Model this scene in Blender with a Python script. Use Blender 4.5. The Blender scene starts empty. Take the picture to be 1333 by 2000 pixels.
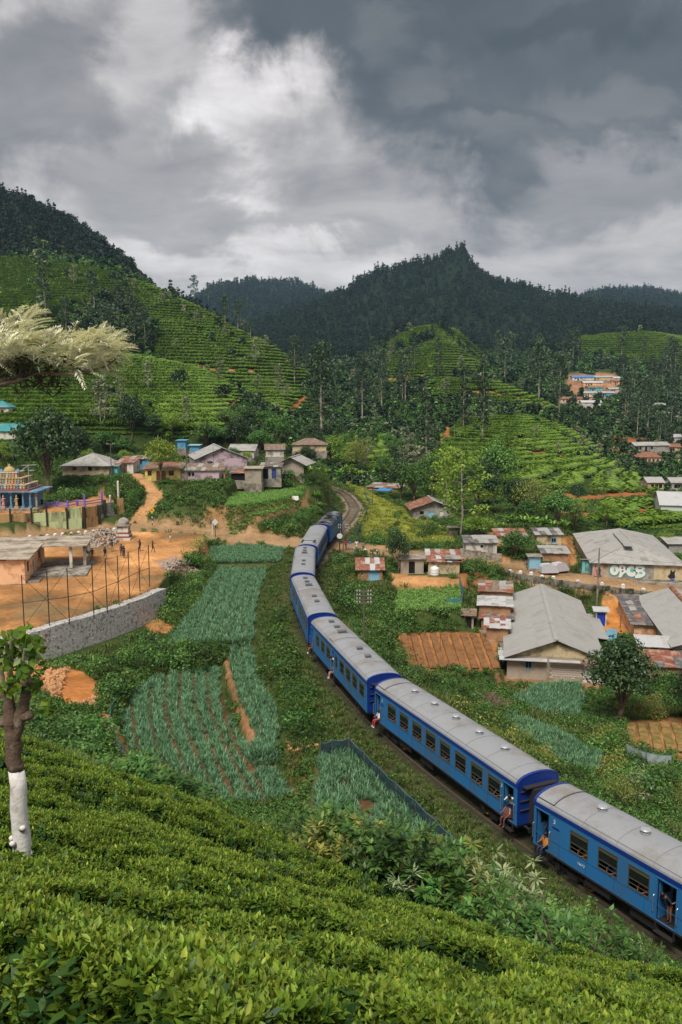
import bpy, math, random
import numpy as np
from mathutils import Vector, Matrix
R = math.radians
rng = np.random.default_rng(7)
random.seed(7)
scene = bpy.context.scene
COL = scene.collection

# ---------------------------------------------------------------- camera
F, YH, H = 1650.0, 760.0, 25.6          # focal length and horizon in photo pixels, eye height above the rails
TH = math.atan((1000 - YH) / F); CT, ST = math.cos(TH), math.sin(TH)
cam = bpy.data.cameras.new('camera'); co = bpy.data.objects.new('camera', cam); COL.objects.link(co)
cam.sensor_fit = 'VERTICAL'; cam.sensor_height = 36; cam.lens = F / 2000 * 36
cam.clip_start = 0.1; cam.clip_end = 12000
co.location = (0, 0, H); co.rotation_euler = (R(90) - TH, 0, 0)
scene.camera = co

# ---------------------------------------------------------------- light
HAZE = 0.000075
EXPOSURE = 1.0
scene.view_settings.view_transform = 'Standard'; scene.view_settings.look = 'None'
scene.view_settings.exposure = EXPOSURE; scene.view_settings.gamma = 1.0
scene.view_settings.use_curve_mapping = False
sun = bpy.data.lights.new('sun', 'SUN'); so = bpy.data.objects.new('sun', sun); COL.objects.link(so)
sun.energy = 2.15; sun.angle = R(24); sun.color = (1.0, 0.94, 0.84)
sd = Vector((-0.22, -0.58, 0.95)).normalized()   # towards the sun
so.rotation_euler = sd.to_track_quat('Z', 'Y').to_euler()
sc = scene.cycles
sc.use_denoising = True; sc.max_bounces = 6; sc.diffuse_bounces = 2; sc.glossy_bounces = 2; sc.transmission_bounces = 3
sc.transparent_max_bounces = 6; sc.volume_bounces = 0; sc.caustics_reflective = False; sc.caustics_refractive = False
sc.sample_clamp_indirect = 4.0

world = bpy.data.worlds.new('World'); scene.world = world; world.use_nodes = True
nt = world.node_tree; nt.nodes.clear(); N = nt.nodes.new; LK = nt.links.new
out = N('ShaderNodeOutputWorld'); tc = N('ShaderNodeTexCoord')
def wmath(op, a, b=None, c=None):
    m = N('ShaderNodeMath'); m.operation = op
    for i, v in enumerate((a, b, c)):
        if v is None: continue
        if isinstance(v, (int, float)): m.inputs[i].default_value = v
        else: LK(v, m.inputs[i])
    return m.outputs[0]
def wvec(op, a, b=None):
    m = N('ShaderNodeVectorMath'); m.operation = op
    for i, v in enumerate((a, b)):
        if v is None: continue
        if isinstance(v, (tuple, list)): m.inputs[i].default_value = v
        else: LK(v, m.inputs[i])
    return m.outputs[1] if op in ('LENGTH', 'DISTANCE') else m.outputs[0]
sep = N('ShaderNodeSeparateXYZ'); LK(tc.outputs['Generated'], sep.inputs[0])
den = wmath('ADD', wmath('MAXIMUM', sep.outputs[2], 0.0), 0.16)
cmb = N('ShaderNodeCombineXYZ')
LK(wmath('DIVIDE', sep.outputs[0], den), cmb.inputs[0]); LK(wmath('DIVIDE', sep.outputs[1], den), cmb.inputs[1])
def wnoise(scale, detail, rough, dist=0.0, off=(0, 0, 0), src=None):
    n = N('ShaderNodeTexNoise'); n.inputs['Scale'].default_value = scale; n.inputs['Detail'].default_value = detail
    n.inputs['Roughness'].default_value = rough; n.inputs['Distortion'].default_value = dist
    LK(wvec('ADD', src or cmb.outputs[0], off), n.inputs['Vector']); return n
warp = wnoise(1.1, 7, 0.55, 0.2, (3.1, 1.7, 0))
warp2 = wnoise(8.0, 9, 0.62, 0.4, (0, 0, 4.0), tc.outputs['Generated'])
q = wvec('ADD', tc.outputs['Generated'], wvec('MULTIPLY', wvec('SUBTRACT', warp.outputs['Color'], (0.5, 0.5, 0.5)), (0.22, 0.0, 0.22)))
q = wvec('ADD', q, wvec('MULTIPLY', wvec('SUBTRACT', warp2.outputs['Color'], (0.5, 0.5, 0.5)), (0.17, 0.0, 0.17)))
q = wvec('MULTIPLY', q, (1, 0, 1))
fb = wnoise(0.9, 9, 0.6, 0.35, (8.2, 4.4, 1.0)); fb2 = wnoise(3.0, 10, 0.6, 0.5, (1.2, 7.4, 5.0))
val = wmath('ADD', wmath('MULTIPLY', fb.outputs['Fac'], 0.45), 0.10)
def dirpx(px, py):
    u, v = (px - 666.5) / F, (1000 - py) / F
    d = Vector((u, CT + v * ST, -ST + v * CT)).normalized(); return d.x, d.z
# cloud masses of this sky: px, py of the photo give their direction; radii in direction units; brightness; softness
for px, py, rx, rz, v, soft in (
        (470, 230, .22, .18, .70, 1.0), (320, 320, .14, .05, .66, .9), (40, 50, .05, .04, .42, .9), (640, 130, .06, .09, .66, .8),
        (560, 290, .16, .13, .70, 1.0), (560, 480, .20, .05, .56, 1.0), (120, 400, .14, .05, .46, 1.0),(1250, 480, .16, .08, .40, 1.0), (1330, 260, .07, .09, .33, 1.0),
        (170, 210, .125, .075, .20, .8), (50, 270, .10, .06, .22, .9), (300, 30, .10, .05, .22, .9), (270, 90, .05, .10, .42, 1.0), (330, 395, .12, .03, .32, 1.0),
        (800, 350, .15, .07, .30, 1.0), (680, 420, .10, .03, .34, 1.0), (980, 440, .12, .05, .36, 1.0), (760, 210, .05, .08, .40, .9),
        (1010, 60, .25, .11, .072, .75), (1060, 240, .13, .095, .08, .8), (590, 5, .11, .065, .08, .8), (1290, 80, .16, .10, .095, .9), (1150, 390, .10, .05, .24, 1.0), (900, 150, .05, .03, .13, 1.0), (1200, 200, .06, .03, .15, 1.0), (1000, 300, .05, .025, .13, 1.0), (760, 60, .05, .03, .12, 1.0), (1120, 20, .07, .025, .055, 1.0)):
    cx, cz = dirpx(px, py)
    d = wvec('LENGTH', wvec('MULTIPLY', wvec('SUBTRACT', q, (cx, 0, cz)), (1 / rx, 0, 1 / rz)))
    mr = N('ShaderNodeMapRange'); mr.interpolation_type = 'SMOOTHERSTEP'
    mr.inputs['From Min'].default_value = 1.0 + 0.45 * soft; mr.inputs['From Max'].default_value = 1.0 - 0.6 * soft
    mr.inputs['To Min'].default_value = 0; mr.inputs['To Max'].default_value = 1; LK(d, mr.inputs['Value'])
    val = wmath('ADD', val, wmath('MULTIPLY', mr.outputs[0], wmath('SUBTRACT', v, val)))
val = wmath('MULTIPLY', val, wmath('ADD', wmath('MULTIPLY', fb2.outputs['Fac'], 1.1), 0.45))
cr = N('ShaderNodeValToRGB'); e = cr.color_ramp.elements
e[0].position = 0.0; e[0].color = (0.026, 0.033, 0.040, 1); e[1].position = 1.0; e[1].color = (1.0, .97, .965, 1)
for p, c in ((.09, (.082, .093, .102, 1)), (.25, (.250, .243, .246, 1)), (.5, (.525, .497, .49, 1))):
    k = e.new(p); k.color = c
LK(val, cr.inputs[0])
CLOUD = 0.70                                        # display value / 2 ** exposure
bgc = N('ShaderNodeBackground'); LK(cr.outputs[0], bgc.inputs['Color']); bgc.inputs['Strength'].default_value = CLOUD
sky = N('ShaderNodeTexSky'); sky.sky_type = 'NISHITA'; sky.sun_disc = False
sky.sun_elevation = math.asin(sd.z); sky.sun_rotation = math.atan2(sd.x, sd.y)
bgs = N('ShaderNodeBackground'); LK(sky.outputs[0], bgs.inputs['Color']); bgs.inputs['Strength'].default_value = 0.05
mx = N('ShaderNodeMixShader'); mx.inputs[0].default_value = 0.94       # the cloud deck lets a little of the clear sky through
LK(bgs.outputs[0], mx.inputs[1]); LK(bgc.outputs[0], mx.inputs[2]); LK(mx.outputs[0], out.inputs['Surface'])

# ---------------------------------------------------------------- projection helpers (a photo pixel and a height or a distance give a point of the place)
def at(px, py, z=None, y=None):
    u, v = (px - 666.5) / F, (1000 - py) / F
    dy, dz = CT + v * ST, -ST + v * CT
    t = (z - H) / dz if y is None else y / dy
    return Vector((u * t, dy * t, H + dz * t))
def project(x, y, z):
    z = z - H
    fw = y * CT - z * ST; up = y * ST + z * CT
    return 666.5 + F * x / fw, 1000 - F * up / fw
def _hash(ix, iy, s):
    n = (ix * 374761393 + iy * 668265263 + s * 982451653) & 0xffffffff
    n = ((n ^ (n >> 13)) * 1274126177) & 0xffffffff
    return ((n ^ (n >> 16)) & 0xffff) / 65535.0
def vnoise(x, y, s=0):
    x = np.asarray(x, float); y = np.asarray(y, float)
    ix = np.floor(x).astype(np.int64); iy = np.floor(y).astype(np.int64)
    fx = x - ix; fy = y - iy; fx = fx * fx * (3 - 2 * fx); fy = fy * fy * (3 - 2 * fy)
    a, b, c, d = _hash(ix, iy, s), _hash(ix + 1, iy, s), _hash(ix, iy + 1, s), _hash(ix + 1, iy + 1, s)
    return (a * (1 - fx) + b * fx) * (1 - fy) + (c * (1 - fx) + d * fx) * fy - 0.5
def fbm(x, y, s=0, o=4):
    r = 0; a = 1
    for k in range(o): r = r + a * vnoise(np.asarray(x) * 2 ** k, np.asarray(y) * 2 ** k, s + k); a *= .5
    return r
def sstep(a, b, x):
    t = np.clip((x - a) / (b - a), 0, 1); return t * t * (3 - 2 * t)
def in_poly(P, x, y):
    r = np.zeros(np.shape(x), bool); n = len(P)
    for i in range(n):
        (x1, y1), (x2, y2) = P[i], P[(i + 1) % n]
        if y1 == y2: continue
        c = ((y1 > y) != (y2 > y)) & (x < (x2 - x1) * (y - y1) / (y2 - y1) + x1)
        r ^= c
    return r
def seg_dist(P, x, y, closed=False):
    """distance to a polyline and the polyline parameter there"""
    best = np.full(np.shape(x), 1e9); par = np.zeros(np.shape(x))
    n = len(P); m = n if closed else n - 1
    for i in range(m):
        ax, ay = P[i][0], P[i][1]; bx, by = P[(i + 1) % n][0], P[(i + 1) % n][1]
        dx, dy = bx - ax, by - ay; L = dx * dx + dy * dy + 1e-9
        t = np.clip(((x - ax) * dx + (y - ay) * dy) / L, 0, 1)
        d = np.hypot(x - ax - t * dx, y - ay - t * dy)
        k = d < best; best = np.where(k, d, best); par = np.where(k, i + t, par)
    return best, par

# ---------------------------------------------------------------- object helpers
def tag(o, label=None, cat=None, group=None, kind=None):
    if label: o['label'] = label
    if cat: o['category'] = cat; o['kind'] = 'thing'
    if group: o['group'] = group
    if kind: o['kind'] = kind
    return o
def thing(name, label, cat, loc=(0, 0, 0), rz=0.0, group=None):
    o = bpy.data.objects.new(name, None); COL.objects.link(o); o.location = loc; o.rotation_euler = (0, 0, rz)
    o.empty_display_size = .2
    return tag(o, label, cat, group)
def link(name, me, parent=None, loc=(0, 0, 0), rot=(0, 0, 0), scale=None):
    o = bpy.data.objects.new(name, me)
    if parent is not None: o.parent = parent
    o.location = loc; o.rotation_euler = rot
    if scale: o.scale = scale if isinstance(scale, (tuple, list)) else (scale,) * 3
    COL.objects.link(o); return o
def np_mesh(name, V, Fc, mats=(), midx=None, attrs=None, smooth=False):
    """fast mesh from an (n,3) array and an (m,k) array of equal faces (or a list of such arrays)"""
    me = bpy.data.meshes.new(name); V = np.asarray(V, np.float32)
    Fs = Fc if isinstance(Fc, list) else [Fc]
    Fs = [np.asarray(f, np.int32) for f in Fs if len(f)]
    me.vertices.add(len(V)); me.vertices.foreach_set('co', V.ravel())
    nl = sum(f.size for f in Fs); npoly = sum(len(f) for f in Fs)
    me.loops.add(nl); me.polygons.add(npoly)
    me.loops.foreach_set('vertex_index', np.concatenate([f.ravel() for f in Fs]))
    tot = np.concatenate([np.full(len(f), f.shape[1], np.int32) for f in Fs])
    st = np.concatenate([[0], np.cumsum(tot)[:-1]]).astype(np.int32)
    me.polygons.foreach_set('loop_start', st)
    for m in mats: me.materials.append(m)
    if midx is not None: me.polygons.foreach_set('material_index', np.asarray(midx, np.int32))
    if smooth: me.polygons.foreach_set('use_smooth', np.ones(npoly, bool))
    for k, (typ, arr) in (attrs or {}).items():
        a = me.attributes.new(k, typ, 'POINT'); f = {'FLOAT': 'value', 'INT': 'value', 'FLOAT_VECTOR': 'vector', 'FLOAT_COLOR': 'color'}[typ]
        a.data.foreach_set(f, np.asarray(arr, np.int32 if typ == 'INT' else np.float32).ravel())
    me.update(calc_edges=True); me.validate(); return me

class MB:
    """collects faces; build() links them as ONE mesh object"""
    def __init__(s): s.v = []; s.f = []; s.m = []
    def face(s, pts, m=0):
        n = len(s.v); s.v += [tuple(p) for p in pts]; s.f.append(tuple(range(n, n + len(pts)))); s.m.append(m); return s
    def box(s, x0, x1, y0, y1, z0, z1, m=0):
        n = len(s.v); s.v += [(x0, y0, z0), (x1, y0, z0), (x1, y1, z0), (x0, y1, z0), (x0, y0, z1), (x1, y0, z1), (x1, y1, z1), (x0, y1, z1)]
        for f in ((0, 3, 2, 1), (4, 5, 6, 7), (0, 1, 5, 4), (1, 2, 6, 5), (2, 3, 7, 6), (3, 0, 4, 7)):
            s.f.append(tuple(n + i for i in f)); s.m.append(m)
        return s
    def bar(s, a, b, w, h=None, m=0):
        a = Vector(a); b = Vector(b); h = h or w; d = (b - a).normalized()
        up = Vector((0, 0, 1)) if abs(d.z) < .95 else Vector((0, 1, 0))
        r = d.cross(up).normalized(); u = r.cross(d)
        n = len(s.v)
        for p in (a, b):
            for i, j in ((-1, -1), (1, -1), (1, 1), (-1, 1)): s.v.append(tuple(p + r * (i * w / 2) + u * (j * h / 2)))
        for f in ((0, 1, 2, 3), (7, 6, 5, 4), (0, 4, 5, 1), (1, 5, 6, 2), (2, 6, 7, 3), (3, 7, 4, 0)):
            s.f.append(tuple(n + i for i in f)); s.m.append(m)
        return s
    def tube(s, pts, rad, k=8, m=0, cap=True):
        pts = [Vector(p) for p in pts]; rad = rad if isinstance(rad, (list, tuple)) else [rad] * len(pts)
        n = len(s.v); pr = None
        for i, p in enumerate(pts):
            d = (pts[min(i + 1, len(pts) - 1)] - pts[max(i - 1, 0)]).normalized()
            if pr is None:
                up = Vector((0, 0, 1)) if abs(d.z) < .9 else Vector((0, 1, 0)); r = d.cross(up).normalized()
            else:
                r = (pr - d * pr.dot(d)).normalized()
            pr = r; u = d.cross(r)
            for j in range(k):
                a = 2 * math.pi * j / k; s.v.append(tuple(p + (r * math.cos(a) + u * math.sin(a)) * rad[i]))
        for i in range(len(pts) - 1):
            for j in range(k):
                a = n + i * k + j; b = n + i * k + (j + 1) % k
                s.f.append((a, b, b + k, a + k)); s.m.append(m)
        if cap:
            s.f.append(tuple(n + j for j in reversed(range(k)))); s.m.append(m)
            e = n + (len(pts) - 1) * k; s.f.append(tuple(e + j for j in range(k))); s.m.append(m)
        return s
    def lathe(s, prof, k=16, c=(0, 0, 0), m=0):
        n = len(s.v)
        for r, z in prof:
            for j in range(k):
                a = 2 * math.pi * j / k; s.v.append((c[0] + r * math.cos(a), c[1] + r * math.sin(a), c[2] + z))
        for i in range(len(prof) - 1):
            for j in range(k):
                a = n + i * k + j; b = n + i * k + (j + 1) % k; s.f.append((a, b, b + k, a + k)); s.m.append(m)
        s.f.append(tuple(n + j for j in reversed(range(k)))); s.m.append(m)
        e = n + (len(prof) - 1) * k; s.f.append(tuple(e + j for j in range(k))); s.m.append(m)
        return s
    def mesh(s, name, mats, smooth=False):
        me = bpy.data.meshes.new(name); me.from_pydata(s.v, [], s.f)
        for m in (mats if isinstance(mats, (list, tuple)) else [mats]): me.materials.append(m)
        me.polygons.foreach_set('material_index', s.m)
        if smooth: me.polygons.foreach_set('use_smooth', [True] * len(s.f))
        me.update(); return me
    def build(s, name, mats, parent=None, loc=(0, 0, 0), rot=(0, 0, 0), smooth=False):
        return link(name, s.mesh(name, mats, smooth), parent, loc, rot)

# ---------------------------------------------------------------- materials
def new_mat(name):
    m = bpy.data.materials.new(name); m.use_nodes = True; t = m.node_tree; t.nodes.clear()
    o = t.nodes.new('ShaderNodeOutputMaterial'); return m, t, o
_cache = {}
def mat(name, c, rough=.8, spec=.3, metal=0.0, var=.18, scale=6.0, stain=None, stain_amt=.5, bump=0.0, coords='Object', corr=0.0, streak=False):
    """painted / plastered / metal surface: base colour with blotchy wear, optional stains and corrugation"""
    key = (name,)
    if key in _cache: return _cache[key]
    m, t, o = new_mat(name); n = t.nodes.new; L = t.links.new
    b = n('ShaderNodeBsdfPrincipled'); b.inputs['Roughness'].default_value = rough; b.inputs['Metallic'].default_value = metal
    b.inputs['Specular IOR Level'].default_value = spec; L(b.outputs[0], o.inputs[0])
    tcn = n('ShaderNodeTexCoord'); mp = n('ShaderNodeMapping'); L(tcn.outputs[coords], mp.inputs[0])
    if streak: mp.inputs['Scale'].default_value = (1, 1, .18)
    ns = n('ShaderNodeTexNoise'); ns.inputs['Scale'].default_value = scale; ns.inputs['Detail'].default_value = 6; ns.inputs['Roughness'].default_value = .65
    L(mp.outputs[0], ns.inputs['Vector'])
    oi = n('ShaderNodeObjectInfo')
    mx1 = n('ShaderNodeMix'); mx1.data_type = 'RGBA'
    mx1.inputs['A'].default_value = (*[x * (1 - var) for x in c], 1); mx1.inputs['B'].default_value = (*[min(1, x * (1 + var)) for x in c], 1)
    L(ns.outputs['Fac'], mx1.inputs['Factor']); last = mx1.outputs['Result']
    if stain:
        n2 = n('ShaderNodeTexNoise'); n2.inputs['Scale'].default_value = scale * .35; n2.inputs['Detail'].default_value = 8; n2.inputs['Roughness'].default_value = .7
        ad = n('ShaderNodeVectorMath'); ad.operation = 'ADD'; L(mp.outputs[0], ad.inputs[0])
        mu = n('ShaderNodeMath'); mu.operation = 'MULTIPLY'; mu.inputs[1].default_value = 40; L(oi.outputs['Random'], mu.inputs[0]); L(mu.outputs[0], ad.inputs[1])
        L(ad.outputs[0], n2.inputs['Vector'])
        r = n('ShaderNodeMapRange'); r.inputs['From Min'].default_value = .62 - .3 * stain_amt; r.inputs['From Max'].default_value = .72 - .2 * stain_amt
        L(n2.outputs['Fac'], r.inputs['Value'])
        m2 = n('ShaderNodeMix'); m2.data_type = 'RGBA'; L(r.outputs[0], m2.inputs['Factor']); L(last, m2.inputs['A']); m2.inputs['B'].default_value = (*stain, 1)
        last = m2.outputs['Result']
    L(last, b.inputs['Base Color'])
    hgt = None
    if corr:
        w = n('ShaderNodeTexWave'); w.wave_type = 'BANDS'; w.bands_direction = 'X'; w.inputs['Scale'].default_value = corr; L(tcn.outputs['Object'], w.inputs['Vector'])
        bp = n('ShaderNodeBump'); bp.inputs['Strength'].default_value = .5; bp.inputs['Distance'].default_value = .03; L(w.outputs['Fac'], bp.inputs['Height']); L(bp.outputs[0], b.inputs['Normal'])
    elif bump:
        bp = n('ShaderNodeBump'); bp.inputs['Strength'].default_value = bump; bp.inputs['Distance'].default_value = .03; L(ns.outputs['Fac'], bp.inputs['Height']); L(bp.outputs[0], b.inputs['Normal'])
    _cache[key] = m; return m
def leaf_mat(name, c1, c2, c3=None, trans=.3, rough=.45, spec=.35, obvar=.35):
    """leaves: colour runs c1..c2 with the leaf's own random value 'v', shifted per plant"""
    m, t, o = new_mat(name); n = t.nodes.new; L = t.links.new
    a = n('ShaderNodeAttribute'); a.attribute_name = 'v'
    cr = n('ShaderNodeValToRGB'); e = cr.color_ramp.elements; e[0].color = (*c1, 1); e[1].color = (*c2, 1)
    if c3: k = e.new(.86); k.color = (*c2, 1); e[-1].color = (*c3, 1)
    L(a.outputs['Fac'], cr.inputs[0])
    oi = n('ShaderNodeObjectInfo'); mr = n('ShaderNodeMapRange'); mr.inputs['To Min'].default_value = 1 - obvar; mr.inputs['To Max'].default_value = 1 + obvar
    L(oi.outputs['Random'], mr.inputs['Value'])
    hs = n('ShaderNodeHueSaturation'); L(cr.outputs[0], hs.inputs['Color']); L(mr.outputs[0], hs.inputs['Value'])
    h2 = n('ShaderNodeMapRange'); h2.inputs['To Min'].default_value = .485; h2.inputs['To Max'].default_value = .515
    ml = n('ShaderNodeMath'); ml.operation = 'FRACT'; m7 = n('ShaderNodeMath'); m7.operation = 'MULTIPLY'; m7.inputs[1].default_value = 7.31
    L(oi.outputs['Random'], m7.inputs[0]); L(m7.outputs[0], ml.inputs[0]); L(ml.outputs[0], h2.inputs['Value']); L(h2.outputs[0], hs.inputs['Hue'])
    b = n('ShaderNodeBsdfPrincipled'); b.inputs['Roughness'].default_value = rough; b.inputs['Specular IOR Level'].default_value = spec
    L(hs.outputs[0], b.inputs['Base Color'])
    if trans:
        tr = n('ShaderNodeBsdfTranslucent'); mu = n('ShaderNodeMix'); mu.data_type = 'RGBA'; mu.blend_type = 'MULTIPLY'; mu.inputs['Factor'].default_value = 1
        L(hs.outputs[0], mu.inputs['A']); mu.inputs['B'].default_value = (1.2, 1.25, .6, 1); L(mu.outputs['Result'], tr.inputs['Color'])
        ms = n('ShaderNodeMixShader'); ms.inputs[0].default_value = trans; L(b.outputs[0], ms.inputs[1]); L(tr.outputs[0], ms.inputs[2]); L(ms.outputs[0], o.inputs[0])
    else: L(b.outputs[0], o.inputs[0])
    return m
def ground_mat(name, sc1=.9, bump=.6):
    m, t, o = new_mat(name); n = t.nodes.new; L = t.links.new
    b = n('ShaderNodeBsdfPrincipled'); b.inputs['Roughness'].default_value = .95; b.inputs['Specular IOR Level'].default_value = .1; L(b.outputs[0], o.inputs[0])
    a = n('ShaderNodeAttribute'); a.attribute_name = 'Col'; tcn = n('ShaderNodeTexCoord')
    n1 = n('ShaderNodeTexNoise'); n1.inputs['Scale'].default_value = sc1; n1.inputs['Detail'].default_value = 9; n1.inputs['Roughness'].default_value = .7
    n2 = n('ShaderNodeTexNoise'); n2.inputs['Scale'].default_value = sc1 * .12; n2.inputs['Detail'].default_value = 4
    L(tcn.outputs['Object'], n1.inputs['Vector']); L(tcn.outputs['Object'], n2.inputs['Vector'])
    r1 = n('ShaderNodeMapRange'); r1.inputs['From Min'].default_value = .25; r1.inputs['From Max'].default_value = .75; r1.inputs['To Min'].default_value = .62; r1.inputs['To Max'].default_value = 1.38; L(n1.outputs['Fac'], r1.inputs['Value'])
    r2 = n('ShaderNodeMapRange'); r2.inputs['From Min'].default_value = .3; r2.inputs['From Max'].default_value = .7; r2.inputs['To Min'].default_value = .8; r2.inputs['To Max'].default_value = 1.2; L(n2.outputs['Fac'], r2.inputs['Value'])
    mu = n('ShaderNodeMath'); mu.operation = 'MULTIPLY'; L(r1.outputs[0], mu.inputs[0]); L(r2.outputs[0], mu.inputs[1])
    sc_ = n('ShaderNodeVectorMath'); sc_.operation = 'SCALE'; L(a.outputs['Color'], sc_.inputs[0]); L(mu.outputs[0], sc_.inputs['Scale'])
    L(sc_.outputs[0], b.inputs['Base Color'])
    bp = n('ShaderNodeBump'); bp.inputs['Strength'].default_value = bump; bp.inputs['Distance'].default_value = .15; L(n1.outputs['Fac'], bp.inputs['Height']); L(bp.outputs[0], b.inputs['Normal'])
    return m
# ================================================================ TERRAIN
TRACK = [(57, -8), (44, 3.7), (31.7, 15.7), (20.8, 29.2), (11.45, 44.5), (3.6, 61.5), (-1.65, 79.1), (-4.5, 97.5), (-4.87, 116.1), (-3.45, 134.0), (-1.1, 149.3), (1.4, 166), (2.8, 181), (2.5, 192), (1.2, 205), (-.6, 214), (-4.5, 224), (-12, 236), (-24, 250)]
def smooth_line(P, n=8):
    P = [np.array(p, float) for p in P]; out = []
    for i in range(len(P) - 1):
        p0, p1, p2, p3 = P[max(i - 1, 0)], P[i], P[i + 1], P[min(i + 2, len(P) - 1)]
        for k in range(n):
            t = k / n; out.append(.5 * (2 * p1 + (p2 - p0) * t + (2 * p0 - 5 * p1 + 4 * p2 - p3) * t ** 2 + (3 * p1 - p0 - 3 * p2 + p3) * t ** 3))
    out.append(P[-1]); return np.array(out)
TRACKS = smooth_line(TRACK)
ROADP = [at(*p[:2], z=p[2]) for p in ((-250, 1064, 3.2), (0, 1050, 2.9), (120, 1041, 2.6), (250, 1030, 2.4), (330, 1034, 2.0), (420, 1043, 1.2), (520, 1053, .4), (600, 1061, 0.05), (690, 1068, -.02), (760, 1077, -.4), (850, 1088, -1.0), (950, 1101, -2), (1050, 1117, -3), (1170, 1133, -3.8), (1250, 1143, -4.2), (1333, 1152, -4.5), (1560, 1168, -5.2))]
ROADS = smooth_line([tuple(p) for p in ROADP], 5)
PATHP = [at(*p[:2], z=p[2]) for p in ((262, 1024, 2.5), (285, 998, 4.0), (303, 972, 6.0), (296, 955, 7.0), (280, 940, 8.0), (262, 925, 8.4))]
PATHS = smooth_line([tuple(p) for p in PATHP], 5)

ctrl = []
def cz(*pts):
    for px, py, z in pts: ctrl.append(tuple(at(px, py, z=z)))
def cy(d, *pts):
    for px, py, y in pts: p = at(px, py, y=y); ctrl.append((p.x, p.y, p.z + d))
# the tea slope under the camera (control points on the top of the bushes, the soil 0.85 m below)
cy(-.85, (-250, 2000, 2.6), (0, 2000, 2.8), (300, 2000, 3.0), (666, 2000, 3.6), (1000, 2000, 5), (1333, 2000, 8.5), (1600, 2000, 11),
   (-250, 1800, 5.2), (0, 1800, 5.5), (300, 1800, 6), (666, 1820, 7.5), (1000, 1890, 9.5), (1150, 1880, 12.5), (-250, 1660, 9), (40, 1660, 9.7), (300, 1660, 11.5),
   (500, 1680, 13.5), (700, 1760, 13.5), (0, 1560, 15), (200, 1560, 16.5), (400, 1580, 20), (0, 1480, 23), (150, 1490, 24), (-200, 1440, 27), (0, 1425, 29), (60, 1440, 29),
   (200, 1508, 27), (430, 1577, 23), (600, 1655, 20), (800, 1790, 17), (1000, 1835, 17), (1200, 1885, 16), (1333, 1915, 16), (1600, 1960, 17))
ctrl += [(0, 0, 23.6), (-5, 0, 24.3), (6, 0, 21.9), (12, 4, 18.5)]
cy(0, (430, 1630, 28), (600, 1720, 26), (800, 1850, 23), (1000, 1900, 22), (1200, 1950, 21), (1333, 1990, 20), (150, 1520, 34), (-50, 1450, 40),
   (430, 1610, 42), (600, 1700, 37), (800, 1770, 33), (1000, 1830, 29), (1200, 1900, 26), (1333, 1950, 23), (60, 1395, 50), (150, 1450, 45), (220, 1520, 42), (300, 1590, 46))
# fields, banks and terraces of the valley floor
cz((480, 1560, -2.3), (560, 1560, -2.3), (250, 1455, -2.4), (300, 1340, -2.4), (420, 1335, -2.4), (540, 1480, -1.6), (440, 1520, -2.4), (500, 1420, -1.6), (460, 1300, -1.3),
   (350, 1255, -1), (480, 1250, -1), (400, 1130, -.8), (520, 1120, -.6), (480, 1090, -.3), (330, 1180, -1.2), (300, 1270, -2.0),
   (640, 1480, -.7), (860, 1650, -.5), (700, 1600, -.7), (160, 1330, -1.2), (60, 1300, -.6), (-100, 1300, .3), (110, 1390, 1.2), (200, 1400, -1.0), (20, 1360, 2.0), (250, 1300, -2),
   (310, 1215, -1.9), (200, 1260, -1.9), (90, 1300, -1.7), (360, 1090, .3), (420, 1075, .6))
for p in TRACKS[::6]: ctrl.append((p[0], p[1], -.35))
for p in ROADS[::4]: ctrl.append(tuple(p))
for p in PATHS[::6]: ctrl.append(tuple(p))
cz((120, 1000, 5.2), (0, 1005, 5.2), (-200, 1010, 5.4), (200, 975, 5.6), (330, 940, 8), (450, 940, 8), (560, 935, 7.6), (150, 925, 8.6), (440, 1002, 4), (560, 1032, 1.4), (450, 965, 6.2), (560, 962, 5.0),
   (620, 965, 3.5), (640, 1000, 1.2), (600, 925, 7), (380, 1015, 3.2), (330, 990, 5), (240, 960, 6.5),
   (760, 1045, -.8), (760, 1000, -.4), (730, 965, -.3), (680, 950, -.2), (840, 1050, -2), (850, 1015, -3), (900, 1040, -1.6), (1000, 1050, -1.5), (1090, 1060, -2.2), (940, 1082, -1.2),
   (720, 1140, -2.2), (690, 1110, -1.5), (800, 1128, -1.6), (880, 1128, -1.6), (770, 1180, -2.8), (900, 1178, -2.8), (760, 1215, -3.4), (900, 1215, -4.4), (830, 1240, -4.8), (960, 1300, -5.4), (830, 1305, -5),
   (720, 1260, -1.6), (820, 1345, -3.2), (950, 1430, -4.3), (1080, 1500, -4.3), (1020, 1360, -6.6), (1130, 1400, -6.6), (1150, 1480, -6.0), (1000, 1330, -7), (1150, 1330, -7),
   (970, 1200, -6.2), (1000, 1160, -5.4), (1170, 1200, -7), (1250, 1250, -7), (1333, 1300, -7), (1333, 1400, -6.4), (1280, 1480, -6), (1230, 1420, -6.3), (1250, 1560, -4.6), (1333, 1600, -4.6), (1450, 1500, -6), (1500, 1350, -7),
   (1220, 1110, -3.6), (1333, 1110, -4.2), (1150, 1050, -3), (1333, 1050, -4), (1500, 1100, -4.6), (980, 1140, -3.8), (1170, 1180, -6.4))
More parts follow.
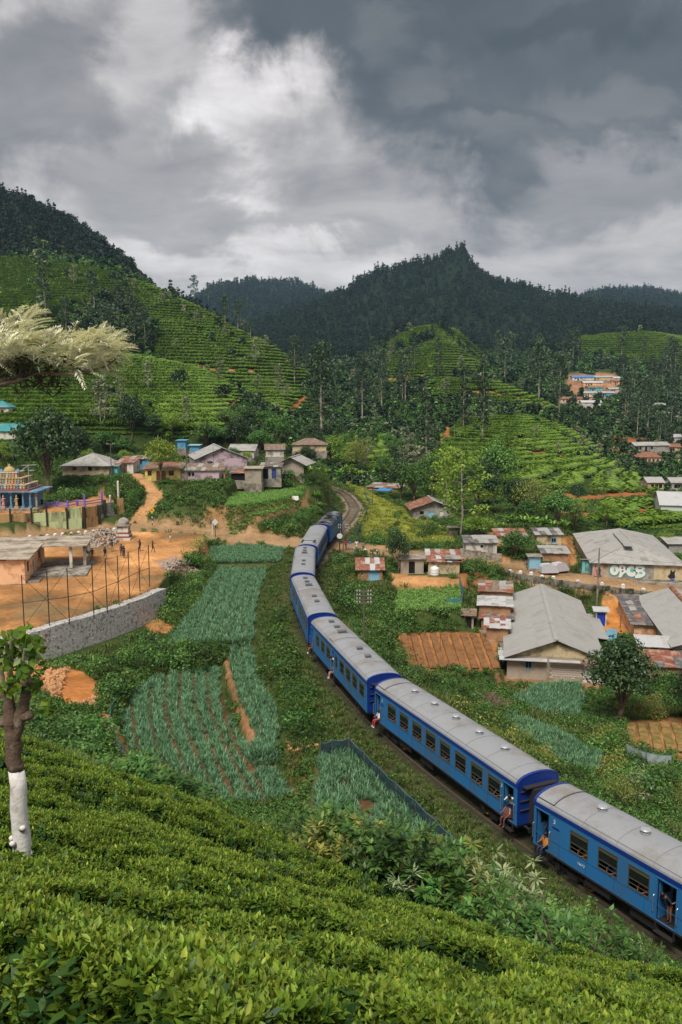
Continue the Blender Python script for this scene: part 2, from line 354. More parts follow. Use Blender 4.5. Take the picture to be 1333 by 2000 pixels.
# ---- far layers: for each, (photo x, photo y, distance) from left to right
LAY = [
 [(-350,872,200),(0,868,200),(150,860,200),(300,862,202),(450,872,205),(560,892,212),(650,932,250),(760,962,222),(850,968,215),(1000,988,195),(1150,1000,190),(1333,1010,190),(1700,1020,190)],
 [(-350,775,300),(0,772,300),(150,765,300),(300,768,300),(400,782,292),(450,800,285),(560,838,290),(650,866,310),(760,884,310),(850,888,295),(1000,908,275),(1150,932,258),(1333,962,248),(1700,980,250)],
 [(-350,640,420),(0,655,405),(90,665,400),(170,684,392),(270,699,382),(380,722,368),(440,745,360),(480,772,350),(560,806,345),(650,836,370),(760,850,390),(850,852,380),(1000,852,345),(1150,882,325),(1333,932,312),(1700,960,310)],
 [(-350,640,445),(0,655,430),(90,664,425),(170,684,412),(270,702,402),(380,728,392),(440,752,385),(480,780,375),(560,812,370),(650,842,390),(760,846,420),(850,800,420),(1000,800,400),(1150,850,370),(1333,900,350),(1700,940,350)],
 [(-350,500,580),(-100,503,570),(0,506,560),(100,512,550),(200,528,540),(300,565,520),(400,612,500),(480,655,480),(560,695,460),(605,725,450),(650,800,470),(700,815,480),(760,812,490),(800,772,470),(850,742,460),(900,734,458),(960,740,455),(1040,772,445),(1100,806,435),(1200,838,420),(1333,865,410),(1700,900,400)],
 [(-350,505,640),(-100,508,630),(0,512,625),(100,518,620),(200,535,600),(300,575,580),(400,625,560),(480,680,540),(560,735,520),(605,765,520),(650,790,540),(700,785,560),(760,780,570),(850,760,540),(960,760,540),(1100,800,520),(1200,815,500),(1333,835,490),(1700,860,490)],
 [(-350,300,760),(-100,352,760),(0,388,760),(60,398,760),(100,417,760),(150,447,755),(200,480,745),(250,519,735),(280,551,730),(310,585,720),(400,640,700),(480,685,690),(560,715,690),(650,730,700),(700,725,720),(760,668,760),(800,647,760),(850,634,760),(890,642,760),(940,692,740),(1000,722,720),(1090,740,700),(1200,752,690),(1333,762,680),(1700,770,680)],
 [(-350,330,900),(-100,380,900),(0,418,900),(100,450,880),(200,510,860),(280,575,850),(400,655,850),(560,712,860),(700,712,880),(800,660,860),(850,642,860),(940,690,860),(1000,700,880),(1090,690,880),(1133,662,880),(1200,658,880),(1260,652,880),(1333,668,870),(1700,690,870)],
 [(-350,360,1050),(0,440,1050),(150,500,1040),(280,600,1040),(400,665,1040),(560,690,1060),(700,690,1080),(850,655,1080),(1000,680,1080),(1133,664,1060),(1230,640,1060),(1333,660,1060),(1700,680,1060)],
 [(-350,420,1500),(0,500,1500),(200,590,1500),(400,650,1500),(480,650,1500),(520,627,1500),(560,612,1500),(600,600,1500),(650,582,1500),(690,562,1500),(705,550,1500),(720,542,1500),(780,532,1500),(840,519,1500),(865,512,1500),(875,500,1500),(888,494,1500),(900,489,1500),(912,492,1500),(918,514,1500),(935,527,1500),(955,541,1500),(985,552,1500),(1005,556,1500),(1030,562,1500),(1060,580,1500),(1090,585,1500),(1130,593,1500),(1200,602,1500),(1333,622,1500),(1700,640,1500)],
 [(-350,500,1900),(0,560,1900),(300,640,1900),(400,640,1900),(520,645,1900),(700,600,1900),(880,545,1900),(1000,600,1900),(1130,625,1900),(1333,640,1900),(1700,650,1900)],
 [(-350,600,3000),(300,610,3000),(380,590,3000),(405,569,3000),(430,561,3000),(460,555,3000),(488,551,3000),(496,549,3000),(505,556,3000),(530,556,3000),(560,556,3000),(590,562,3000),(620,573,3000),(660,595,3000),(720,620,3000),(1080,620,3400),(1110,602,3400),(1130,592,3400),(1155,582,3400),(1180,574,3400),(1220,570,3400),(1270,572,3400),(1310,579,3400),(1340,586,3400),(1450,600,3400),(1700,620,3400)],
 [(-350,650,4600),(400,640,4600),(900,640,4800),(1200,610,4800),(1700,640,4800)],
 [(-350,752,7500),(666,752,7500),(1700,752,7500)]]
C = np.array(ctrl)
def tps(r2): return .5 * r2 * np.log(r2 + 1e-6)
lc = np.array([tuple(at(px, py, y=y)) for px, py, y in LAY[0]])
CT_ = np.vstack([C, lc]); SC = 50.0
P2 = CT_[:, :2] / SC; n = len(P2)
K = tps(((P2[:, None] - P2[None]) ** 2).sum(-1)) + np.eye(n) * 2e-3
A_ = np.zeros((n + 3, n + 3)); A_[:n, :n] = K; A_[:n, n] = 1; A_[:n, n + 1:] = P2; A_[n:, :n] = A_[:n, n:].T
wts = np.linalg.solve(A_, np.concatenate([CT_[:, 2], [0, 0, 0]]))
def rbf(x, y):
    sh = np.shape(x); x = np.ravel(x) / SC; y = np.ravel(y) / SC; o = np.empty(len(x))
    for i in range(0, len(x), 20000):
        a, b = x[i:i + 20000], y[i:i + 20000]
        o[i:i + 20000] = tps((a[:, None] - P2[:, 0]) ** 2 + (b[:, None] - P2[:, 1]) ** 2) @ wts[:n] + wts[n] + a * wts[n + 1] + b * wts[n + 2]
    return o.reshape(sh)
TC = (np.arange(-350, 1690, 4.0) - 666.5) / F
S0, S1, NS = math.log(1.2), math.log(230.0), 560
S2, NF = math.log(7400.0), 230
near_s = np.linspace(S0, S1, NS)
far_s = np.linspace(S1, S2, NF + 1)[1:]
ALL_S = np.concatenate([near_s, far_s]); YS = np.exp(ALL_S)
GT, GY = np.meshgrid(TC, YS); GX = GT * GY
kk = np.array([[np.interp(TC, [at(px, py, y=y).x / y for px, py, y in L_], [math.log(y) for _, _, y in L_]) for L_ in LAY]])[0]
zz = np.array([np.interp(TC, [at(px, py, y=y).x / y for px, py, y in L_], [at(px, py, y=y).z for px, py, y in L_]) for L_ in LAY])
# smooth the layers a little from side to side
ker = np.array([1, 2, 3, 2, 1]) / 9.
def sm(a): return np.array([np.convolve(np.pad(r, 2, mode='edge'), ker, 'valid') for r in a])
zz = sm(zz); kk = sm(kk)
GZ = np.empty_like(GX)
nearmask = YS < 275
GZ[nearmask] = rbf(GX[nearmask], GY[nearmask])
for j in range(len(TC)):
    k0 = kk[0, j] - .16
    z0 = float(np.interp(k0, ALL_S[nearmask], GZ[nearmask, j]))
    far = np.interp(ALL_S, np.concatenate([[k0], kk[:, j]]), np.concatenate([[z0], zz[:, j]]))
    w = sstep(k0 - .12, k0 + .02, ALL_S)
    GZ[:, j] = np.where(w >= 1, far, np.where(nearmask, GZ[:, j], 0) * (1 - w) + far * w)
# round the folds a little
for _ in range(3): 
    Zf = GZ.copy(); Zf[1:-1] = .25 * GZ[:-2] + .5 * GZ[1:-1] + .25 * GZ[2:]
    w = sstep(S1 - .1, S1 + .3, ALL_S)[:, None] * .8; GZ = GZ * (1 - w) + Zf * w
rough = .10 * sstep(25, 60, GY) * fbm(GX / 2.2, GY / 2.2, 3) * 1.6 + .5 * fbm(GX / 14, GY / 14, 9) * sstep(40, 90, GY)
rough += sstep(250, 500, GY) * fbm(GX / 45, GY / 45, 5) * 5 + sstep(800, 1300, GY) * fbm(GX / 130, GY / 130, 6) * 16
GZ = GZ + rough
# level platforms
def wpoly(z, *pts): return [tuple(at(px, py, z=z)[:2]) for px, py in pts]
PADS = []
def pad(poly, zf, edge): PADS.append((poly, zf, edge))
WALL_TOP = [at(*p, z=1.0) for p in ((-420, 1345), (-200, 1290), (20, 1240), (60, 1229), (180, 1195), (250, 1172), (308, 1148))]
PLAY = [tuple(p[:2]) for p in WALL_TOP] + wpoly(1.6, (330, 1120), (352, 1096), (388, 1076), (418, 1060), (400, 1050), (330, 1041), (250, 1040), (0, 1058), (-420, 1085))
def playz(x, y): return 1.0 + np.clip((y - 92) / 45, 0, 1) * 1.2
pad([tuple(p[:2]) for p in WALL_TOP[1:]] + wpoly(-2.2, (330, 1222), (270, 1262), (190, 1300), (90, 1322), (-60, 1350)), lambda x, y: -2.3 + 0 * x, 1.5)
pad(PLAY, playz, .45)
MOSS = [at(px, py, z=z) for px, py, z in ((-300, 1047, 2.9), (0, 1038, 2.75), (120, 1033, 2.6), (176, 1029, 2.5), (206, 1020, 2.5), (240, 1015, 2.6))]
pad([tuple(p[:2]) for p in MOSS] + wpoly(5.4, (240, 958), (100, 958), (-300, 970)), lambda x, y: 5.5 + 0 * x, .5)
pad(wpoly(8, (120, 935), (285, 945), (450, 944), (520, 942), (625, 938), (620, 905), (450, 893), (120, 893)), lambda x, y: 8 + 0 * x, 3)
BARN = wpoly(-7, (955, 1335), (1200, 1335), (1420, 1340), (1420, 1190), (1180, 1188), (1000, 1195), (950, 1260))
pad(BARN, lambda x, y: -7 + 0 * x, 1.2)
pad(wpoly(-3.9, (1120, 1130), (1230, 1131), (1420, 1140), (1420, 1030), (1120, 1045)), lambda x, y: -3.8 - np.clip((x - 38) / 60, 0, 1), 1.5)
pad(wpoly(-2.8, (765, 1200), (905, 1198), (905, 1140), (770, 1142)), lambda x, y: -2.8 + 0 * x, .8)
pad(wpoly(-1.6, (770, 1136), (905, 1134), (920, 1096), (780, 1092)), lambda x, y: -1.6 + 0 * x, .8)
pad(wpoly(-5, (775, 1312), (972, 1310), (972, 1236), (820, 1234)), lambda x, y: -5 + 0 * x, 1)
LEEK = {}   # leek fields: pixel outline, height, direction of the beds as (px,py)->(px,py)
def lk(name, z, beds, *pts): LEEK[name] = (wpoly(z, *pts), z, beds, pts)
lk('lower', -2.4, 9, (238, 1410), (262, 1365), (300, 1328), (350, 1316), (428, 1310), (432, 1350), (452, 1420), (490, 1478), (530, 1480), (566, 1566), (440, 1578), (330, 1540), (262, 1490))
lk('strip', -1.5, 2, (452, 1258), (492, 1258), (500, 1330), (545, 1400), (542, 1448), (528, 1478), (500, 1478), (498, 1430), (470, 1370), (450, 1300))
lk('upper', -.9, 6, (330, 1262), (372, 1200), (428, 1112), (522, 1112), (500, 1180), (492, 1256), (440, 1258))
lk('top', -.3, 1, (404, 1102), (412, 1074), (470, 1068), (556, 1072), (545, 1100))
lk('railside', -.7, 6, (628, 1478), (690, 1474), (745, 1530), (820, 1600), (885, 1668), (800, 1690), (600, 1640), (618, 1560))
lk('barn', -6.7, 1, (1000, 1368), (1050, 1338), (1135, 1336), (1140, 1372), (1132, 1402), (1060, 1398))
lk('slope', -5.6, 1, (960, 1396), (1000, 1396), (1100, 1436), (1178, 1480), (1172, 1512), (1130, 1522), (1040, 1462))
lk('terrace', -2.75, 1, (772, 1196), (778, 1156), (900, 1150), (902, 1190))
lk('village', 5.2, 1, (448, 976), (470, 962), (600, 952), (596, 966), (520, 982), (440, 994))
lk('villagelow', 3.6, 1, (440, 1004), (500, 990), (590, 972), (590, 985), (520, 1006), (450, 1014))
for k_ in ('lower', 'strip', 'upper', 'top', 'railside', 'barn', 'villagelow', 'village', 'slope'):
    zl = LEEK[k_][1]; pad(LEEK[k_][0], (lambda z: lambda x, y: z + 0 * x)(zl), .9)
nm = YS < 240
X, Y, Z = GX[nm], GY[nm], GZ[nm].copy()
for poly, zf, edge in PADS:
    pa = np.array(poly); lo, hi = pa.min(0) - edge - 1, pa.max(0) + edge + 1
    s_ = (X > lo[0]) & (X < hi[0]) & (Y > lo[1]) & (Y < hi[1])
    x, y = X[s_], Y[s_]; ins = in_poly(poly, x, y); d, _ = seg_dist(poly, x, y, True)
    w = np.where(ins, 1, 1 - sstep(0, edge, d)); z_ = Z[s_]; Z[s_] = z_ * (1 - w) + (zf(x, y) + .05 * fbm(x / 3, y / 3, 2)) * w
def line_pad(P, half, soft, drop):
    global Z
    d, t = seg_dist([tuple(p[:2]) for p in P], X, Y)
    zz_ = np.interp(t, np.arange(len(P)), P[:, 2]) if P.shape[1] > 2 else np.zeros_like(t)
    w = 1 - sstep(half, half + soft, d); Z = Z * (1 - w) + (zz_ + drop) * w; return d
line_pad(PATHS, 1.2, 1.5, 0); DROAD = line_pad(ROADS, 2.6, 2.0, -.06); DTRK = line_pad(TRACKS[:, :2], 2.0, 3.0, -.22)
DPATH, _ = seg_dist([tuple(p[:2]) for p in PATHS], X, Y)
GZ[nm] = Z
def ground(x, y):
    x = np.asarray(x, float); y = np.maximum(np.asarray(y, float), 1.3)
    c = (x / y - TC[0]) / (TC[1] - TC[0]); s_ = np.log(y)
    r = np.interp(s_, ALL_S, np.arange(len(ALL_S)))
    c = np.clip(c, 0, len(TC) - 1.001); r = np.clip(r, 0, len(ALL_S) - 1.001)
    i, j = r.astype(int), c.astype(int); fr, fc = r - i, c - j
    return (GZ[i, j] * (1 - fc) + GZ[i, j + 1] * fc) * (1 - fr) + (GZ[i + 1, j] * (1 - fc) + GZ[i + 1, j + 1] * fc) * fr
def on(px, py, ymin=28.0, ymax=5000):
    """the first ground point beyond ymin that the pixel's ray meets"""
    a = at(px, py, y=1.0) - Vector((0, 0, H)); ys = np.exp(np.linspace(math.log(ymin), math.log(ymax), 3000))
    xs = a.x * ys; zr = H + a.z * ys; g = ground(xs, ys); k = np.argmax(zr < g)
    if not (zr < g).any(): k = len(ys) - 1
    return Vector((xs[k], ys[k], g[k]))
# ---------------------------------------------------------------- what covers the ground where (soil, road, meadow ...)
PX, PY = project(GX, GY, GZ)
COLR = np.empty(GX.shape + (3,)); COLR[:] = (.045, .066, .018)
nz = fbm(GX / 6, GY / 6, 20)[..., None]; nz2 = fbm(GX / 1.7, GY / 1.7, 31)[..., None]
COLR = COLR * (1 + .5 * nz)
BARE = np.zeros(GX.shape)              # where nothing grows
def paint(poly, c, ymin=0, ymax=1e5, bare=1.0, soft=0):
    m = in_poly(poly, PX + 5 * nz2[..., 0], PY + 3 * nz2[..., 0]) & (GY > ymin) & (GY < ymax)
    COLR[m] = np.array(c) * (1 + .35 * nz[m] + .3 * nz2[m]); BARE[m] = bare
def paint_world(poly, c, bare=1.0):
    m = nm[:, None] & in_poly(poly, GX, GY); COLR[m] = np.array(c) * (1 + .3 * nz[m] + .3 * nz2[m]); BARE[m] = bare
def paint_line(pts, wpx, c, ymin=200, ymax=1000, bare=1.0):
    d, _ = seg_dist(pts, PX, PY); m = (d < wpx * (1 + .6 * nz2[..., 0])) & (GY > ymin) & (GY < ymax); COLR[m] = np.array(c) * (1 + .3 * nz[m]); BARE[m] = bare
ORANGE = (.40, .20, .078); REDSOIL = (.30, .11, .04); BROWN = (.12, .064, .032); MEADOW = (.185, .20, .03); TEAGROUND = (.034, .062, .014)
paint([(-300, 1430), (0, 1425), (430, 1575), (800, 1790), (1333, 1910), (1700, 1960), (1700, 3000), (-400, 3000)], (.05, .035, .018), 0, 32, 0)
paint_world(PLAY, ORANGE); dirt_ = fbm(GX / 9, GY / 9, 71) + .6 * fbm(GX / 2.5, GY / 2.5, 72); m_ = nm[:, None] & in_poly(PLAY, GX, GY); COLR[m_] *= (1 + .8 * np.clip(dirt_[m_], -.5, .3))[:, None]; m_ &= dirt_ < -.42; COLR[m_] = (.20, .13, .06)
paint_world([tuple(p[:2]) for p in MOSS] + wpoly(5.4, (238, 985), (200, 968), (110, 985), (-300, 985)), ORANGE)
paint([(80, 1310), (130, 1300), (172, 1312), (206, 1352), (192, 1378), (120, 1388), (70, 1345)], (.5, .2, .06), 50, 100)
paint([(-100, 1240), (55, 1240), (85, 1300), (70, 1345), (20, 1350), (-100, 1345)], (.42, .17, .07), 60, 100)
paint([(150, 1405), (210, 1385), (232, 1430), (262, 1490), (230, 1500), (180, 1470)], (.24, .13, .06), 40, 100, .6); paint([(203, 1388), (230, 1425), (262, 1490), (242, 1496), (205, 1450), (190, 1410)], (.34, .16, .07), 40, 100, 1)
paint([(300, 1095), (345, 1085), (400, 1120), (370, 1135), (320, 1115)], (.34, .2, .12), 90, 130)
paint([(283, 1215), (310, 1205), (345, 1228), (320, 1248), (290, 1240)], (.42, .18, .07), 80, 110)
paint([(560, 1440), (625, 1500), (625, 1590), (600, 1610), (560, 1520)], (.12, .09, .03), 40, 80, .5)
for k_ in LEEK: paint_world(LEEK[k_][0], BROWN, 1)
paint([(440, 1270), (456, 1300), (472, 1365), (500, 1430), (502, 1490), (488, 1490), (482, 1440), (456, 1380), (440, 1320)], (.24, .125, .06), 50, 100)
paint([(650, 930), (700, 948), (770, 985), (802, 1000), (806, 1050), (790, 1062), (712, 1052), (703, 1020), (716, 990), (690, 958)], MEADOW, 120, 260, .5)
paint([(805, 1048), (880, 1042), (890, 1062), (810, 1066)], MEADOW, 120, 260, .5)
paint([(515, 1022), (575, 1008), (590, 1025), (540, 1045), (500, 1040)], (.24, .17, .05), 120, 200, .5)
paint([(500, 990), (590, 975), (620, 990), (570, 1018), (510, 1028)], (.21, .12, .06), 120, 180, .7)
paint([(395, 1000), (440, 985), (450, 1015), (520, 1022), (400, 1030)], (.25, .14, .06), 120, 180, .6)
paint([(772, 1238), (972, 1234), (976, 1312), (790, 1312)], (.34, .15, .055), 80, 120)
paint([(905, 1090), (975, 1082), (1000, 1090), (960, 1098)], ORANGE, 115, 160)
paint([(1090, 1050), (1120, 1045), (1130, 1110), (1085, 1112)], ORANGE, 100, 170)
paint([(945, 1040), (990, 1040), (985, 1075), (950, 1070)], ORANGE, 130, 180)
paint([(1175, 1182), (1225, 1180), (1240, 1240), (1180, 1250)], (.52, .22, .06), 90, 128)
paint([(890, 1120), (950, 1108), (965, 1150), (905, 1160)], (.36, .15, .06), 100, 128, .6)
paint([(1220, 1410), (1340, 1400), (1400, 1480), (1330, 1490), (1222, 1470)], (.30, .15, .06), 60, 100, 1)
paint([(1170, 1500), (1240, 1540), (1330, 1580), (1330, 1600), (1200, 1560)], (.28, .15, .06), 50, 80, .5)
paint([(760, 1118), (905, 1132), (905, 1150), (772, 1150)], (.38, .2, .085), 105, 128)
paint([(965, 1310), (1170, 1318), (1170, 1350), (970, 1350)], (.26, .14, .07), 70, 100, .7)
for pts, w in (([(385, 714), (415, 721), (505, 728)], 3.5), ([(505, 708), (560, 703), (600, 700)], 3), ([(430, 828), (440, 800), (458, 784), (478, 780)], 6), ([(558, 808), (575, 792), (592, 780)], 7),
               ([(990, 868), (1030, 885), (1100, 893)], 5), ([(900, 772), (960, 770), (1040, 786), (1060, 800)], 4), ([(860, 868), (870, 850), (880, 842)], 6), ([(1080, 962), (1130, 975), (1200, 968), (1270, 965)], 5), ([(850, 842), (890, 835), (935, 830)], 2.5), ([(700, 748), (760, 742), (830, 735)], 3),
               ([(985, 856), (1050, 862)], 3), ([(1195, 858), (1230, 868), (1265, 866)], 9), ([(1185, 880), (1215, 885)], 5), ([(1090, 1000), (1180, 1010), (1333, 1040)], 4), ([(1240, 1000), (1290, 1002)], 6), ([(1100, 845), (1125, 848)], 3), ([(640, 900), (665, 905), (690, 920)], 4), ([(1120, 905), (1160, 925)], 3), ([(1050, 830), (1080, 835)], 3)):
    paint_line(pts, w, REDSOIL if w > 4 else (.33, .16, .07), 180, 800)
paint([(1105, 732), (1205, 728), (1208, 775), (1150, 785), (1110, 770)], (.30, .16, .09), 300, 900, .6)
# track bed, road and path
sub = np.where(nm)[0]
def sub_paint(d, half, c, bare=1):
    m = np.zeros(GX.shape, bool); m[sub] = d < half * (1 + .15 * nz2[sub, :, 0]); COLR[m] = np.array(c) * (1 + .25 * nz[m] + .2 * nz2[m]); BARE[m] = bare
sub_paint(DTRK, 3.4, (.06, .065, .024), .3); sub_paint(DTRK, 1.5, (.042, .050, .02), .8)
far_t = np.zeros(GX.shape, bool); far_t[sub] = (DTRK < 2.0) & (Y > 120); COLR[far_t] = (.25, .20, .145)
sub_paint(DPATH, 1.5, (.42, .23, .105)); sub_paint(DROAD, 3.6, (.30, .19, .10), .8)
# tea on the hills (pixel outline, nearest, farthest)
HILLTEA = [([(-300, 640), (0, 648), (90, 660), (170, 682), (270, 697), (380, 720), (440, 745), (470, 770), (430, 845), (330, 858), (150, 850), (0, 860), (-300, 860)], 205, 420),
 ([(-300, 500), (0, 505), (100, 512), (200, 528), (300, 562), (400, 610), (480, 655), (560, 695), (610, 728), (570, 800), (470, 770), (400, 722), (300, 702), (300, 650), (255, 598), (190, 590), (130, 600), (105, 645), (140, 690), (90, 660), (0, 650), (-300, 630)], 380, 640),
 ([(735, 760), (752, 672), (800, 645), (850, 630), (890, 640), (950, 692), (945, 722), (850, 745)], 540, 860),
 ([(820, 770), (850, 742), (900, 734), (960, 740), (1040, 772), (1095, 803), (1080, 812), (1000, 790), (900, 775)], 400, 520),
 ([(850, 900), (860, 850), (900, 820), (960, 815), (1040, 815), (1100, 835), (1180, 890), (1260, 945), (1290, 965), (1150, 975), (1000, 965), (900, 930)], 225, 420),
 ([(1125, 690), (1130, 657), (1200, 652), (1260, 648), (1400, 665), (1500, 700), (1333, 725), (1200, 700)], 700, 1100),
 ([(640, 905), (660, 862), (740, 850), (790, 880), (760, 930), (700, 925)], 210, 420), ([(480, 740), (560, 745), (625, 800), (560, 815), (480, 775)], 330, 480),
 ([(1060, 985), (1333, 985), (1500, 1010), (1500, 1060), (1230, 1030), (1100, 1010)], 150, 215)]
TEAM = np.zeros(GX.shape, bool)
for poly, a_, b_ in HILLTEA: TEAM |= in_poly(poly, PX + 8 * nz2[..., 0], PY + 5 * nz2[..., 0]) & (GY > a_) & (GY < b_)
TEAM &= (BARE < .5)
TEALANES = [([(60, 560), (140, 540), (235, 548), (330, 590)], 380, 640), ([(235, 548), (260, 580)], 380, 640), ([(200, 770), (290, 800), (330, 850)], 200, 420), ([(0, 700), (120, 720), (200, 770)], 200, 420),
            ([(1020, 805), (1060, 835), (1180, 900), (1260, 945)], 200, 420), ([(1100, 893), (1200, 905)], 200, 420), ([(860, 640), (900, 680), (930, 700)], 560, 860), ([(760, 690), (850, 665)], 560, 860), ([(330, 575), (420, 680), (520, 725)], 380, 640), ([(400, 615), (500, 700)], 380, 640)]
for pts, a_, b_ in TEALANES:
    d_, _ = seg_dist(pts, PX, PY); TEAM &= ~((d_ < 2.2) & (GY > a_) & (GY < b_))
COLR[TEAM] = np.array(TEAGROUND) * (1 + .3 * nz[TEAM])
far = GY > 900; COLR[far & ~TEAM] = (.012, .022, .012)

def grid_mesh(name, r0, r1, cs, m):
    rr = np.arange(r0, r1); cc = np.arange(0, len(TC), cs)
    gx, gy, gz, gc = GX[np.ix_(rr, cc)], GY[np.ix_(rr, cc)], GZ[np.ix_(rr, cc)], COLR[np.ix_(rr, cc)]
    V = np.stack([gx, gy, gz], -1).reshape(-1, 3); nc = len(cc)
    i = (np.arange(len(rr) - 1)[:, None] * nc + np.arange(nc - 1)[None]).ravel()
    Fq = np.stack([i, i + 1, i + nc + 1, i + nc], -1)
    ca = np.concatenate([gc.reshape(-1, 3), np.ones((len(V), 1))], 1)
    me = np_mesh(name, V, Fq, [m], attrs={'Col': ('FLOAT_COLOR', np.clip(ca, 0, 1))}, smooth=True)
    return link(name, me)
M_ground = ground_mat('ground_soil', 1.6); M_hill = ground_mat('hill_ground', .25, .3)
r_mid = int(np.searchsorted(YS, 229.0))
tag(grid_mesh('ground', 0, r_mid + 1, 1, M_ground), kind='structure')
r_far = int(np.searchsorted(YS, 1150.0))
tag(grid_mesh('hills', r_mid, r_far + 1, 2, M_hill), kind='structure')
tag(grid_mesh('mountains', r_far, len(YS), 2, M_hill), kind='structure')
# ================================================================ PLANTS
M_tea = leaf_mat('tea_leaf', (.05, .105, .013), (.205, .295, .033), (.36, .42, .07), trans=.28, rough=.45, spec=.28, obvar=.4)
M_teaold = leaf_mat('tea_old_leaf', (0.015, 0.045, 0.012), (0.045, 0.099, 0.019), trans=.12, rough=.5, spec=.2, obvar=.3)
M_teahill = leaf_mat('hill_tea_leaf', (.065, .13, .016), (.175, .285, .032), trans=.15, rough=.55, spec=.2, obvar=.3)
M_leek = leaf_mat('leek_leaf', (.05, .125, .062), (.15, .305, .155), (.30, .45, .26), trans=.2, rough=.45, spec=.3, obvar=.25)
M_leekgreen = leaf_mat('young_crop_leaf', (0.114, 0.247, 0.048), (0.266, 0.456, 0.114), trans=.25, rough=.5, obvar=.25)
M_weed = leaf_mat('weed_leaf', (.032, .082, .016), (.10, .19, .034), (.17, .26, .052), trans=.28, rough=.5, obvar=.45)
M_grass = leaf_mat('grass_blade', (.05, .085, .016), (.12, .165, .034), (.20, .21, .07), trans=.25, rough=.55, obvar=.4)
M_meadow = leaf_mat('meadow_blade', (0.156, 0.204, 0.024), (0.300, 0.324, 0.054), (0.396, 0.384, 0.108), trans=.25, rough=.55, obvar=.25)
M_bush = leaf_mat('bush_leaf', (0.034, 0.095, 0.023), (0.104, 0.218, 0.042), (0.190, 0.304, 0.067), trans=.22, rough=.45, obvar=.35)
M_dark = leaf_mat('dark_tree_leaf', (.014, .036, .014), (.05, .10, .03), (.10, .16, .045), trans=.15, rough=.45, obvar=.3)
M_euc = leaf_mat('gum_leaf', (0.018, 0.047, 0.023), (0.065, 0.112, 0.047), (0.153, 0.189, 0.081), trans=.15, rough=.5, obvar=.3)
M_forest = leaf_mat('forest_leaf', (.009, .022, .016), (.030, .054, .032), (.060, .085, .045), trans=.1, rough=.6, spec=.15, obvar=.4)
M_silver = leaf_mat('silver_leaf', (0.115, 0.144, 0.069), (0.265, 0.287, 0.172), (0.483, 0.483, 0.345), trans=.2, rough=.5, obvar=.25)
M_cream = leaf_mat('cream_leaf', (.60, .58, .44), (.82, .80, .66), (.88, .87, .80), trans=.25, rough=.6, obvar=.02)
M_pale = leaf_mat('pale_shrub_leaf', (0.161, 0.213, 0.098), (0.310, 0.368, 0.184), (0.529, 0.552, 0.345), trans=.2, rough=.5, obvar=.2)
M_lime = leaf_mat('lime_leaf', (0.095, 0.199, 0.027), (0.266, 0.380, 0.049), (0.532, 0.570, 0.076), trans=.3, rough=.4, obvar=.15)
M_yellow = leaf_mat('olive_tree_leaf', (0.095, 0.133, 0.027), (0.285, 0.304, 0.067), (0.475, 0.418, 0.095), trans=.25, rough=.5, obvar=.2)
M_banana = leaf_mat('banana_leaf', (0.085, 0.228, 0.028), (0.285, 0.475, 0.095), (0.494, 0.608, 0.171), trans=.35, rough=.4, obvar=.25)
M_dry = leaf_mat('dry_twig_leaf', (0.115, 0.081, 0.052), (0.253, 0.196, 0.127), trans=.1, rough=.8, obvar=.2)
M_flower = leaf_mat('white_flower', (0.690, 0.667, 0.575), (0.800, 0.800, 0.800), trans=.2, rough=.6, obvar=.05)
M_bark = mat('bark', (.16, .115, .08), .9, .1, var=.4, scale=9, stain=(.07, .05, .04), bump=.5)
M_palebark = mat('pale_bark', (.42, .38, .32), .85, .15, var=.25, scale=2.5, stain=(.2, .15, .11), stain_amt=.6)

def leaf_quads(c, d, nrm, ln, wd, v, fold=.0):
    """diamond leaves: centre base c, direction d, face normal nrm, length, width (arrays)"""
    n = len(c); side = np.cross(d, nrm); side /= np.linalg.norm(side, axis=1, keepdims=True) + 1e-9
    ln = np.broadcast_to(ln, (n,))[:, None]; wd = np.broadcast_to(wd, (n,))[:, None]
    a = c; b = c + d * ln * .45 + side * wd * .5; e = c + d * ln + nrm * ln * -.08; f = c + d * ln * .45 - side * wd * .5
    V = np.stack([a, b, e, f], 1).reshape(-1, 3); Q = np.arange(4 * n).reshape(n, 4)
    return V, Q, np.repeat(v, 4)
def unit(a): return a / (np.linalg.norm(a, axis=-1, keepdims=True) + 1e-9)
def clump_leaves(cen, rad, per, ln, wd, r, flat=.75, up=.35, out=.8):
    """leaves spread through balls at cen with radius rad"""
    cen = np.asarray(cen, float); rad = np.broadcast_to(rad, (len(cen),))
    k = len(cen) * per; ci = np.repeat(np.arange(len(cen)), per)
    dr = unit(r.normal(size=(k, 3))); rr = r.uniform(.45, 1.0, k) ** .6
    p = cen[ci] + dr * (rr * rad[ci])[:, None] * np.array([1, 1, flat])
    nrm = unit(dr * out + np.array([0, 0, up]) + r.normal(size=(k, 3)) * .45)
    t = unit(np.cross(nrm, r.normal(size=(k, 3)))); s = r.uniform(.7, 1.25, k)
    return leaf_quads(p - t * (ln * .5 * s)[:, None], t, nrm, ln * s, wd * s, r.uniform(0, 1, k))
def leaves_mesh(name, parts, m):
    V = []; Q = []; A = []; o = 0
    for v, q, a in parts: V.append(v); Q.append(q + o); A.append(a); o += len(v)
    return np_mesh(name, np.concatenate(V), np.concatenate(Q), [m], attrs={'v': ('FLOAT', np.concatenate(A))})
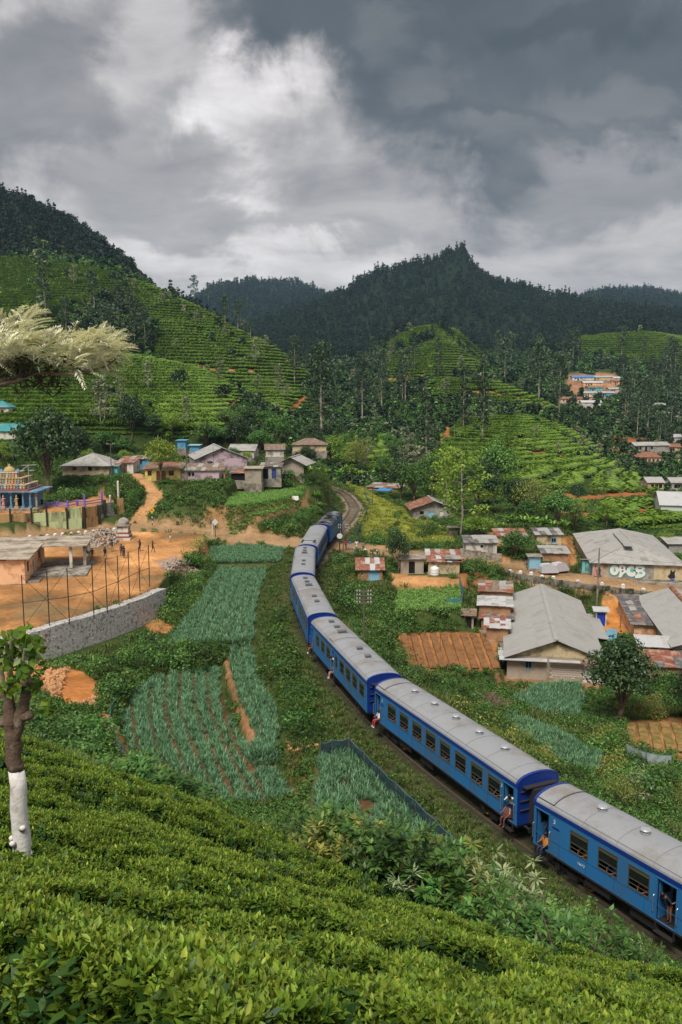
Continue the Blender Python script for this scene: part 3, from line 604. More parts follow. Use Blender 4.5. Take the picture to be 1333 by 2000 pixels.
def strap(base, az, length, width, lean, droop, seg, r, v):
    """one arching strap leaf as a strip"""
    d = np.array([math.cos(az), math.sin(az), 0]); s_ = np.array([-d[1], d[0], 0]); V = []
    p = np.array(base, float); ang = lean
    for i in range(seg + 1):
        t = i / seg; w = width * (.55 + .9 * t if t < .4 else .91 * (1 - ((t - .4) / .6) ** 2.0)) * .5 + .0
        V += [p - s_ * w, p + s_ * w]
        p = p + (d * math.sin(ang) + np.array([0, 0, math.cos(ang)])) * (length / seg); ang += droop / seg
    V = np.array(V); Q = np.array([[2 * i, 2 * i + 1, 2 * i + 3, 2 * i + 2] for i in range(seg)])
    return V, Q, np.full(len(V), v)

# prototypes for the scattered ground cover (kept in collections outside the scene)
def proto_col(name, meshes):
    c = bpy.data.collections.new(name)
    for i, me in enumerate(meshes): c.objects.link(bpy.data.objects.new(f'{name}_{i}', me))
    return c
def scatter(name, col, P, rot, scl, idx, label=None, kind='stuff', parent=None):
    n = len(P)
    me = bpy.data.meshes.new(name); me.vertices.add(n); me.vertices.foreach_set('co', np.asarray(P, np.float32).ravel())
    for k, typ, f, arr in (('rot', 'FLOAT_VECTOR', 'vector', rot), ('scl', 'FLOAT_VECTOR', 'vector', scl), ('idx', 'INT', 'value', idx)):
        a = me.attributes.new(k, typ, 'POINT'); a.data.foreach_set(f, np.asarray(arr, np.int32 if typ == 'INT' else np.float32).ravel())
    o = link(name, me, parent); g = bpy.data.node_groups.new(name, 'GeometryNodeTree')
    g.interface.new_socket('Geometry', in_out='INPUT', socket_type='NodeSocketGeometry'); g.interface.new_socket('Geometry', in_out='OUTPUT', socket_type='NodeSocketGeometry')
    gi = g.nodes.new('NodeGroupInput'); go = g.nodes.new('NodeGroupOutput'); ip = g.nodes.new('GeometryNodeInstanceOnPoints'); ci = g.nodes.new('GeometryNodeCollectionInfo')
    ci.inputs['Collection'].default_value = col; ci.inputs['Separate Children'].default_value = True; ci.inputs['Reset Children'].default_value = True
    ip.inputs['Pick Instance'].default_value = True
    g.links.new(gi.outputs[0], ip.inputs['Points']); g.links.new(ci.outputs[0], ip.inputs['Instance'])
    for k, typ, so_ in (('rot', 'FLOAT_VECTOR', 'Rotation'), ('scl', 'FLOAT_VECTOR', 'Scale'), ('idx', 'INT', 'Instance Index')):
        na = g.nodes.new('GeometryNodeInputNamedAttribute'); na.data_type = typ; na.inputs['Name'].default_value = k
        g.links.new(na.outputs[0], ip.inputs[so_])
    g.links.new(ip.outputs[0], go.inputs[0])
    md = o.modifiers.new('scatter', 'NODES'); md.node_group = g
    return tag(o, label, None, None, kind)
def rots(n, r, tilt=.12):
    return np.stack([r.normal(0, tilt, n), r.normal(0, tilt, n), r.uniform(0, 6.283, n)], 1)
def s3(a, z=None): a = np.asarray(a); return np.stack([a, a, a if z is None else a * z], 1)

def tea_sprig(r, fine=True):
    V = []; Q = []; A = []; o = 0
    nl = r.integers(5, 8); h = .10
    for i in range(nl):
        t = i / (nl - 1); az = i * 2.4 + r.uniform(-.4, .4); ln = (.105 - .05 * t) * r.uniform(.8, 1.2); lean = (1.05 - .85 * t) + r.uniform(-.15, .2)
        d = np.array([math.cos(az) * math.sin(lean), math.sin(az) * math.sin(lean), math.cos(lean)]); sd_ = np.array([-math.sin(az), math.cos(az), 0]); up = np.cross(sd_, d) * -1
        up = up if up[2] > 0 else -up
        b = np.array([0, 0, -.06 + h * t]); w = ln * .245; cup = .30
        m0, m1, m2 = b, b + d * ln * .5 - up * 0.0, b + d * ln - up * ln * .18
        l1 = b + d * ln * .28 + sd_ * w * .75 + up * w * cup; l2 = b + d * ln * .68 + sd_ * w * .72 + up * w * cup - up * ln * .04
        r1 = b + d * ln * .28 - sd_ * w * .75 + up * w * cup; r2 = b + d * ln * .68 - sd_ * w * .72 + up * w * cup - up * ln * .04
        V += [m0, m1, m2, l1, l2, r1, r2]; Q += [[o, o + 3, o + 4, o + 1], [o + 1, o + 4, o + 2, o + 2], [o, o + 1, o + 6, o + 5], [o + 1, o + 2, o + 2, o + 6]]
        A += [np.clip(.15 + .6 * t + r.uniform(-.2, .25), 0, 1)] * 7; o += 7
    q4 = [[q[0], q[1], q[2], q[3]] for q in Q if len(set(q)) == 4]; q3 = [list(dict.fromkeys(q)) for q in Q if len(set(q)) == 3]
    return np_mesh('tea_sprig', np.array(V), [np.array(q4), np.array(q3)], [M_tea], attrs={'v': ('FLOAT', A)})
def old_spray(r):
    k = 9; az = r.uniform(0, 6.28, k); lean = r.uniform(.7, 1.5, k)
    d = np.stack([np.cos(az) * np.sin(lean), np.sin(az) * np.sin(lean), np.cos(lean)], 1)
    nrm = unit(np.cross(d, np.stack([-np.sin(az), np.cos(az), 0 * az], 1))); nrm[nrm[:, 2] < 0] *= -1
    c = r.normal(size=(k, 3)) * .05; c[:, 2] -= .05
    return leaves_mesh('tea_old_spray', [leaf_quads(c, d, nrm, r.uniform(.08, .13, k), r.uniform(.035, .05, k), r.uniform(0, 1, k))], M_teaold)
r = np.random.default_rng(3)
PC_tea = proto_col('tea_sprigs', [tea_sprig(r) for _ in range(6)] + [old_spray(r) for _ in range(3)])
def leek_plant(r, m, hgt=.5):
    pr = []
    for i in range(r.integers(6, 9)): pr.append(strap((0, 0, .03), r.uniform(0, 6.28), hgt * r.uniform(.8, 1.35), .045, r.uniform(.12, .5), r.uniform(.5, 1.9), 4, r, r.uniform(0, 1)))
    return leaves_mesh('leek_plant', pr, m)
PC_leek = proto_col('leek_plants', [leek_plant(r, M_leek) for _ in range(5)])
PC_young = proto_col('young_plants', [leek_plant(r, M_leekgreen, .38) for _ in range(4)])
def tuft(r, m, hgt, n=16, w=.035, sp=.18):
    pr = []
    for i in range(n): a = r.uniform(0, 6.28); q_ = r.uniform(0, sp); pr.append(strap((q_ * math.cos(a), q_ * math.sin(a), -.05), a + r.normal(0, .5), hgt * r.uniform(.6, 1.3), w, r.uniform(.05, .5), r.uniform(.3, 1.4), 3, r, r.uniform(0, 1)))
    return leaves_mesh('grass_tuft', pr, m)
def herb(r, m, R_=.5, per=12, cl=9, ln=.16, wd=.09, flat=.7):
    c = np.stack([r.normal(0, R_ * .45, cl), r.normal(0, R_ * .45, cl), r.uniform(.05, R_ * .9, cl)], 1)
    return leaves_mesh('leafy_herb', [clump_leaves(c, R_ * .38, per, ln, wd, r, flat)], m)
PC_weed = proto_col('weeds', [herb(r, M_weed) for _ in range(4)] + [herb(r, M_bush, .55) for _ in range(2)] + [tuft(r, M_grass, .48, 24, .045, .35) for _ in range(3)])
PC_grass = proto_col('grasses', [tuft(r, M_grass, .4, 22, .035, .3) for _ in range(3)] + [herb(r, M_weed, .3, 9, 6, .12, .07)])
PC_meadow = proto_col('meadow_grasses', [tuft(r, M_meadow, .45, 22, .06, .4) for _ in range(4)])
def tea_hill_bush(r):
    c = np.stack([r.uniform(-1.15, 1.15, 10), r.normal(0, .16, 10), r.uniform(.22, .5, 10)], 1)
    return leaves_mesh('hill_tea_bush', [clump_leaves(c, .42, 9, .34, .26, r, .6, .8)], M_teahill)
PC_hill = proto_col('hill_tea_bushes', [tea_hill_bush(r) for _ in range(5)])
def far_tree(r, h=14, w=3.6, m=None, bare=.25, slim=1.0):
    cl = 20; z = r.uniform(bare, 1.0, cl) * h; ww = w * np.sqrt(np.clip(1.08 - (z / h), .06, 1)) * slim
    a = r.uniform(0, 6.28, cl); c = np.stack([np.cos(a) * ww * .6, np.sin(a) * ww * .6, z], 1)
    return leaves_mesh('forest_tree_crown', [clump_leaves(c, w * .42, 9, 1.5, 1.1, r, .7, .5)], m or M_forest)
PC_forest = proto_col('forest_trees', [far_tree(r, r.uniform(9, 14), r.uniform(4, 5.6)) for _ in range(6)] + [far_tree(r, 16, 2.6, M_forest, .15, .8) for _ in range(2)])
PC_wood = proto_col('wood_shrubs', [far_tree(r, r.uniform(3, 6), r.uniform(2.2, 3.2), M_dark, .1) for _ in range(3)] + [far_tree(r, r.uniform(2.5, 4), r.uniform(1.8, 2.6), M_bush, .1) for _ in range(3)] + [far_tree(r, 5, 1.6, M_silver, .2)])

# ---------------------------------------------------------------- the tea under the camera
TEADIR = np.array([.76, -.65])                      # the way the rows run
def tea_profile(x, y):
    """height of the bush tops above the soil: rows of bushes with dark gaps between"""
    a = x * TEADIR[0] + y * TEADIR[1]; b = -x * TEADIR[1] * -1 * -1 + y * TEADIR[0]
    b = b + .35 * fbm(a / 5, b / 5, 51) ; a = a + .5 * fbm(a / 3, b / 3, 77)
    rb = b / 1.45; row = np.floor(rb); fb_ = np.abs(rb - row - .5) * 2
    ca = a / 1.6 + _hash(row.astype(np.int64), np.zeros_like(row, dtype=np.int64), 5); cu = np.floor(ca); fa = np.abs(ca - cu - .5) * 2
    gap = np.maximum(sstep(.58, .95, fb_), .8 * sstep(.70, 1.0, fa) * (_hash(row.astype(np.int64), cu.astype(np.int64), 11) > .35))
    hh = .70 + .28 * _hash(row.astype(np.int64), cu.astype(np.int64), 8) + .22 * fbm(x / .8, y / .8, 41)
    hol = sstep(.12, .42, fbm(x / 1.9, y / 1.9, 93)); return hh * (1 - .84 * gap) * (1 - .5 * hol), np.maximum(gap, .8 * hol)
TEA_EDGE = [(-700, 1385), (-250, 1395), (0, 1405), (150, 1478), (300, 1535), (430, 1560), (520, 1600), (600, 1640), (700, 1720), (800, 1775), (900, 1810), (1000, 1822), (1100, 1850), (1333, 1900), (1700, 1955), (1700, 6000), (-1500, 6000)]
def tea_here(x, y):
    g = ground(x, y); px, py = project(x, y, g + .85); return in_poly(TEA_EDGE, px, py) & (y < 33)
r = np.random.default_rng(11)
# soil-hugging bush bodies: a lumpy dark sheet below the shoots
gs = np.exp(np.linspace(math.log(1.3), math.log(33), 330)); gtc = np.linspace(-.62, .62, 380)
tT, tY = np.meshgrid(gtc, gs); tX = tT * tY
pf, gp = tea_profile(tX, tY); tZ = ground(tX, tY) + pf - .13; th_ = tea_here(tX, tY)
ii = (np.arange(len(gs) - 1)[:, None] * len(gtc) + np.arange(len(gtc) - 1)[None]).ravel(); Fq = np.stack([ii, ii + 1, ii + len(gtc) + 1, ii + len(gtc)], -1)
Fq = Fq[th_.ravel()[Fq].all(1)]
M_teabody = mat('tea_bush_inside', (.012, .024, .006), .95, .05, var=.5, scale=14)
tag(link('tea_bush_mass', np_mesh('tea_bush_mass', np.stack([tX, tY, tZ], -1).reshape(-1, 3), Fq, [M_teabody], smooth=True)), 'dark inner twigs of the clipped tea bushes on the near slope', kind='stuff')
NT = 330000
yy = np.exp(r.uniform(math.log(1.6), math.log(33), NT)) ; tt = r.uniform(-.6, .6, NT)
keep = r.uniform(0, 1, NT) < np.clip((yy / 12.0) ** 1.0, .10, 1.0); yy, tt = yy[keep], tt[keep]; xx = tt * yy
k = tea_here(xx, yy); xx, yy = xx[k], yy[k]
pf, gp = tea_profile(xx, yy); g = ground(xx, yy); e_ = .12
gx_ = (tea_profile(xx + e_, yy)[0] + ground(xx + e_, yy) - pf - g) / e_; gy_ = (tea_profile(xx, yy + e_)[0] + ground(xx, yy + e_) - pf - g) / e_
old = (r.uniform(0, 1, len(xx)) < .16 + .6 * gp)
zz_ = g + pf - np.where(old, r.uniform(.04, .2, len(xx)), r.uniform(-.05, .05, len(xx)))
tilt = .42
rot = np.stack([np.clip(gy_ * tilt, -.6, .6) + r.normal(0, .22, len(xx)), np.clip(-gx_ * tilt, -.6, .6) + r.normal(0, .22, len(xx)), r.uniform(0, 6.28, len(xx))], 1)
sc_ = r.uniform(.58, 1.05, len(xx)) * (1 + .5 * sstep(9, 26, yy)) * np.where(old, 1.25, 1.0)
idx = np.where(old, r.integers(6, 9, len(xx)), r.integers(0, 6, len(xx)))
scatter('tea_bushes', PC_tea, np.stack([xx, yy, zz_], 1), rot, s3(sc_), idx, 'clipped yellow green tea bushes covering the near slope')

# ---------------------------------------------------------------- crops
def rows_in(poly, n_beds, per_m2, r, furrow=.16, along=None):
    pa = np.array(poly); lo, hi = pa.min(0), pa.max(0); ar = (hi - lo).prod(); n_ = int(ar * per_m2)
    x = r.uniform(lo[0], hi[0], n_); y = r.uniform(lo[1], hi[1], n_); k = in_poly(poly, x + .5 * vnoise(x / .9, y / .9, 3), y + .5 * vnoise(x / .9, y / .9, 4)) & (vnoise(x / 1.3, y / 1.3, 6) > -.43); return x[k], y[k]
def crop(name, fields, col, nproto, per, h, label, r):
    P = []; S_ = []
    for key, rows in fields:
        poly, zl, beds, pts = LEEK[key]; x, y = rows_in(poly, 1, per, r)
        if beds > 1:                                  # beds follow lines in the photograph's furrow direction
            c = FURROW[key]; d = np.full(len(x), 1e9)
            for line in c:
                w_ = [tuple(at(px, py, z=zl)[:2]) for px, py in line]; dd, _ = seg_dist(w_, x, y); d = np.minimum(d, dd)
            k = d > FURW[key] * r.uniform(.75, 1.35, len(x)); x, y = x[k], y[k]
        P.append(np.stack([x, y, ground(x, y) - .02], 1))
    P = np.concatenate(P); n_ = len(P)
    scatter(name, col, P, rots(n_, r, .15), s3(r.uniform(.7, 1.3, n_) * h), r.integers(0, nproto, n_), label)
FURROW = {'lower': [[(258, 1380), (262, 1430), (275, 1490), (300, 1540)], [(296, 1345), (292, 1400), (305, 1460), (340, 1540)], [(325, 1322), (322, 1390), (340, 1460), (385, 1560)], [(352, 1318), (352, 1390), (375, 1460), (425, 1570)], [(378, 1318), (382, 1390), (410, 1460), (455, 1560)], [(403, 1316), (410, 1390), (440, 1460), (490, 1560)], [(428, 1330), (440, 1410), (470, 1480), (520, 1566)]],
          'strip': [[(470, 1262), (476, 1330), (505, 1400), (515, 1440), (520, 1475)]],
          'upper': [[(444, 1112), (410, 1180), (362, 1262)], [(462, 1112), (432, 1180), (392, 1262)], [(478, 1112), (452, 1180), (418, 1262)], [(494, 1112), (472, 1180), (440, 1262)], [(509, 1112), (488, 1180), (468, 1262)]],
          'railside': [[(642, 1478), (690, 1560), (740, 1620), (800, 1690)], [(655, 1476), (715, 1560), (830, 1680)], [(672, 1474), (735, 1555), (860, 1672)], [(632, 1510), (670, 1590), (720, 1650)]]}
FURW = {'lower': .24, 'strip': .14, 'upper': .15, 'railside': .10}
crop('leek_field', [('lower', 0), ('strip', 0), ('upper', 0), ('top', 0), ('railside', 0), ('barn', 0), ('slope', 0)], PC_leek, 5, 36, 1.1, 'blue green leeks growing in long beds beside the railway', r)
crop('bean_field', [('terrace', 0), ('village', 0), ('villagelow', 0)], PC_young, 4, 20, 1.3, 'light green vegetable plants on small garden terraces', r)

# ---------------------------------------------------------------- ground cover of banks, verges and meadows
def sample(n_, y0, y1, r, t0=-.56, t1=.56):
    y = np.exp(r.uniform(math.log(y0), math.log(y1), n_)); t = r.uniform(t0, t1, n_); return t * y, y
def lookup(A, x, y):
    c = np.clip(np.rint((x / y - TC[0]) / (TC[1] - TC[0])).astype(int), 0, len(TC) - 1); i = np.clip(np.rint(np.interp(np.log(y), ALL_S, np.arange(len(ALL_S)))).astype(int), 0, len(ALL_S) - 1); return A[i, c]
NOGROW = []                            # building footprints, filled in by the structures below
def cover(r):
    x, y = sample(120000, 22, 232, r)
    bare = lookup(BARE, x, y); g = ground(x, y); px, py = project(x, y, g)
    mead = in_poly([(650, 930), (700, 948), (770, 985), (802, 1000), (895, 1042), (890, 1064), (790, 1064), (712, 1052), (703, 1020), (716, 990), (690, 958)], px, py) & (y > 120)
    keep = (r.uniform(0, 1, len(x)) > bare) & ~tea_here(x, y) & (~lookup(TEAM, x, y))
    for poly in NOGROW: keep &= ~in_poly(poly, x, y)
    d, _ = seg_dist([tuple(p) for p in TRACKS[:, :2]], x, y); keep &= d > 1.02
    for k_ in LEEK:
        pl = LEEK[k_][0]; dl, _ = seg_dist(pl, x, y, True); keep &= ~(in_poly(pl, x, y) | (dl < .55))
    dr, _ = seg_dist([tuple(p[:2]) for p in ROADS], x, y); keep &= dr > 2.9
    verge = (d < 5.5) | (in_poly([(560, 1080), (520, 1120), (492, 1260), (545, 1400), (560, 1500), (640, 1470), (600, 1300), (575, 1180)], px, py))
    x, y, g, mead, verge, dd = x[keep], y[keep], g[keep], mead[keep], verge[keep], d[keep]
    u_ = r.uniform(0, 1, len(x)); patch = fbm(x / 5, y / 5, 61)
    k = mead; n_ = int(k.sum())
    scatter('meadow_grass', PC_meadow, np.stack([x, y, g], 1)[k], rots(n_, r), s3(r.uniform(.8, 1.5, n_) * 1.3, .8), r.integers(0, 4, n_), 'yellow green meadow grass beside the far bend of the track')
    k = ~mead & verge & ((u_ < .9)); n_ = int(k.sum())
    scatter('verge_grass', PC_grass, np.stack([x, y, g], 1)[k], rots(n_, r), s3(r.uniform(.6, 1.2, n_) * (.8 + y[k] / 200) * np.clip(.5 + (dd[k] - 1.0) * .3, .5, 1)), r.integers(0, 4, n_), 'rough green grass along the railway verge')
    k = ~mead & ~verge; n_ = int(k.sum()); idx_ = np.where(patch[k] > .12, r.integers(6, 9, n_), r.integers(0, 6, n_))
    scatter('bank_undergrowth', PC_weed, np.stack([x, y, g], 1)[k], rots(n_, r), s3(r.uniform(.55, 1.35, n_) * (.8 + y[k] / 260) * (1 + .6 * np.clip(patch[k], -.4, .8))), idx_, 'tangled green weeds and low shrubs covering the banks')
# ---------------------------------------------------------------- tea rows on the hills
def hill_tea(r):
    PS = []; SS = []; RS = []
    for (poly, a_, b_), n_, dz in zip(HILLTEA, (52000, 52000, 16000, 16000, 42000, 18000, 12000, 10000, 9000), (1.15, 1.7, 2.0, 1.5, .85, 2.2, 1.0, 1.3, .6)):
        pa = np.array(poly, float); t0, t1 = (pa[:, 0].min() - 680) / F, (pa[:, 0].max() - 650) / F
        x, y = sample(n_ * 2, a_, b_, r, max(t0, -.55), min(t1, .55)); px, py = project(x, y, ground(x, y)); k = in_poly(poly, px, py) & lookup(TEAM, x, y); x, y = x[k][:n_], y[k][:n_]
        for _ in range(2):
            g = ground(x, y); e_ = 1.5; gx = (ground(x + e_, y) - ground(x - e_, y)) / (2 * e_); gy = (ground(x, y + e_) - ground(x, y - e_)) / (2 * e_); s2 = gx * gx + gy * gy + 1e-4
            wz = .5 * dz * fbm(x / 40, y / 40, 15); zt = (np.rint((g - wz) / dz)) * dz + wz; f = np.clip((zt - g) / s2, -6, 6); x = x + f * gx; y = y + f * gy
        g = ground(x, y); wz = .5 * dz * fbm(x / 40, y / 40, 15); ok = (np.abs(g - wz - np.rint((g - wz) / dz) * dz) < dz * .15) & lookup(TEAM, x, y); x, y, g, gx, gy, s2 = x[ok], y[ok], g[ok], gx[ok], gy[ok], s2[ok]
        row = dz / np.sqrt(s2); w = np.clip(row * .84, .9, 3.8)
        PS.append(np.stack([x, y, g], 1)); RS.append(np.stack([0 * x, 0 * x, np.arctan2(gx, -gy) + r.normal(0, .06, len(x))], 1))
        SS.append(np.stack([np.clip(y / 260, .9, 2.4) * r.uniform(.8, 1.2, len(x)), w * .95, np.clip(w * .7, 1.0, 2.4) * r.uniform(.85, 1.1, len(x))], 1))
    P = np.concatenate(PS); scatter('hill_tea_rows', PC_hill, P, np.concatenate(RS), np.concatenate(SS), r.integers(0, 5, len(P)), 'rows of clipped tea following the contours of the hills')
# ---------------------------------------------------------------- woods
def woods(r):
    x, y = sample(60000, 232, 900, r); g = ground(x, y); px, py = project(x, y, g)
    k = ~lookup(TEAM, x, y) & (lookup(BARE, x, y) < .5) & ~((px < 330) & (py < 505))
    dark = in_poly([(560, 560), (1333, 560), (1500, 700), (1500, 830), (1190, 840), (1100, 760), (950, 690), (850, 640), (700, 720), (640, 740)], px, py)
    gully = in_poly([(110, 650), (190, 595), (250, 600), (300, 660), (290, 698), (180, 690)], px, py)
    p_ = np.where(dark | gully, .75, .4); k &= r.uniform(0, 1, len(x)) < p_
    k &= ~(in_poly([(1095, 725), (1215, 725), (1215, 812), (1085, 812)], px, py) & (r.uniform(0, 1, len(x)) < .8))
    for poly in NOGROW: k &= ~in_poly(poly, x, y)
    x, y, g = x[k], y[k], g[k]; n_ = len(x); sc = r.uniform(.35, 1.05, n_) * np.clip(y / 420, .6, 1.5)
    scatter('hill_woodland', PC_wood, np.stack([x, y, g - .3], 1), rots(n_, r, .05), s3(sc), r.choice([0, 1, 2, 3, 4, 5, 6], n_, p=[.15, .15, .13, .19, .18, .15, .05]), 'dense dark scrub and small trees filling the gullies between the tea hills')
    x, y = sample(42000, 620, 3600, r, -.62, .56); g = ground(x, y); px, py = project(x, y, g)
    k = ~lookup(TEAM, x, y) & ((py < 690) | (y > 900)) & (lookup(BARE, x, y) < .5) ; k &= ~((y < 900) & (px < 330) & (py > 535))
    x, y, g = x[k], y[k], g[k]; n_ = len(x); sc = r.uniform(.4, 1.1, n_) ** 1.3 * 1.35 * np.clip(y / 1500, .75, 1.5)
    scatter('mountain_forest', PC_forest, np.stack([x, y, g - 1], 1), rots(n_, r, .04), s3(sc), r.integers(0, 8, n_), 'dark forest covering the mountains behind the tea hills')
# ================================================================ RAILWAY
M_rail = mat('rail_steel', (.20, .15, .12), .5, .5, .6, var=.3, scale=3)
M_sleeper = mat('sleeper_wood', (.055, .045, .035), .9, .1, var=.4, scale=7)
M_blue = mat('coach_blue', (.024, .145, .36), .42, .4, var=.14, scale=1.1, stain=(.045, .12, .24), stain_amt=.5, streak=True)
M_seam = mat('coach_seam', (.016, .10, .26), .5, .3)
M_navy = mat('coach_navy', (.006, .030, .20), .4, .5, var=.15, scale=2)
M_roof = mat('coach_roof_paint', (.262, .272, .292), .6, .3, var=.10, scale=1.1, stain=(.215, .20, .185), stain_amt=.45)
M_weld = mat('coach_roof_weld', (.20, .195, .19), .7, .2)
M_soot = mat('soot_roof', (.30, .34, .38), .6, .3, var=.15, scale=2, stain=(.012, .012, .014), stain_amt=1.0)
M_vent = mat('roof_vent_metal', (.15, .17, .18), .45, .4, .3, var=.2)
M_ventl = mat('roof_vent_grey', (.36, .38, .40), .45, .4, .2, var=.2)
M_black = mat('underframe_black', (.022, .020, .019), .8, .2, var=.4, scale=4)
M_gang = mat('bellows_black', (.03, .03, .04), .8, .2)
M_frame = mat('window_frame_metal', (.10, .10, .075), .5, .4, .3, var=.25)
M_blind = mat('olive_shutter', (.075, .075, .045), .6, .3, var=.2)
M_pane = mat('dark_window_glass', (.012, .016, .014), .08, .5, var=.1)
M_inside = mat('coach_inside', (.10, .11, .10), .8, .2)
M_seat = mat('seat_vinyl', (.05, .04, .035), .6, .3)
M_wheel = mat('wheel_steel', (.05, .042, .038), .6, .4, .5)
M_rust = mat('orange_wheel_rim', (.45, .16, .04), .7, .3)
M_white = mat('white_letter_paint', (.62, .62, .58), .7, .2, var=.1)
M_chrome = mat('handrail_metal', (.45, .45, .43), .35, .5, .7)

def text_mesh(s, size, name, m, ext=.004, align='CENTER'):
    cu = bpy.data.curves.new(name, 'FONT'); cu.body = s; cu.size = size; cu.extrude = ext; cu.align_x = align; cu.align_y = 'CENTER'; cu.resolution_u = 3
    ob = bpy.data.objects.new(name, cu); COL.objects.link(ob); dg = bpy.context.evaluated_depsgraph_get()
    me = bpy.data.meshes.new_from_object(ob.evaluated_get(dg)); bpy.data.objects.remove(ob); bpy.data.curves.remove(cu)
    me.materials.clear(); me.materials.append(m); me.name = name; return me

tr = thing('railway_track', 'single railway track curving from the hillside cutting away to the far bend', 'railway track')
def offset_line(P, o):
    d = np.gradient(P[:, :2], axis=0); d /= np.linalg.norm(d, axis=1, keepdims=True); return P[:, :2] + np.stack([d[:, 1], -d[:, 0]], 1) * o
for o in (-.87, .87):
    m = MB(); L_ = offset_line(TRACKS, o); n_ = offset_line(TRACKS, o - .035); p_ = offset_line(TRACKS, o + .035)
    for i in range(len(L_) - 1):
        a, b, c, d = n_[i], p_[i], p_[i + 1], n_[i + 1]
        m.face([(*a, 0), (*b, 0), (*c, 0), (*d, 0)]); m.face([(*a, -.17), (*a, 0), (*d, 0), (*d, -.17)]); m.face([(*b, 0), (*b, -.17), (*c, -.17), (*c, 0)])
    m.build('rail', M_rail, tr)
sl = MB().box(-1.3, 1.3, -.125, .125, -.07, .07).mesh('sleeper', M_sleeper)
cum = np.concatenate([[0], np.cumsum(np.hypot(*np.diff(TRACKS, axis=0).T))])
i0 = np.argmin(abs(TRACKS[:, 1] - 30))
for s_ in np.arange(cum[i0], cum[-1] - 8, .74):
    x = np.interp(s_, cum, TRACKS[:, 0]); y = np.interp(s_, cum, TRACKS[:, 1]); x2 = np.interp(s_ + .5, cum, TRACKS[:, 0]); y2 = np.interp(s_ + .5, cum, TRACKS[:, 1])
    link('sleeper', sl, tr, (x, y, -.262 + random.uniform(-.015, .01)), (0, 0, math.atan2(y2 - y, x2 - x) + math.pi / 2 + random.uniform(-.02, .02)))

HW, ZB, ZE = 1.42, 1.13, 3.55         # half width, bottom and eaves of a coach body
def roof_prof(k=14):
    return [(HW * math.cos(a) * 1.015, ZE - .04 + .60 * math.sin(a) ** .85) for a in np.linspace(0, math.pi, k + 1)]
def side_panel(L, holes, y, m):
    """a side sheet with real openings; holes = (x0,x1,z0,z1)"""
    s = 1 if y > 0 else -1; th = .07
    xs = sorted({0, L, *[h[0] for h in holes], *[h[1] for h in holes]}); zs = sorted({ZB, ZE, *[h[2] for h in holes], *[h[3] for h in holes]})
    for i in range(len(xs) - 1):
        for j in range(len(zs) - 1):
            cx, cz_ = (xs[i] + xs[i + 1]) / 2, (zs[j] + zs[j + 1]) / 2
            if any(h[0] < cx < h[1] and h[2] < cz_ < h[3] for h in holes): continue
            for yy_ in (y, y - s * th):
                m.face([(xs[i], yy_, zs[j]), (xs[i + 1], yy_, zs[j]), (xs[i + 1], yy_, zs[j + 1]), (xs[i], yy_, zs[j + 1])])
    for x0, x1, z0, z1 in holes:
        yi = y - s * th
        for a, b in (((x0, z0), (x1, z0)), ((x1, z0), (x1, z1)), ((x1, z1), (x0, z1)), ((x0, z1), (x0, z0))):
            m.face([(a[0], y, a[1]), (b[0], y, b[1]), (b[0], yi, b[1]), (a[0], yi, a[1])])
_wm = {}
def window_meshes(w, h):
    k = (round(w, 2), round(h, 2))
    if k not in _wm:
        t = .035; f = MB(); z1 = h
        f.box(-w / 2, w / 2, -.02, .05, 0, t).box(-w / 2, w / 2, -.02, .05, z1 - t, z1).box(-w / 2, -w / 2 + t, -.02, .05, t, z1 - t).box(w / 2 - t, w / 2, -.02, .05, t, z1 - t)
        bars = MB().box(-w / 2 + t, w / 2 - t, .0, .03, h * .40, h * .40 + .03).mesh('glazing_bar', M_frame)
        pane = MB().box(-w / 2 + t, w / 2 - t, .02, .035, h * .43, h * .80).mesh('pane', M_pane)
        bl = MB()
        for i in range(4): bl.box(-w / 2 + t, w / 2 - t, .0 + .01 * (i % 2), .04, h * .80 + i * h * .2 / 4 * .97, h * .80 + (i + .9) * h * .2 / 4 * .97)
        low = MB().box(-w / 2 + t, w / 2 - t, .005, .03, h * .20, h * .20 + .022).mesh('glazing_bar', M_frame)
        _wm[k] = (f.mesh('window_frame', M_frame), bars, pane, bl.mesh('shutter', M_blind), low)
    return _wm[k]
wheel_me = MB().lathe([(.47, 0), (.47, .06), (.43, .12), (.12, .12), (.12, .16)], 18).mesh('wheel', M_wheel)
rim_me = MB().lathe([(.36, .122), (.36, .135), (.28, .135), (.28, .122)], 18).mesh('wheel_rim', M_rust)
def bogie_mesh():
    m = MB()
    for s in (-1, 1):
        m.box(-1.45, 1.45, s * 1.02 - .08, s * 1.02 + .08, .42, .62); m.box(-.35, .35, s * 1.06 - .1, s * 1.06 + .1, .25, .55)
        for x in (-1.0, 1.0): m.box(x - .16, x + .16, s * 1.1 - .1, s * 1.1 + .1, .32, .72); m.tube([(x - .35, s * 1.08, .45), (x - .35, s * 1.08, .8)], .07, 6); m.tube([(x + .35, s * 1.08, .45), (x + .35, s * 1.08, .8)], .07, 6)
    m.box(-.25, .25, -1.1, 1.1, .45, .8); return m.mesh('bogie', M_black)
bogie_me = bogie_mesh()
round_vent = MB().lathe([(.21, -.06), (.23, .05), (.23, .09), (.10, .10), (.10, .15), (.25, .16), (.27, .20), (.22, .25), (.08, .27)], 16).mesh('roof_ventilator', M_ventl)
box_vent = MB().box(-.16, .16, -.2, .2, -.08, .13).box(-.21, .21, -.25, .25, .13, .19).mesh('roof_ventilator', M_vent)
big_vent = MB().box(-.2, .2, -.3, .3, -.08, .16).box(-.26, .26, -.4, .4, .16, .22).box(-.5, -.26, -.06, .06, .02, .1).mesh('roof_ventilator', M_vent)
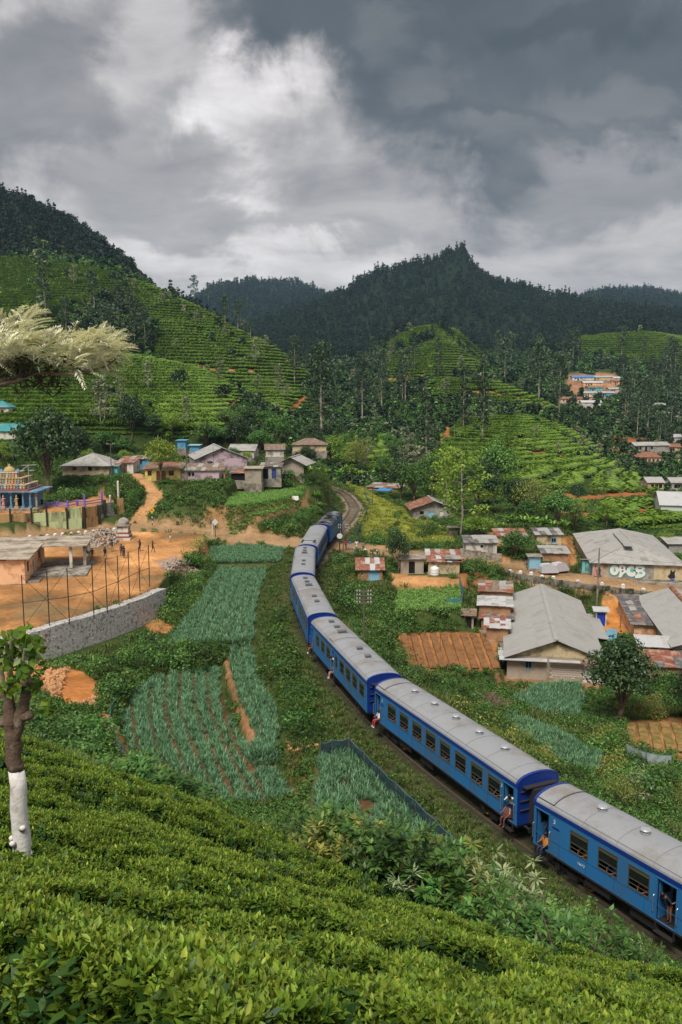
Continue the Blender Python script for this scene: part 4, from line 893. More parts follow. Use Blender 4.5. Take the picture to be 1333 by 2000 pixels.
def coach(label, a, b, wins, doors, vents='box', roofm=None, smallwin=False, cat='railway coach', name='railway_coach', door_open=True, name_txt=None):
    a = np.array(a); b = np.array(b); d = b - a; L = float(np.linalg.norm(d)); rz = math.atan2(d[1], d[0])
    t = thing(name, label, cat, (a[0], a[1], 0), rz, 'blue coaches of the train' if cat == 'railway coach' else None)
    wz0, wz1 = (1.95, 3.13)
    holes = [(x, x + w, wz0 if not smallwin else 2.75, wz1) for x, w in wins] + [(x0, x1, ZB + .02, 3.22) for x0, x1 in doors]
    for s in (-1, 1):
        m = MB(); side_panel(L, holes, s * HW, m); m.build('side_wall', M_blue, t)
        m = MB(); m.box(-.02, L + .02, s * (HW + .012) - .02, s * (HW + .012) + .02, ZE - .17, ZE + .03); m.build('eaves_band', M_navy, t)
        m = MB()
        for xx_ in np.arange(1.9, L, 1.8): m.box(xx_ - .008, xx_ + .008, s * (HW + .006) - .006, s * (HW + .006) + .006, ZB, 1.90)
        m.box(0, L, s * (HW + .008) - .01, s * (HW + .008) + .01, 1.885, 1.905); m.build('panel_seam', M_seam, t)
        m = MB().box(-.01, L + .01, s * (HW + .008) - .012, s * (HW + .008) + .012, ZB - .10, ZB - .002); m.build('sole_bar', M_black, t)
        for x, w in wins:
            h_ = wz1 - (wz0 if not smallwin else 2.75); f, br, pn, bl, lo = window_meshes(w, h_)
            o = link('window', f, t, (x + w / 2, s * HW, wz1 - h_), (0, 0, 0 if s < 0 else math.pi))
            link('pane', pn, o); link('glazing_bar', br, o)
            if not smallwin: link('shutter', bl, o); link('glazing_bar', lo, o)
        for x0, x1 in doors:
            m = MB(); q_ = s * (HW + .012)
            for xx_ in (x0 - .035, x1 + .035): m.box(xx_ - .03, xx_ + .03, q_ - .014, q_ + .014, ZB, 3.26)
            m.box(x0 - .06, x1 + .06, q_ - .016, q_ + .016, 3.225, 3.285); m.build('door_frame', M_blue, t)
            m = MB()
            for xx_ in (x0 - .12, x1 + .12): m.tube([(xx_, s * (HW + .02), 1.5), (xx_, s * (HW + .09), 1.55), (xx_, s * (HW + .09), 2.3), (xx_, s * (HW + .02), 2.35)], .018, 5)
            m.build('handrail', M_chrome, t)
            MB().box(x0, x1, s * (HW + .02) - .14, s * (HW + .02) + .14, .62, .66).box(x0, x0 + .04, s * HW - .05, s * HW + .05, .66, ZB - .1).box(x1 - .04, x1, s * HW - .05, s * HW + .05, .66, ZB - .1).build('foot_step', M_black, t)
            # the leaf stands folded back inside the opening
            o = MB().box(0, .05, 0, x1 - x0 - .06, 0, 2.02).build('door', M_blue, t, (x0 + .03, s * (HW - .10), ZB + .06), (0, 0, 0 if s < 0 else math.pi / 2 * 2))
            if s > 0: o.location.x = x0 + .08
            MB().box(-.012, .062, .2, x1 - x0 - .26, 1.15, 1.85).build('pane', M_pane, o)
    m = MB(); P = roof_prof()
    for i in range(len(P) - 1):
        nx = 6
        for k in range(nx): m.face([(L * k / nx, P[i][0], P[i][1]), (L * (k + 1) / nx, P[i][0], P[i][1]), (L * (k + 1) / nx, P[i + 1][0], P[i + 1][1]), (L * k / nx, P[i + 1][0], P[i + 1][1])])
    m.build('roof', roofm or M_roof, t, smooth=True)
    for x, s in ((0, -1), (L, 1)):
        m = MB()
        m.face([(x, -HW, ZB)] + [(x, p[0], p[1]) for p in reversed(P)] + [(x, HW, ZB)])
        for i in range(len(P) - 1):                                     # rim standing proud of the roof sheet
            q0, q1 = P[i], P[i + 1]; c0 = (0, 3.0)
            o0 = (q0[0] * 1.012, q0[1] + .015); o1 = (q1[0] * 1.012, q1[1] + .015)
            xa, xb = x - s * .16, x + s * .02
            m.face([(xa, *o0), (xb, *o0), (xb, *o1), (xa, *o1)]); m.face([(xb, *o0), (xb, q0[0] * .97, q0[1] - .05), (xb, q1[0] * .97, q1[1] - .05), (xb, *o1)])
        m.build('end_wall', M_navy, t)
        MB().box(min(x, x + s * .45), max(x, x + s * .45), -.62, .62, 1.2, 3.32).build('gangway_bellows', M_gang, t)
        m = MB()
        for zz_ in (3.1, 2.55, 2.0): m.box(min(x + s * .01, x + s * .1), max(x + s * .01, x + s * .1), -1.25, 1.25, zz_, zz_ + .05)
        m.box(min(x + s * .02, x + s * .35), max(x + s * .02, x + s * .35), -1.1, 1.1, 3.38, 3.46); m.build('end_ladder', M_gang, t)
        m = MB(); 
        for yy_ in (-.85, .85): m.tube([(x, yy_, 1.0), (x + s * .5, yy_, 1.0)], .07, 8); m.tube([(x + s * .5, yy_, 1.0), (x + s * .55, yy_, 1.0)], .19, 10)
        m.build('buffer', M_black, t)
    MB().box(.05, L - .05, -HW + .08, HW - .08, ZB - .14, ZB + .01).build('floor', M_black, t)
    m = MB().box(3.6, 5.2, -1.3, 1.3, .55, ZB - .15).box(6.4, 8.0, -1.25, 1.25, .45, ZB - .15).box(9.4, 10.1, -.5, .5, .5, ZB - .15).box(10.6, 11.9, .5, 1.3, .6, ZB - .15)
    m.bar((5.3, -1.2, ZB - .2), (8.6, -.9, .5), .05).bar((12, -1.2, ZB - .2), (8.6, -.9, .5), .05); m.build('underframe', M_black, t)
    if not smallwin:
        m = MB()
        for x in np.arange(2.0, L - 2.2, 1.785):
            for s in (-1, 1): m.box(x + .1, x + .22, s * .35, s * 1.3, ZB, 2.25); m.box(x - .25, x + .1, s * .35, s * 1.3, ZB + .3, ZB + .45)
        m.build('seats', M_seat, t)
        for s in (-1, 1): pass
    for xb in (2.6, L - 2.6):
        o = link('bogie', bogie_me, t, (xb, 0, 0))
        for xx_ in (-1.0, 1.0):
            for s in (-1, 1):
                w_ = link('wheel', wheel_me, o, (xx_, s * .84, .47), (R(90) * s * -1, 0, 0))
                if (xx_ > 0) == (xb < 5): w_.data = wheel_rim_me
    zc = ZE - .04 + .60; m = MB()
    for xx_ in np.arange(1.2, L - .5, 2.15):
        for i in range(1, len(P) - 2): m.face([(xx_, P[i][0] * 1.002, P[i][1] + .012), (xx_ + .03, P[i][0] * 1.002, P[i][1] + .012), (xx_ + .03, P[i + 1][0] * 1.002, P[i + 1][1] + .012), (xx_, P[i + 1][0] * 1.002, P[i + 1][1] + .012)])
    m.build('roof_weld', roofm or M_weld, t)
    if vents == 'round':
        for x in np.linspace(3.4, L - 3.2, 5): link('roof_ventilator', round_vent, t, (x, 0, zc + .02))
    elif vents == 'box':
        for x in (2.2, 4.0, 10.8, 13.0): link('roof_ventilator', box_vent, t, (x, 0, zc))
        link('roof_ventilator', big_vent, t, (5.7, 0, zc))
    if vents in ('box', 'round'):                                  # the wide seam strip and raised plate across the roof
        x0 = 7.3 if vents == 'box' else 1.3
        m = MB(); k0 = 2; 
        for i in range(k0, len(P) - 1 - k0):
            for xa, xb in ((x0, x0 + .05), ): m.face([(xa, P[i][0] * 1.004, P[i][1] + .025), (xb, P[i][0] * 1.004, P[i][1] + .025), (xb, P[i + 1][0] * 1.004, P[i + 1][1] + .025), (xa, P[i + 1][0] * 1.004, P[i + 1][1] + .025)])
        y0 = P[k0][0]; m.box(x0 - 1.2, x0 + .05, y0 - .02, y0 + .02, P[k0][1], P[k0][1] + .03); y0 = P[-1 - k0][0]; m.box(x0 - 1.2, x0 + .05, y0 - .02, y0 + .02, P[-1 - k0][1], P[-1 - k0][1] + .03)
        m.build('roof_seam', M_black, t)
        for s in (-1, 1):
            MB().box(.2, L - .2, s * P[2][0] - .012, s * P[2][0] + .012, P[2][1] + .0, P[2][1] + .014).build('roof_gutter', M_vent, t)
    return t, L
def merge_wheel():
    m = MB().lathe([(.47, 0), (.47, .06), (.43, .12), (.12, .12), (.12, .16)], 18, m=0); m.lathe([(.40, .118), (.40, .135), (.27, .135), (.27, .118)], 18, m=1); return m.mesh('wheel', [M_wheel, M_rust])
wheel_rim_me = merge_wheel()
W8 = [(2.0 + 1.785 * k, 1.22) for k in range(8)]
WC = [(1.94 + 1.8 * k, 1.22) for k in range(3)] + [(8.36, .68)] + [(9.73 + 1.81 * k, 1.24) for k in range(4)]
WA = [(2.6 + 1.86 * k, 1.22) for k in range(3)] + [(9.75 + 1.86 * k, 1.22) for k in range(3)]
carA, LA = coach('nearest blue coach, cut off by the right edge, with a 3 beside its door', (11.68, 43.75), (20.76, 29.03), WA, [(.16, 1.12), (7.96, 9.0)], 'round')
carB, LB = coach('blue coach with eight windows and five round grey roof ventilators', (3.82, 61.02), (11.22, 45.34), W8, [(.06, .86), (16.0, 17.0)], 'round')
carC, LC = coach('third blue coach from the camera, with box ventilators and a door at mid length', (-1.52, 78.49), (3.36, 62.03), WC, [(7.45, 7.98), (.1, .9)], 'box')
carD, LD = coach('blue coach with box ventilators beside the shrubby bank, second before the level crossing', (-4.44, 96.88), (-1.80, 79.75), WC, [(7.45, 7.98), (.1, .9)], 'box')
carE, LE = coach('blue coach with box ventilators closest to the level crossing road', (-4.97, 115.5), (-4.56, 98.06), WC, [(7.45, 7.98), (.1, .9)], 'box')
carF, LF = coach('blue coach with a pale bare roof standing across the level crossing', (-3.6, 133.6), (-4.75, 116.34), [(2.2 + 1.6 * k, .95) for k in range(8)], [(.3, 1.1), (15.9, 16.7)], 'none')
m = MB().box(14.2, 16.6, -1.0, 1.0, 4.0, 4.16).box(14.6, 16.3, -.6, .6, 4.16, 4.24).box(13.9, 14.2, -1.2, -.2, 3.95, 4.12); m.build('roof_hatch', M_ventl, carF)
m = MB(); m.box(14.4, 16.4, -.95, -.75, 4.17, 4.26).box(14.4, 16.4, .75, .95, 4.17, 4.26).box(15.2, 15.3, -.95, .95, 4.25, 4.3); m.build('roof_rails', M_black, carF)
carG, LG = coach('blue diesel power car with a soot blackened roof at the head of the train', (-1.18, 148.88), (-3.22, 134.3), [(3 + 1.5 * k, .5) for k in range(6)], [(.4, 1.1), (13.2, 13.9)], 'none', M_soot, True, 'locomotive', 'power_car')
MB().box(4.0, 9.6, -1.43, -1.425, 1.5, 2.5).box(4.0, 9.6, 1.425, 1.43, 1.5, 2.5).build('side_grille', M_vent, carG)
MB().box(5, 6.2, -.5, .5, 4.0, 4.18).box(8.6, 9.6, -.4, .4, 4.0, 4.2).build('roof_hatch', M_black, carG)
MB().lathe([(.22, 0), (.22, .3), (.16, .3)], 12, (7.4, .2, 4.1)).lathe([(.22, 0), (.22, .3), (.16, .3)], 12, (13.6, 0, 4.05)).build('exhaust', M_black, carG)
# lettering on the two nearest coaches
def side_text(car, s, size, x, z, m, nm='coach_number'):
    link(nm, text_mesh(s, size, nm, m), car, (x, -HW - .006, z), (R(90), 0, 0))
side_text(carA, '3', .34, 1.5, 3.0, M_white, 'class_number'); side_text(carA, '16613', .20, 3.4, 1.55, M_white); side_text(carB, '3', .30, 1.15, 2.95, M_white, 'class_number'); side_text(carB, '3', .30, 15.84, 2.9, M_white, 'class_number')
MB().box(1.38, 1.86, -HW - .012, -HW - .004, 2.62, 2.74).build('destination_plate', M_navy, carA); MB().box(1.02, 1.4, -HW - .012, -HW - .004, 2.6, 2.72).build('destination_plate', M_navy, carB)
# ================================================================ BUILDINGS
M_ply = {}
def wallm(name, c, stain=(.16, .12, .08), amt=.45): return mat('wall_' + name, c, .9, .15, var=.14, scale=1.6, stain=stain, stain_amt=amt)
W_cream = wallm('cream', (.52, .42, .26)); W_orange = wallm('orange', (.80, .48, .28), (.40, .20, .10)); W_pinkish = wallm('salmon', (.66, .47, .36)); W_yellow = wallm('yellow', (.66, .52, .16)); W_pink = wallm('lilac', (.56, .42, .48))
W_white = wallm('white', (.62, .58, .52)); W_block = wallm('block', (.36, .31, .25), (.22, .18, .13)); W_grey = wallm('grey', (.34, .32, .29), (.17, .15, .12)); W_turq = wallm('turquoise', (.16, .48, .50)); W_blue = wallm('blue', (.10, .34, .56)); W_magenta = wallm('magenta', (.55, .06, .20))
W_concrete = mat('concrete', (.32, .29, .25), .95, .1, var=.25, scale=2.5, stain=(.14, .12, .09), stain_amt=.6)
W_mudbrick = wallm('mud', (.38, .22, .12), (.2, .12, .07))
R_asb = mat('roof_grey_sheet', (.34, .335, .32), .85, .15, var=.10, scale=.9, stain=(.29, .28, .265), stain_amt=.4, corr=5, streak=True)
R_asb2 = mat('roof_pale_sheet', (.36, .35, .335), .85, .15, var=.10, scale=.9, stain=(.25, .235, .21), stain_amt=.4, corr=5)
R_white = mat('roof_white_sheet', (.5, .5, .51), .5, .3, .1, var=.1, scale=1.3, stain=(.4, .37, .33), stain_amt=.3, corr=5)
R_rust = mat('roof_rust', (.22, .085, .055), .85, .15, var=.35, scale=2.2, stain=(.38, .24, .18), stain_amt=.5, corr=5)
R_dark = mat('roof_dark_sheet', (.10, .095, .10), .8, .2, var=.4, scale=2.5, stain=(.25, .22, .2), stain_amt=.5, corr=5)
R_tile = mat('roof_tile', (.28, .12, .08), .9, .15, var=.3, scale=5, stain=(.14, .08, .06), stain_amt=.5)
R_oldtile = mat('roof_old_tile', (.17, .12, .09), .9, .15, var=.35, scale=5, stain=(.28, .22, .17), stain_amt=.5)
R_teal = mat('roof_teal', (.05, .26, .27), .6, .3, var=.12, scale=1.2, stain=(.2, .26, .25), stain_amt=.3, corr=5)
R_blue = mat('roof_blue_tarp', (.04, .22, .55), .5, .3, var=.15, scale=2)
M_void = mat('dark_opening', (.018, .016, .014), .9, .1)
M_wood = mat('painted_wood_brown', (.16, .085, .05), .8, .2, var=.3, scale=5)
M_sheet = mat('white_door_sheet', (.55, .55, .53), .7, .2, var=.1, scale=2)
M_pole = mat('grey_pole_wood', (.13, .11, .095), .9, .1, var=.3, scale=4)
M_bluepaint = mat('bright_blue_paint', (.06, .33, .62), .6, .3, var=.15, scale=2, stain=(.2, .4, .55), stain_amt=.3)
M_skyblue = mat('sky_blue_sheet', (.22, .48, .66), .6, .3, var=.15, scale=2, stain=(.4, .5, .5), stain_amt=.4, corr=5)
M_tarp = mat('silver_tarp', (.52, .52, .56), .4, .5, .1, var=.15, scale=3, bump=.6)
M_stone = mat('field_stone', (.36, .30, .25), .95, .1, var=.35, scale=5)
M_stoneo = mat('orange_stone', (.48, .26, .13), .95, .1, var=.35, scale=5)
M_plastic = mat('white_tank_plastic', (.72, .72, .70), .4, .4, var=.06)
M_blacktank = mat('black_tank_plastic', (.02, .02, .022), .4, .4)
M_purple = mat('purple_paint', (.14, .11, .48), .6, .3, var=.2)
M_brick = mat('whitewashed_brick', (.50, .44, .38), .9, .1, var=.3, scale=9)
M_mortar = mat('mortar', (.30, .26, .21), .95, .1)

def slope_sheets(parent, roof, c, nx, ny, mats, w=None, sep=True, jit=.012, seed=0, lift=.02):
    """cover a slope given by four corners (eave left, eave right, ridge right, ridge left) with overlapping sheets"""
    rr = random.Random(seed); EL, ER, RR_, RL = [Vector(p) for p in c]
    big = MB(); made = []
    for j in range(ny):
        for i in range(nx):
            u0, u1 = i / nx, (i + 1) / nx + .012; v0, v1 = j / ny - (.03 if j else 0), (j + 1) / ny
            def P(u, v): return (EL.lerp(ER, u)).lerp(RL.lerp(RR_, u), v)
            nrm = (ER - EL).cross(RL - EL).normalized(); nrm = nrm if nrm.z > 0 else -nrm
            q = [P(u0, v0), P(u1, v0), P(u1, v1), P(u0, v1)]
            off = [nrm * (lift + .022 * ((i + j) % 2) + .02 * (1 - j / max(ny, 1)) + rr.uniform(0, jit)) for _ in range(4)]
            q = [a + b for a, b in zip(q, off)]; mi = rr.choices(range(len(mats)), w)[0] if w else rr.randrange(len(mats))
            o = q[0]; m = big if not sep else MB(); b = Vector((0, 0, 0)) if not sep else o
            top = [tuple(p - b) for p in q]; bot = [tuple(p - b - nrm * .025) for p in q]
            k = mi if not sep else 0
            m.face(top, k)
            for a in range(4): m.face([bot[a], bot[(a + 1) % 4], top[(a + 1) % 4], top[a]], k)
            m.face(bot[::-1], k)
            if sep: m.build('roof_sheet', mats[mi], roof, tuple(o))
    if not sep: big.build('roof_sheets', mats, roof)
def wall_holes(x0, x1, z0, z1, holes, y, th=.16, m=None):
    m = m or MB(); xs = sorted({x0, x1, *[h[0] for h in holes], *[h[1] for h in holes]}); zs = sorted({z0, z1, *[h[2] for h in holes], *[h[3] for h in holes]})
    for i in range(len(xs) - 1):
        for j in range(len(zs) - 1):
            cx, c_ = (xs[i] + xs[i + 1]) / 2, (zs[j] + zs[j + 1]) / 2
            if any(h[0] < cx < h[1] and h[2] < c_ < h[3] for h in holes): continue
            for yy_ in (y, y + th): m.face([(xs[i], yy_, zs[j]), (xs[i + 1], yy_, zs[j]), (xs[i + 1], yy_, zs[j + 1]), (xs[i], yy_, zs[j + 1])])
    for a, b, c, d in holes:
        for p, q in (((a, c), (b, c)), ((b, c), (b, d)), ((b, d), (a, d)), ((a, d), (a, c))): m.face([(p[0], y, p[1]), (q[0], y, q[1]), (q[0], y + th, q[1]), (p[0], y + th, p[1])])
    return m
def openings(t, ops, y=0.0, rot=0.0, x_of=None):
    """frames, panes and door leaves set into wall holes; ops = (kind, x, w, z0, h, material)"""
    for kind, x, w, z0, h, mm in ops:
        f = MB(); a = .07
        f.box(0, a, -.02, .07, 0, h).box(w - a, w, -.02, .07, 0, h).box(a, w - a, -.02, .07, h - a, h)
        if kind == 'window': f.box(a, w - a, -.03, .08, 0, a).box(w / 2 - .03, w / 2 + .03, 0, .05, a, h - a)
        loc = Vector((x, y, z0)); 
        o = f.build(kind, mm, t, (x, y, z0))
        if rot: o.rotation_euler = (0, 0, rot); o.location = x_of(x, z0)
        if kind == 'window': MB().box(a, w - a, .09, .11, a, h - a).build('pane', M_pane, o)
        else: MB().box(a, w - a, .08, .12, 0, h - a).build('door_leaf', mm, o)
YD = Vector((.17, .985, 0)).normalized()
def house(name, label, a, b=None, width=None, depth=6, h=2.5, rise=1.2, roof='gable_x', wm=None, rm=None, rw=None, ops=(), sideops=(), over=.35, nx=5, ny=2, sep=True, cat='house', group=None, dirx=None, base=1.7, gable_m=None, jit=.012, nofoot=False):
    a = Vector(a); X = Vector(dirx).normalized() if dirx else (Vector(b) - a); X.z = 0
    W = width or X.length; X.normalize(); rz = math.atan2(X.y, X.x)
    t = thing(name, label, cat, a, rz, group); D = depth; rm = rm if isinstance(rm, list) else [rm]
    hs = [(x, x + w, z0, z0 + hh) for _, x, w, z0, hh, _ in ops]
    wall_holes(0, W, 0, h, hs, 0).build('front_wall', wm, t); openings(t, ops)
    hb = h if roof != 'shed' else h + rise; hb = h - rise if roof == 'shedback' else hb
    m = wall_holes(0, D, 0, min(h, hb), [(y, y + w, z0, z0 + hh) for _, y, w, z0, hh, _ in sideops], 0)
    m.v = [(W - v[1], v[0], v[2]) for v in m.v]
    if roof in ('shed', 'shedback'): m.face([(W, 0, min(h, hb)), (W, D, min(h, hb)), (W, D if roof == 'shed' else 0, max(h, hb))])
    m.build('side_wall', wm, t); openings(t, sideops, 0, math.pi / 2, lambda y, z: Vector((W, y, z)))
    m = MB().box(0, .16, .16, D, 0, min(h, hb)); 
    if roof in ('shed', 'shedback'): m.face([(0, 0, min(h, hb)), (0, D, min(h, hb)), (0, D if roof == 'shed' else 0, max(h, hb))])
    m.build('side_wall', wm, t); MB().box(.16, W - .16, D - .16, D, 0, hb).build('back_wall', wm, t)
    MB().box(-.15, W + .15, -.15, D + .15, -base, -.002).build('plinth', W_concrete, t)
    o = over; e = h
    if roof == 'gable_x':
        s_ = rise / (D / 2); zr = h + rise; ze = h - o * s_
        R_ = MB().bar((-o, D / 2, zr + .06), (W + o, D / 2, zr + .06), .26, .05).build('roof', rm[0], t)
        slope_sheets(t, R_, [(-o, -o, ze), (W + o, -o, ze), (W + o, D / 2, zr), (-o, D / 2, zr)], nx, ny, rm, rw, sep, seed=len(label), jit=jit)
        slope_sheets(t, R_, [(W + o, D + o, ze), (-o, D + o, ze), (-o, D / 2, zr), (W + o, D / 2, zr)], nx, ny, rm, rw, sep, seed=len(label) + 1, jit=jit)
        for x in (.0, W - .16): MB().face([(x + .08, 0, h), (x + .08, D, h), (x + .08, D / 2, zr)]).face([(x + .09, D / 2, zr), (x + .09, D, h), (x + .09, 0, h)]).build('gable', gable_m or wm, t)
    elif roof == 'gable_y':
        s_ = rise / (W / 2); zr = h + rise; ze = h - o * s_
        R_ = MB().bar((W / 2, -o, zr + .07), (W / 2, D + o, zr + .07), .5, .06).build('roof', rm[0], t)
        slope_sheets(t, R_, [(-o, D + o, ze), (-o, -o, ze), (W / 2, -o, zr), (W / 2, D + o, zr)], nx, ny, rm, rw, sep, seed=len(label), jit=jit)
        slope_sheets(t, R_, [(W + o, -o, ze), (W + o, D + o, ze), (W / 2, D + o, zr), (W / 2, -o, zr)], nx, ny, rm, rw, sep, seed=len(label) + 1, jit=jit)
        for y in (.06, D - .06): MB().face([(0, y, h), (W, y, h), (W / 2, y, zr)]).face([(W / 2, y + .02, zr), (W, y + .02, h), (0, y + .02, h)]).build('gable', gable_m or wm, t)
    elif roof == 'hip':
        zr = h + rise; k = min(W, D) / 2; s_ = rise / k; ze = h - o * s_
        p = [(-o, -o, ze), (W + o, -o, ze), (W + o, D + o, ze), (-o, D + o, ze)]
        r1, r2 = ((k, D / 2, zr), (W - k, D / 2, zr)) if W >= D else ((W / 2, k, zr), (W / 2, D - k, zr))
        R_ = MB().bar(Vector(r1) + Vector((0, 0, .05)), Vector(r2) + Vector((0.01, 0.01, .05)), .3, .06).build('roof', rm[0], t)
        if W >= D: fs = ([p[0], p[1], r2, r1], [p[2], p[3], r1, r2], [p[1], p[2], r2, r2], [p[3], p[0], r1, r1])
        else: fs = ([p[0], p[1], r1, r1], [p[2], p[3], r2, r2], [p[1], p[2], r2, r1], [p[3], p[0], r1, r2])
        for i, f in enumerate(fs): slope_sheets(t, R_, f, nx, ny, rm, rw, sep, seed=len(label) + i, jit=jit)
    elif roof in ('shed', 'shedback'):
        R_ = MB().bar((-o, D if roof == 'shed' else 0, max(h, hb) + .03), (W + o, D if roof == 'shed' else 0, max(h, hb) + .03), .1, .08).build('roof', rm[0], t)
        s_ = rise / D; zf, zb = (h - o * s_, h + rise + o * s_) if roof == 'shed' else (h + o * s_, hb - o * s_)
        slope_sheets(t, R_, [(-o, -o, zf), (W + o, -o, zf), (W + o, D + o, zb), (-o, D + o, zb)], nx, ny, rm, rw, sep, seed=len(label), jit=jit)
    elif roof == 'flat':
        MB().box(-o, W + o, -o, D + o, h, h + .16).build('roof', rm[0], t)
    if not nofoot:
        Yv = Vector((-X.y, X.x, 0)); NOGROW.append([tuple((a + X * x + Yv * y)[:2]) for x, y in ((-.4, -2.4), (W + .4, -2.4), (W + .5, D + .3), (-.5, D + .3))])
    return t
XD = (.985, -.17, 0)
WIN = lambda x, w=.9, z=1.0, h=1.0, m=M_wood: ('window', x, w, z, h, m)
DOOR = lambda x, w=.9, m=M_wood, h=2.0: ('door', x, w, 0, h, m)
# --- the long line house with the grey roof, lower right
barn = house('line_house', 'long grey roofed house with its pale block gable end above the leek patch', at(990, 1324, z=-7), width=10.6, depth=27, h=2.7, rise=2.1, roof='gable_y', wm=W_block, rm=[R_asb], nx=11, ny=3, dirx=XD, over=.35, gable_m=W_cream, jit=.008,
             ops=[('window', 2.0, .75, 1.25, .85, M_bluepaint), ('door', 8.4, 1.0, 0, 2.3, M_sheet), ('door', 9.4, 1.0, 0, 2.3, M_sheet)], base=1.0)
for j in range(7):                                                    # the whitewashed brick bay to the right of the block wall
    for i in range(9):
        if j in (0,) and i % 3: continue
        link('brick', bpy.data.meshes.get('brick_course') or MB().box(0, .36, -.035, 0, 0, .19).mesh('brick_course', M_brick), barn, (4.75 + i * .40 + (.2 if j % 2 else 0) * (i < 8), -.003, .30 + j * .25))
MB().box(-.9, 4.4, -.5, .5, 2.42, 2.48).build('lean_to_sheet', R_white, barn, rot=(R(7), 0, 0)); MB().box(-1.0, .3, .6, 4.2, 2.2, 2.26).build('lean_to_sheet', R_white, barn)
MB().box(4.6, 8.0, -.5, .1, 2.50, 2.55).build('porch_sheet', R_white, barn, rot=(R(8), 0, 0)); MB().box(7.9, 10.7, -.5, .1, 2.47, 2.52).build('porch_sheet', R_rust, barn, rot=(R(8), 0, 0))
MB().box(10.6, 13.0, 14, 26, 2.1, 2.16).build('lean_to_sheet', R_asb, barn, rot=(0, R(5), 0))
# --- the hall with the graffiti wall
hall = house('graffiti_hall', 'broad grey hip roofed hall with graffiti on its roadside wall', at(1157, 1127, z=-3.95), width=13.6, depth=27, h=2.5, rise=2.2, roof='hip', wm=W_grey, rm=[R_asb2, R_asb], rw=[3, 1], nx=9, ny=3, dirx=XD, over=.5, jit=.01, base=1.2)
MB().box(9.3, 13.6, -.05, -.004, 0, 2.45).build('cream_wall_panel', W_cream, hall); MB().box(.02, 2.4, -.05, -.004, 0, 2.45).build('cream_wall_panel', wallm('dun', (.42, .34, .26)), hall)
M_gw = mat('graffiti_white', (.66, .70, .66), .8, .2, var=.08); M_gb = mat('graffiti_black', (.02, .025, .025), .8, .2); M_gt = mat('graffiti_teal', (.14, .42, .42), .8, .2, var=.15); M_soots = mat('soot_mark', (.03, .028, .025), .95, .1, var=.4)
def blob(pts, y, m, nm='graffiti_letter', off=0):
    k = MB(); n = len(pts); P = smooth_line(pts + [pts[0]], 5)[:-1]; c = np.mean(P, 0)
    for i in range(len(P)): k.face([(c[0], y, c[1]), (*[P[i][0]], y, P[i][1]), (P[(i + 1) % len(P)][0], y, P[(i + 1) % len(P)][1])])
    return k.build(nm, m, hall)
def ell(cx, cz_, rx, rz, rot=0, n=12): return [(cx + rx * math.cos(a) * math.cos(rot) - rz * math.sin(a) * math.sin(rot), cz_ + rx * math.cos(a) * math.sin(rot) + rz * math.sin(a) * math.cos(rot)) for a in np.linspace(0, 2 * math.pi, n, endpoint=False)]
def inflate(p, d): c = np.mean(p, 0); return [tuple(np.array(q) + (np.array(q) - c) / (np.linalg.norm(np.array(q) - c) + 1e-6) * d) for q in p]
LET = {'O': ell(4.35, 1.15, .82, .80), 'B': [(5.15, 1.95), (5.75, 2.0), (6.3, 1.75), (6.25, 1.35), (6.5, .95), (6.0, .6), (5.6, .1), (5.1, .1), (5.3, .7), (5.15, 1.3)], 'C': [(6.95, 1.9), (7.6, 1.95), (7.85, 1.5), (8.0, 1.1), (8.15, .6), (7.7, .25), (7.0, .3), (6.5, .7), (6.5, 1.35)], 'S': [(8.1, 1.9), (8.7, 2.0), (9.5, 1.85), (9.75, 1.5), (9.4, 1.3), (9.85, .9), (9.7, .45), (9.1, .15), (8.2, .02), (8.0, .35), (8.5, .8), (8.0, 1.2)]}
k_ = .86
for ch, p in LET.items():
    p = [(2.6 + (x - 3.5) * k_ + .0, z * 1.05 + .05) for x, z in p]
    blob(inflate(p, .16), -.056, M_gt); blob(inflate(p, .085), -.060, M_gb); blob(p, -.064, M_gw)
def gx(x): return 2.6 + (x - 3.5) * k_
for cx, cz_, rx, rz, m_ in ((4.4, 1.15, .2, .3, M_gt), (5.75, 1.5, .2, .13, M_gb), (5.8, 1.05, .2, .13, M_gb), (7.5, 1.2, .42, .34, M_gt), (7.9, 1.2, .2, .12, M_gb), (8.85, 1.5, .35, .08, M_gb), (9.0, .85, .35, .17, M_gt)):
    blob(ell(gx(cx), cz_ * 1.05 + .05, rx * k_, rz), -.068, m_)
blob([(11.6, .25), (12.1, .1), (12.5, .4), (12.4, 1.0), (12.5, 1.6), (12.1, 1.3), (11.8, 1.7), (11.7, 1.0), (11.4, .6)], -.056, M_soots, 'soot_stain')
MB().box(0, 13.6, -2.0, -.2, -1.1, -.25).build('forecourt_slab', W_concrete, hall); MB().box(5.8, 13.4, -2.15, -2.0, -1.1, -.1).build('forecourt_kerb_wall', W_concrete, hall)
k = MB()
for y in np.arange(3.2, 16, .9): k.box(5.2, 6.6, y, y + .85, 4.55 + .02 * math.sin(y * 9), 4.62 + .02 * math.sin(y * 9))
k.build('ridge_sheets', R_asb, hall)
s_ = house('teal_shed', 'narrow turquoise plank shed leaning on the graffiti hall', at(1137, 1118, z=-3.6), width=1.7, depth=2.4, h=2.1, rise=.4, roof='shedback', wm=W_turq, rm=[R_asb2], dirx=XD, nx=2, ny=1, ops=[DOOR(.4, .8, W_turq, 1.8)], cat='shed')
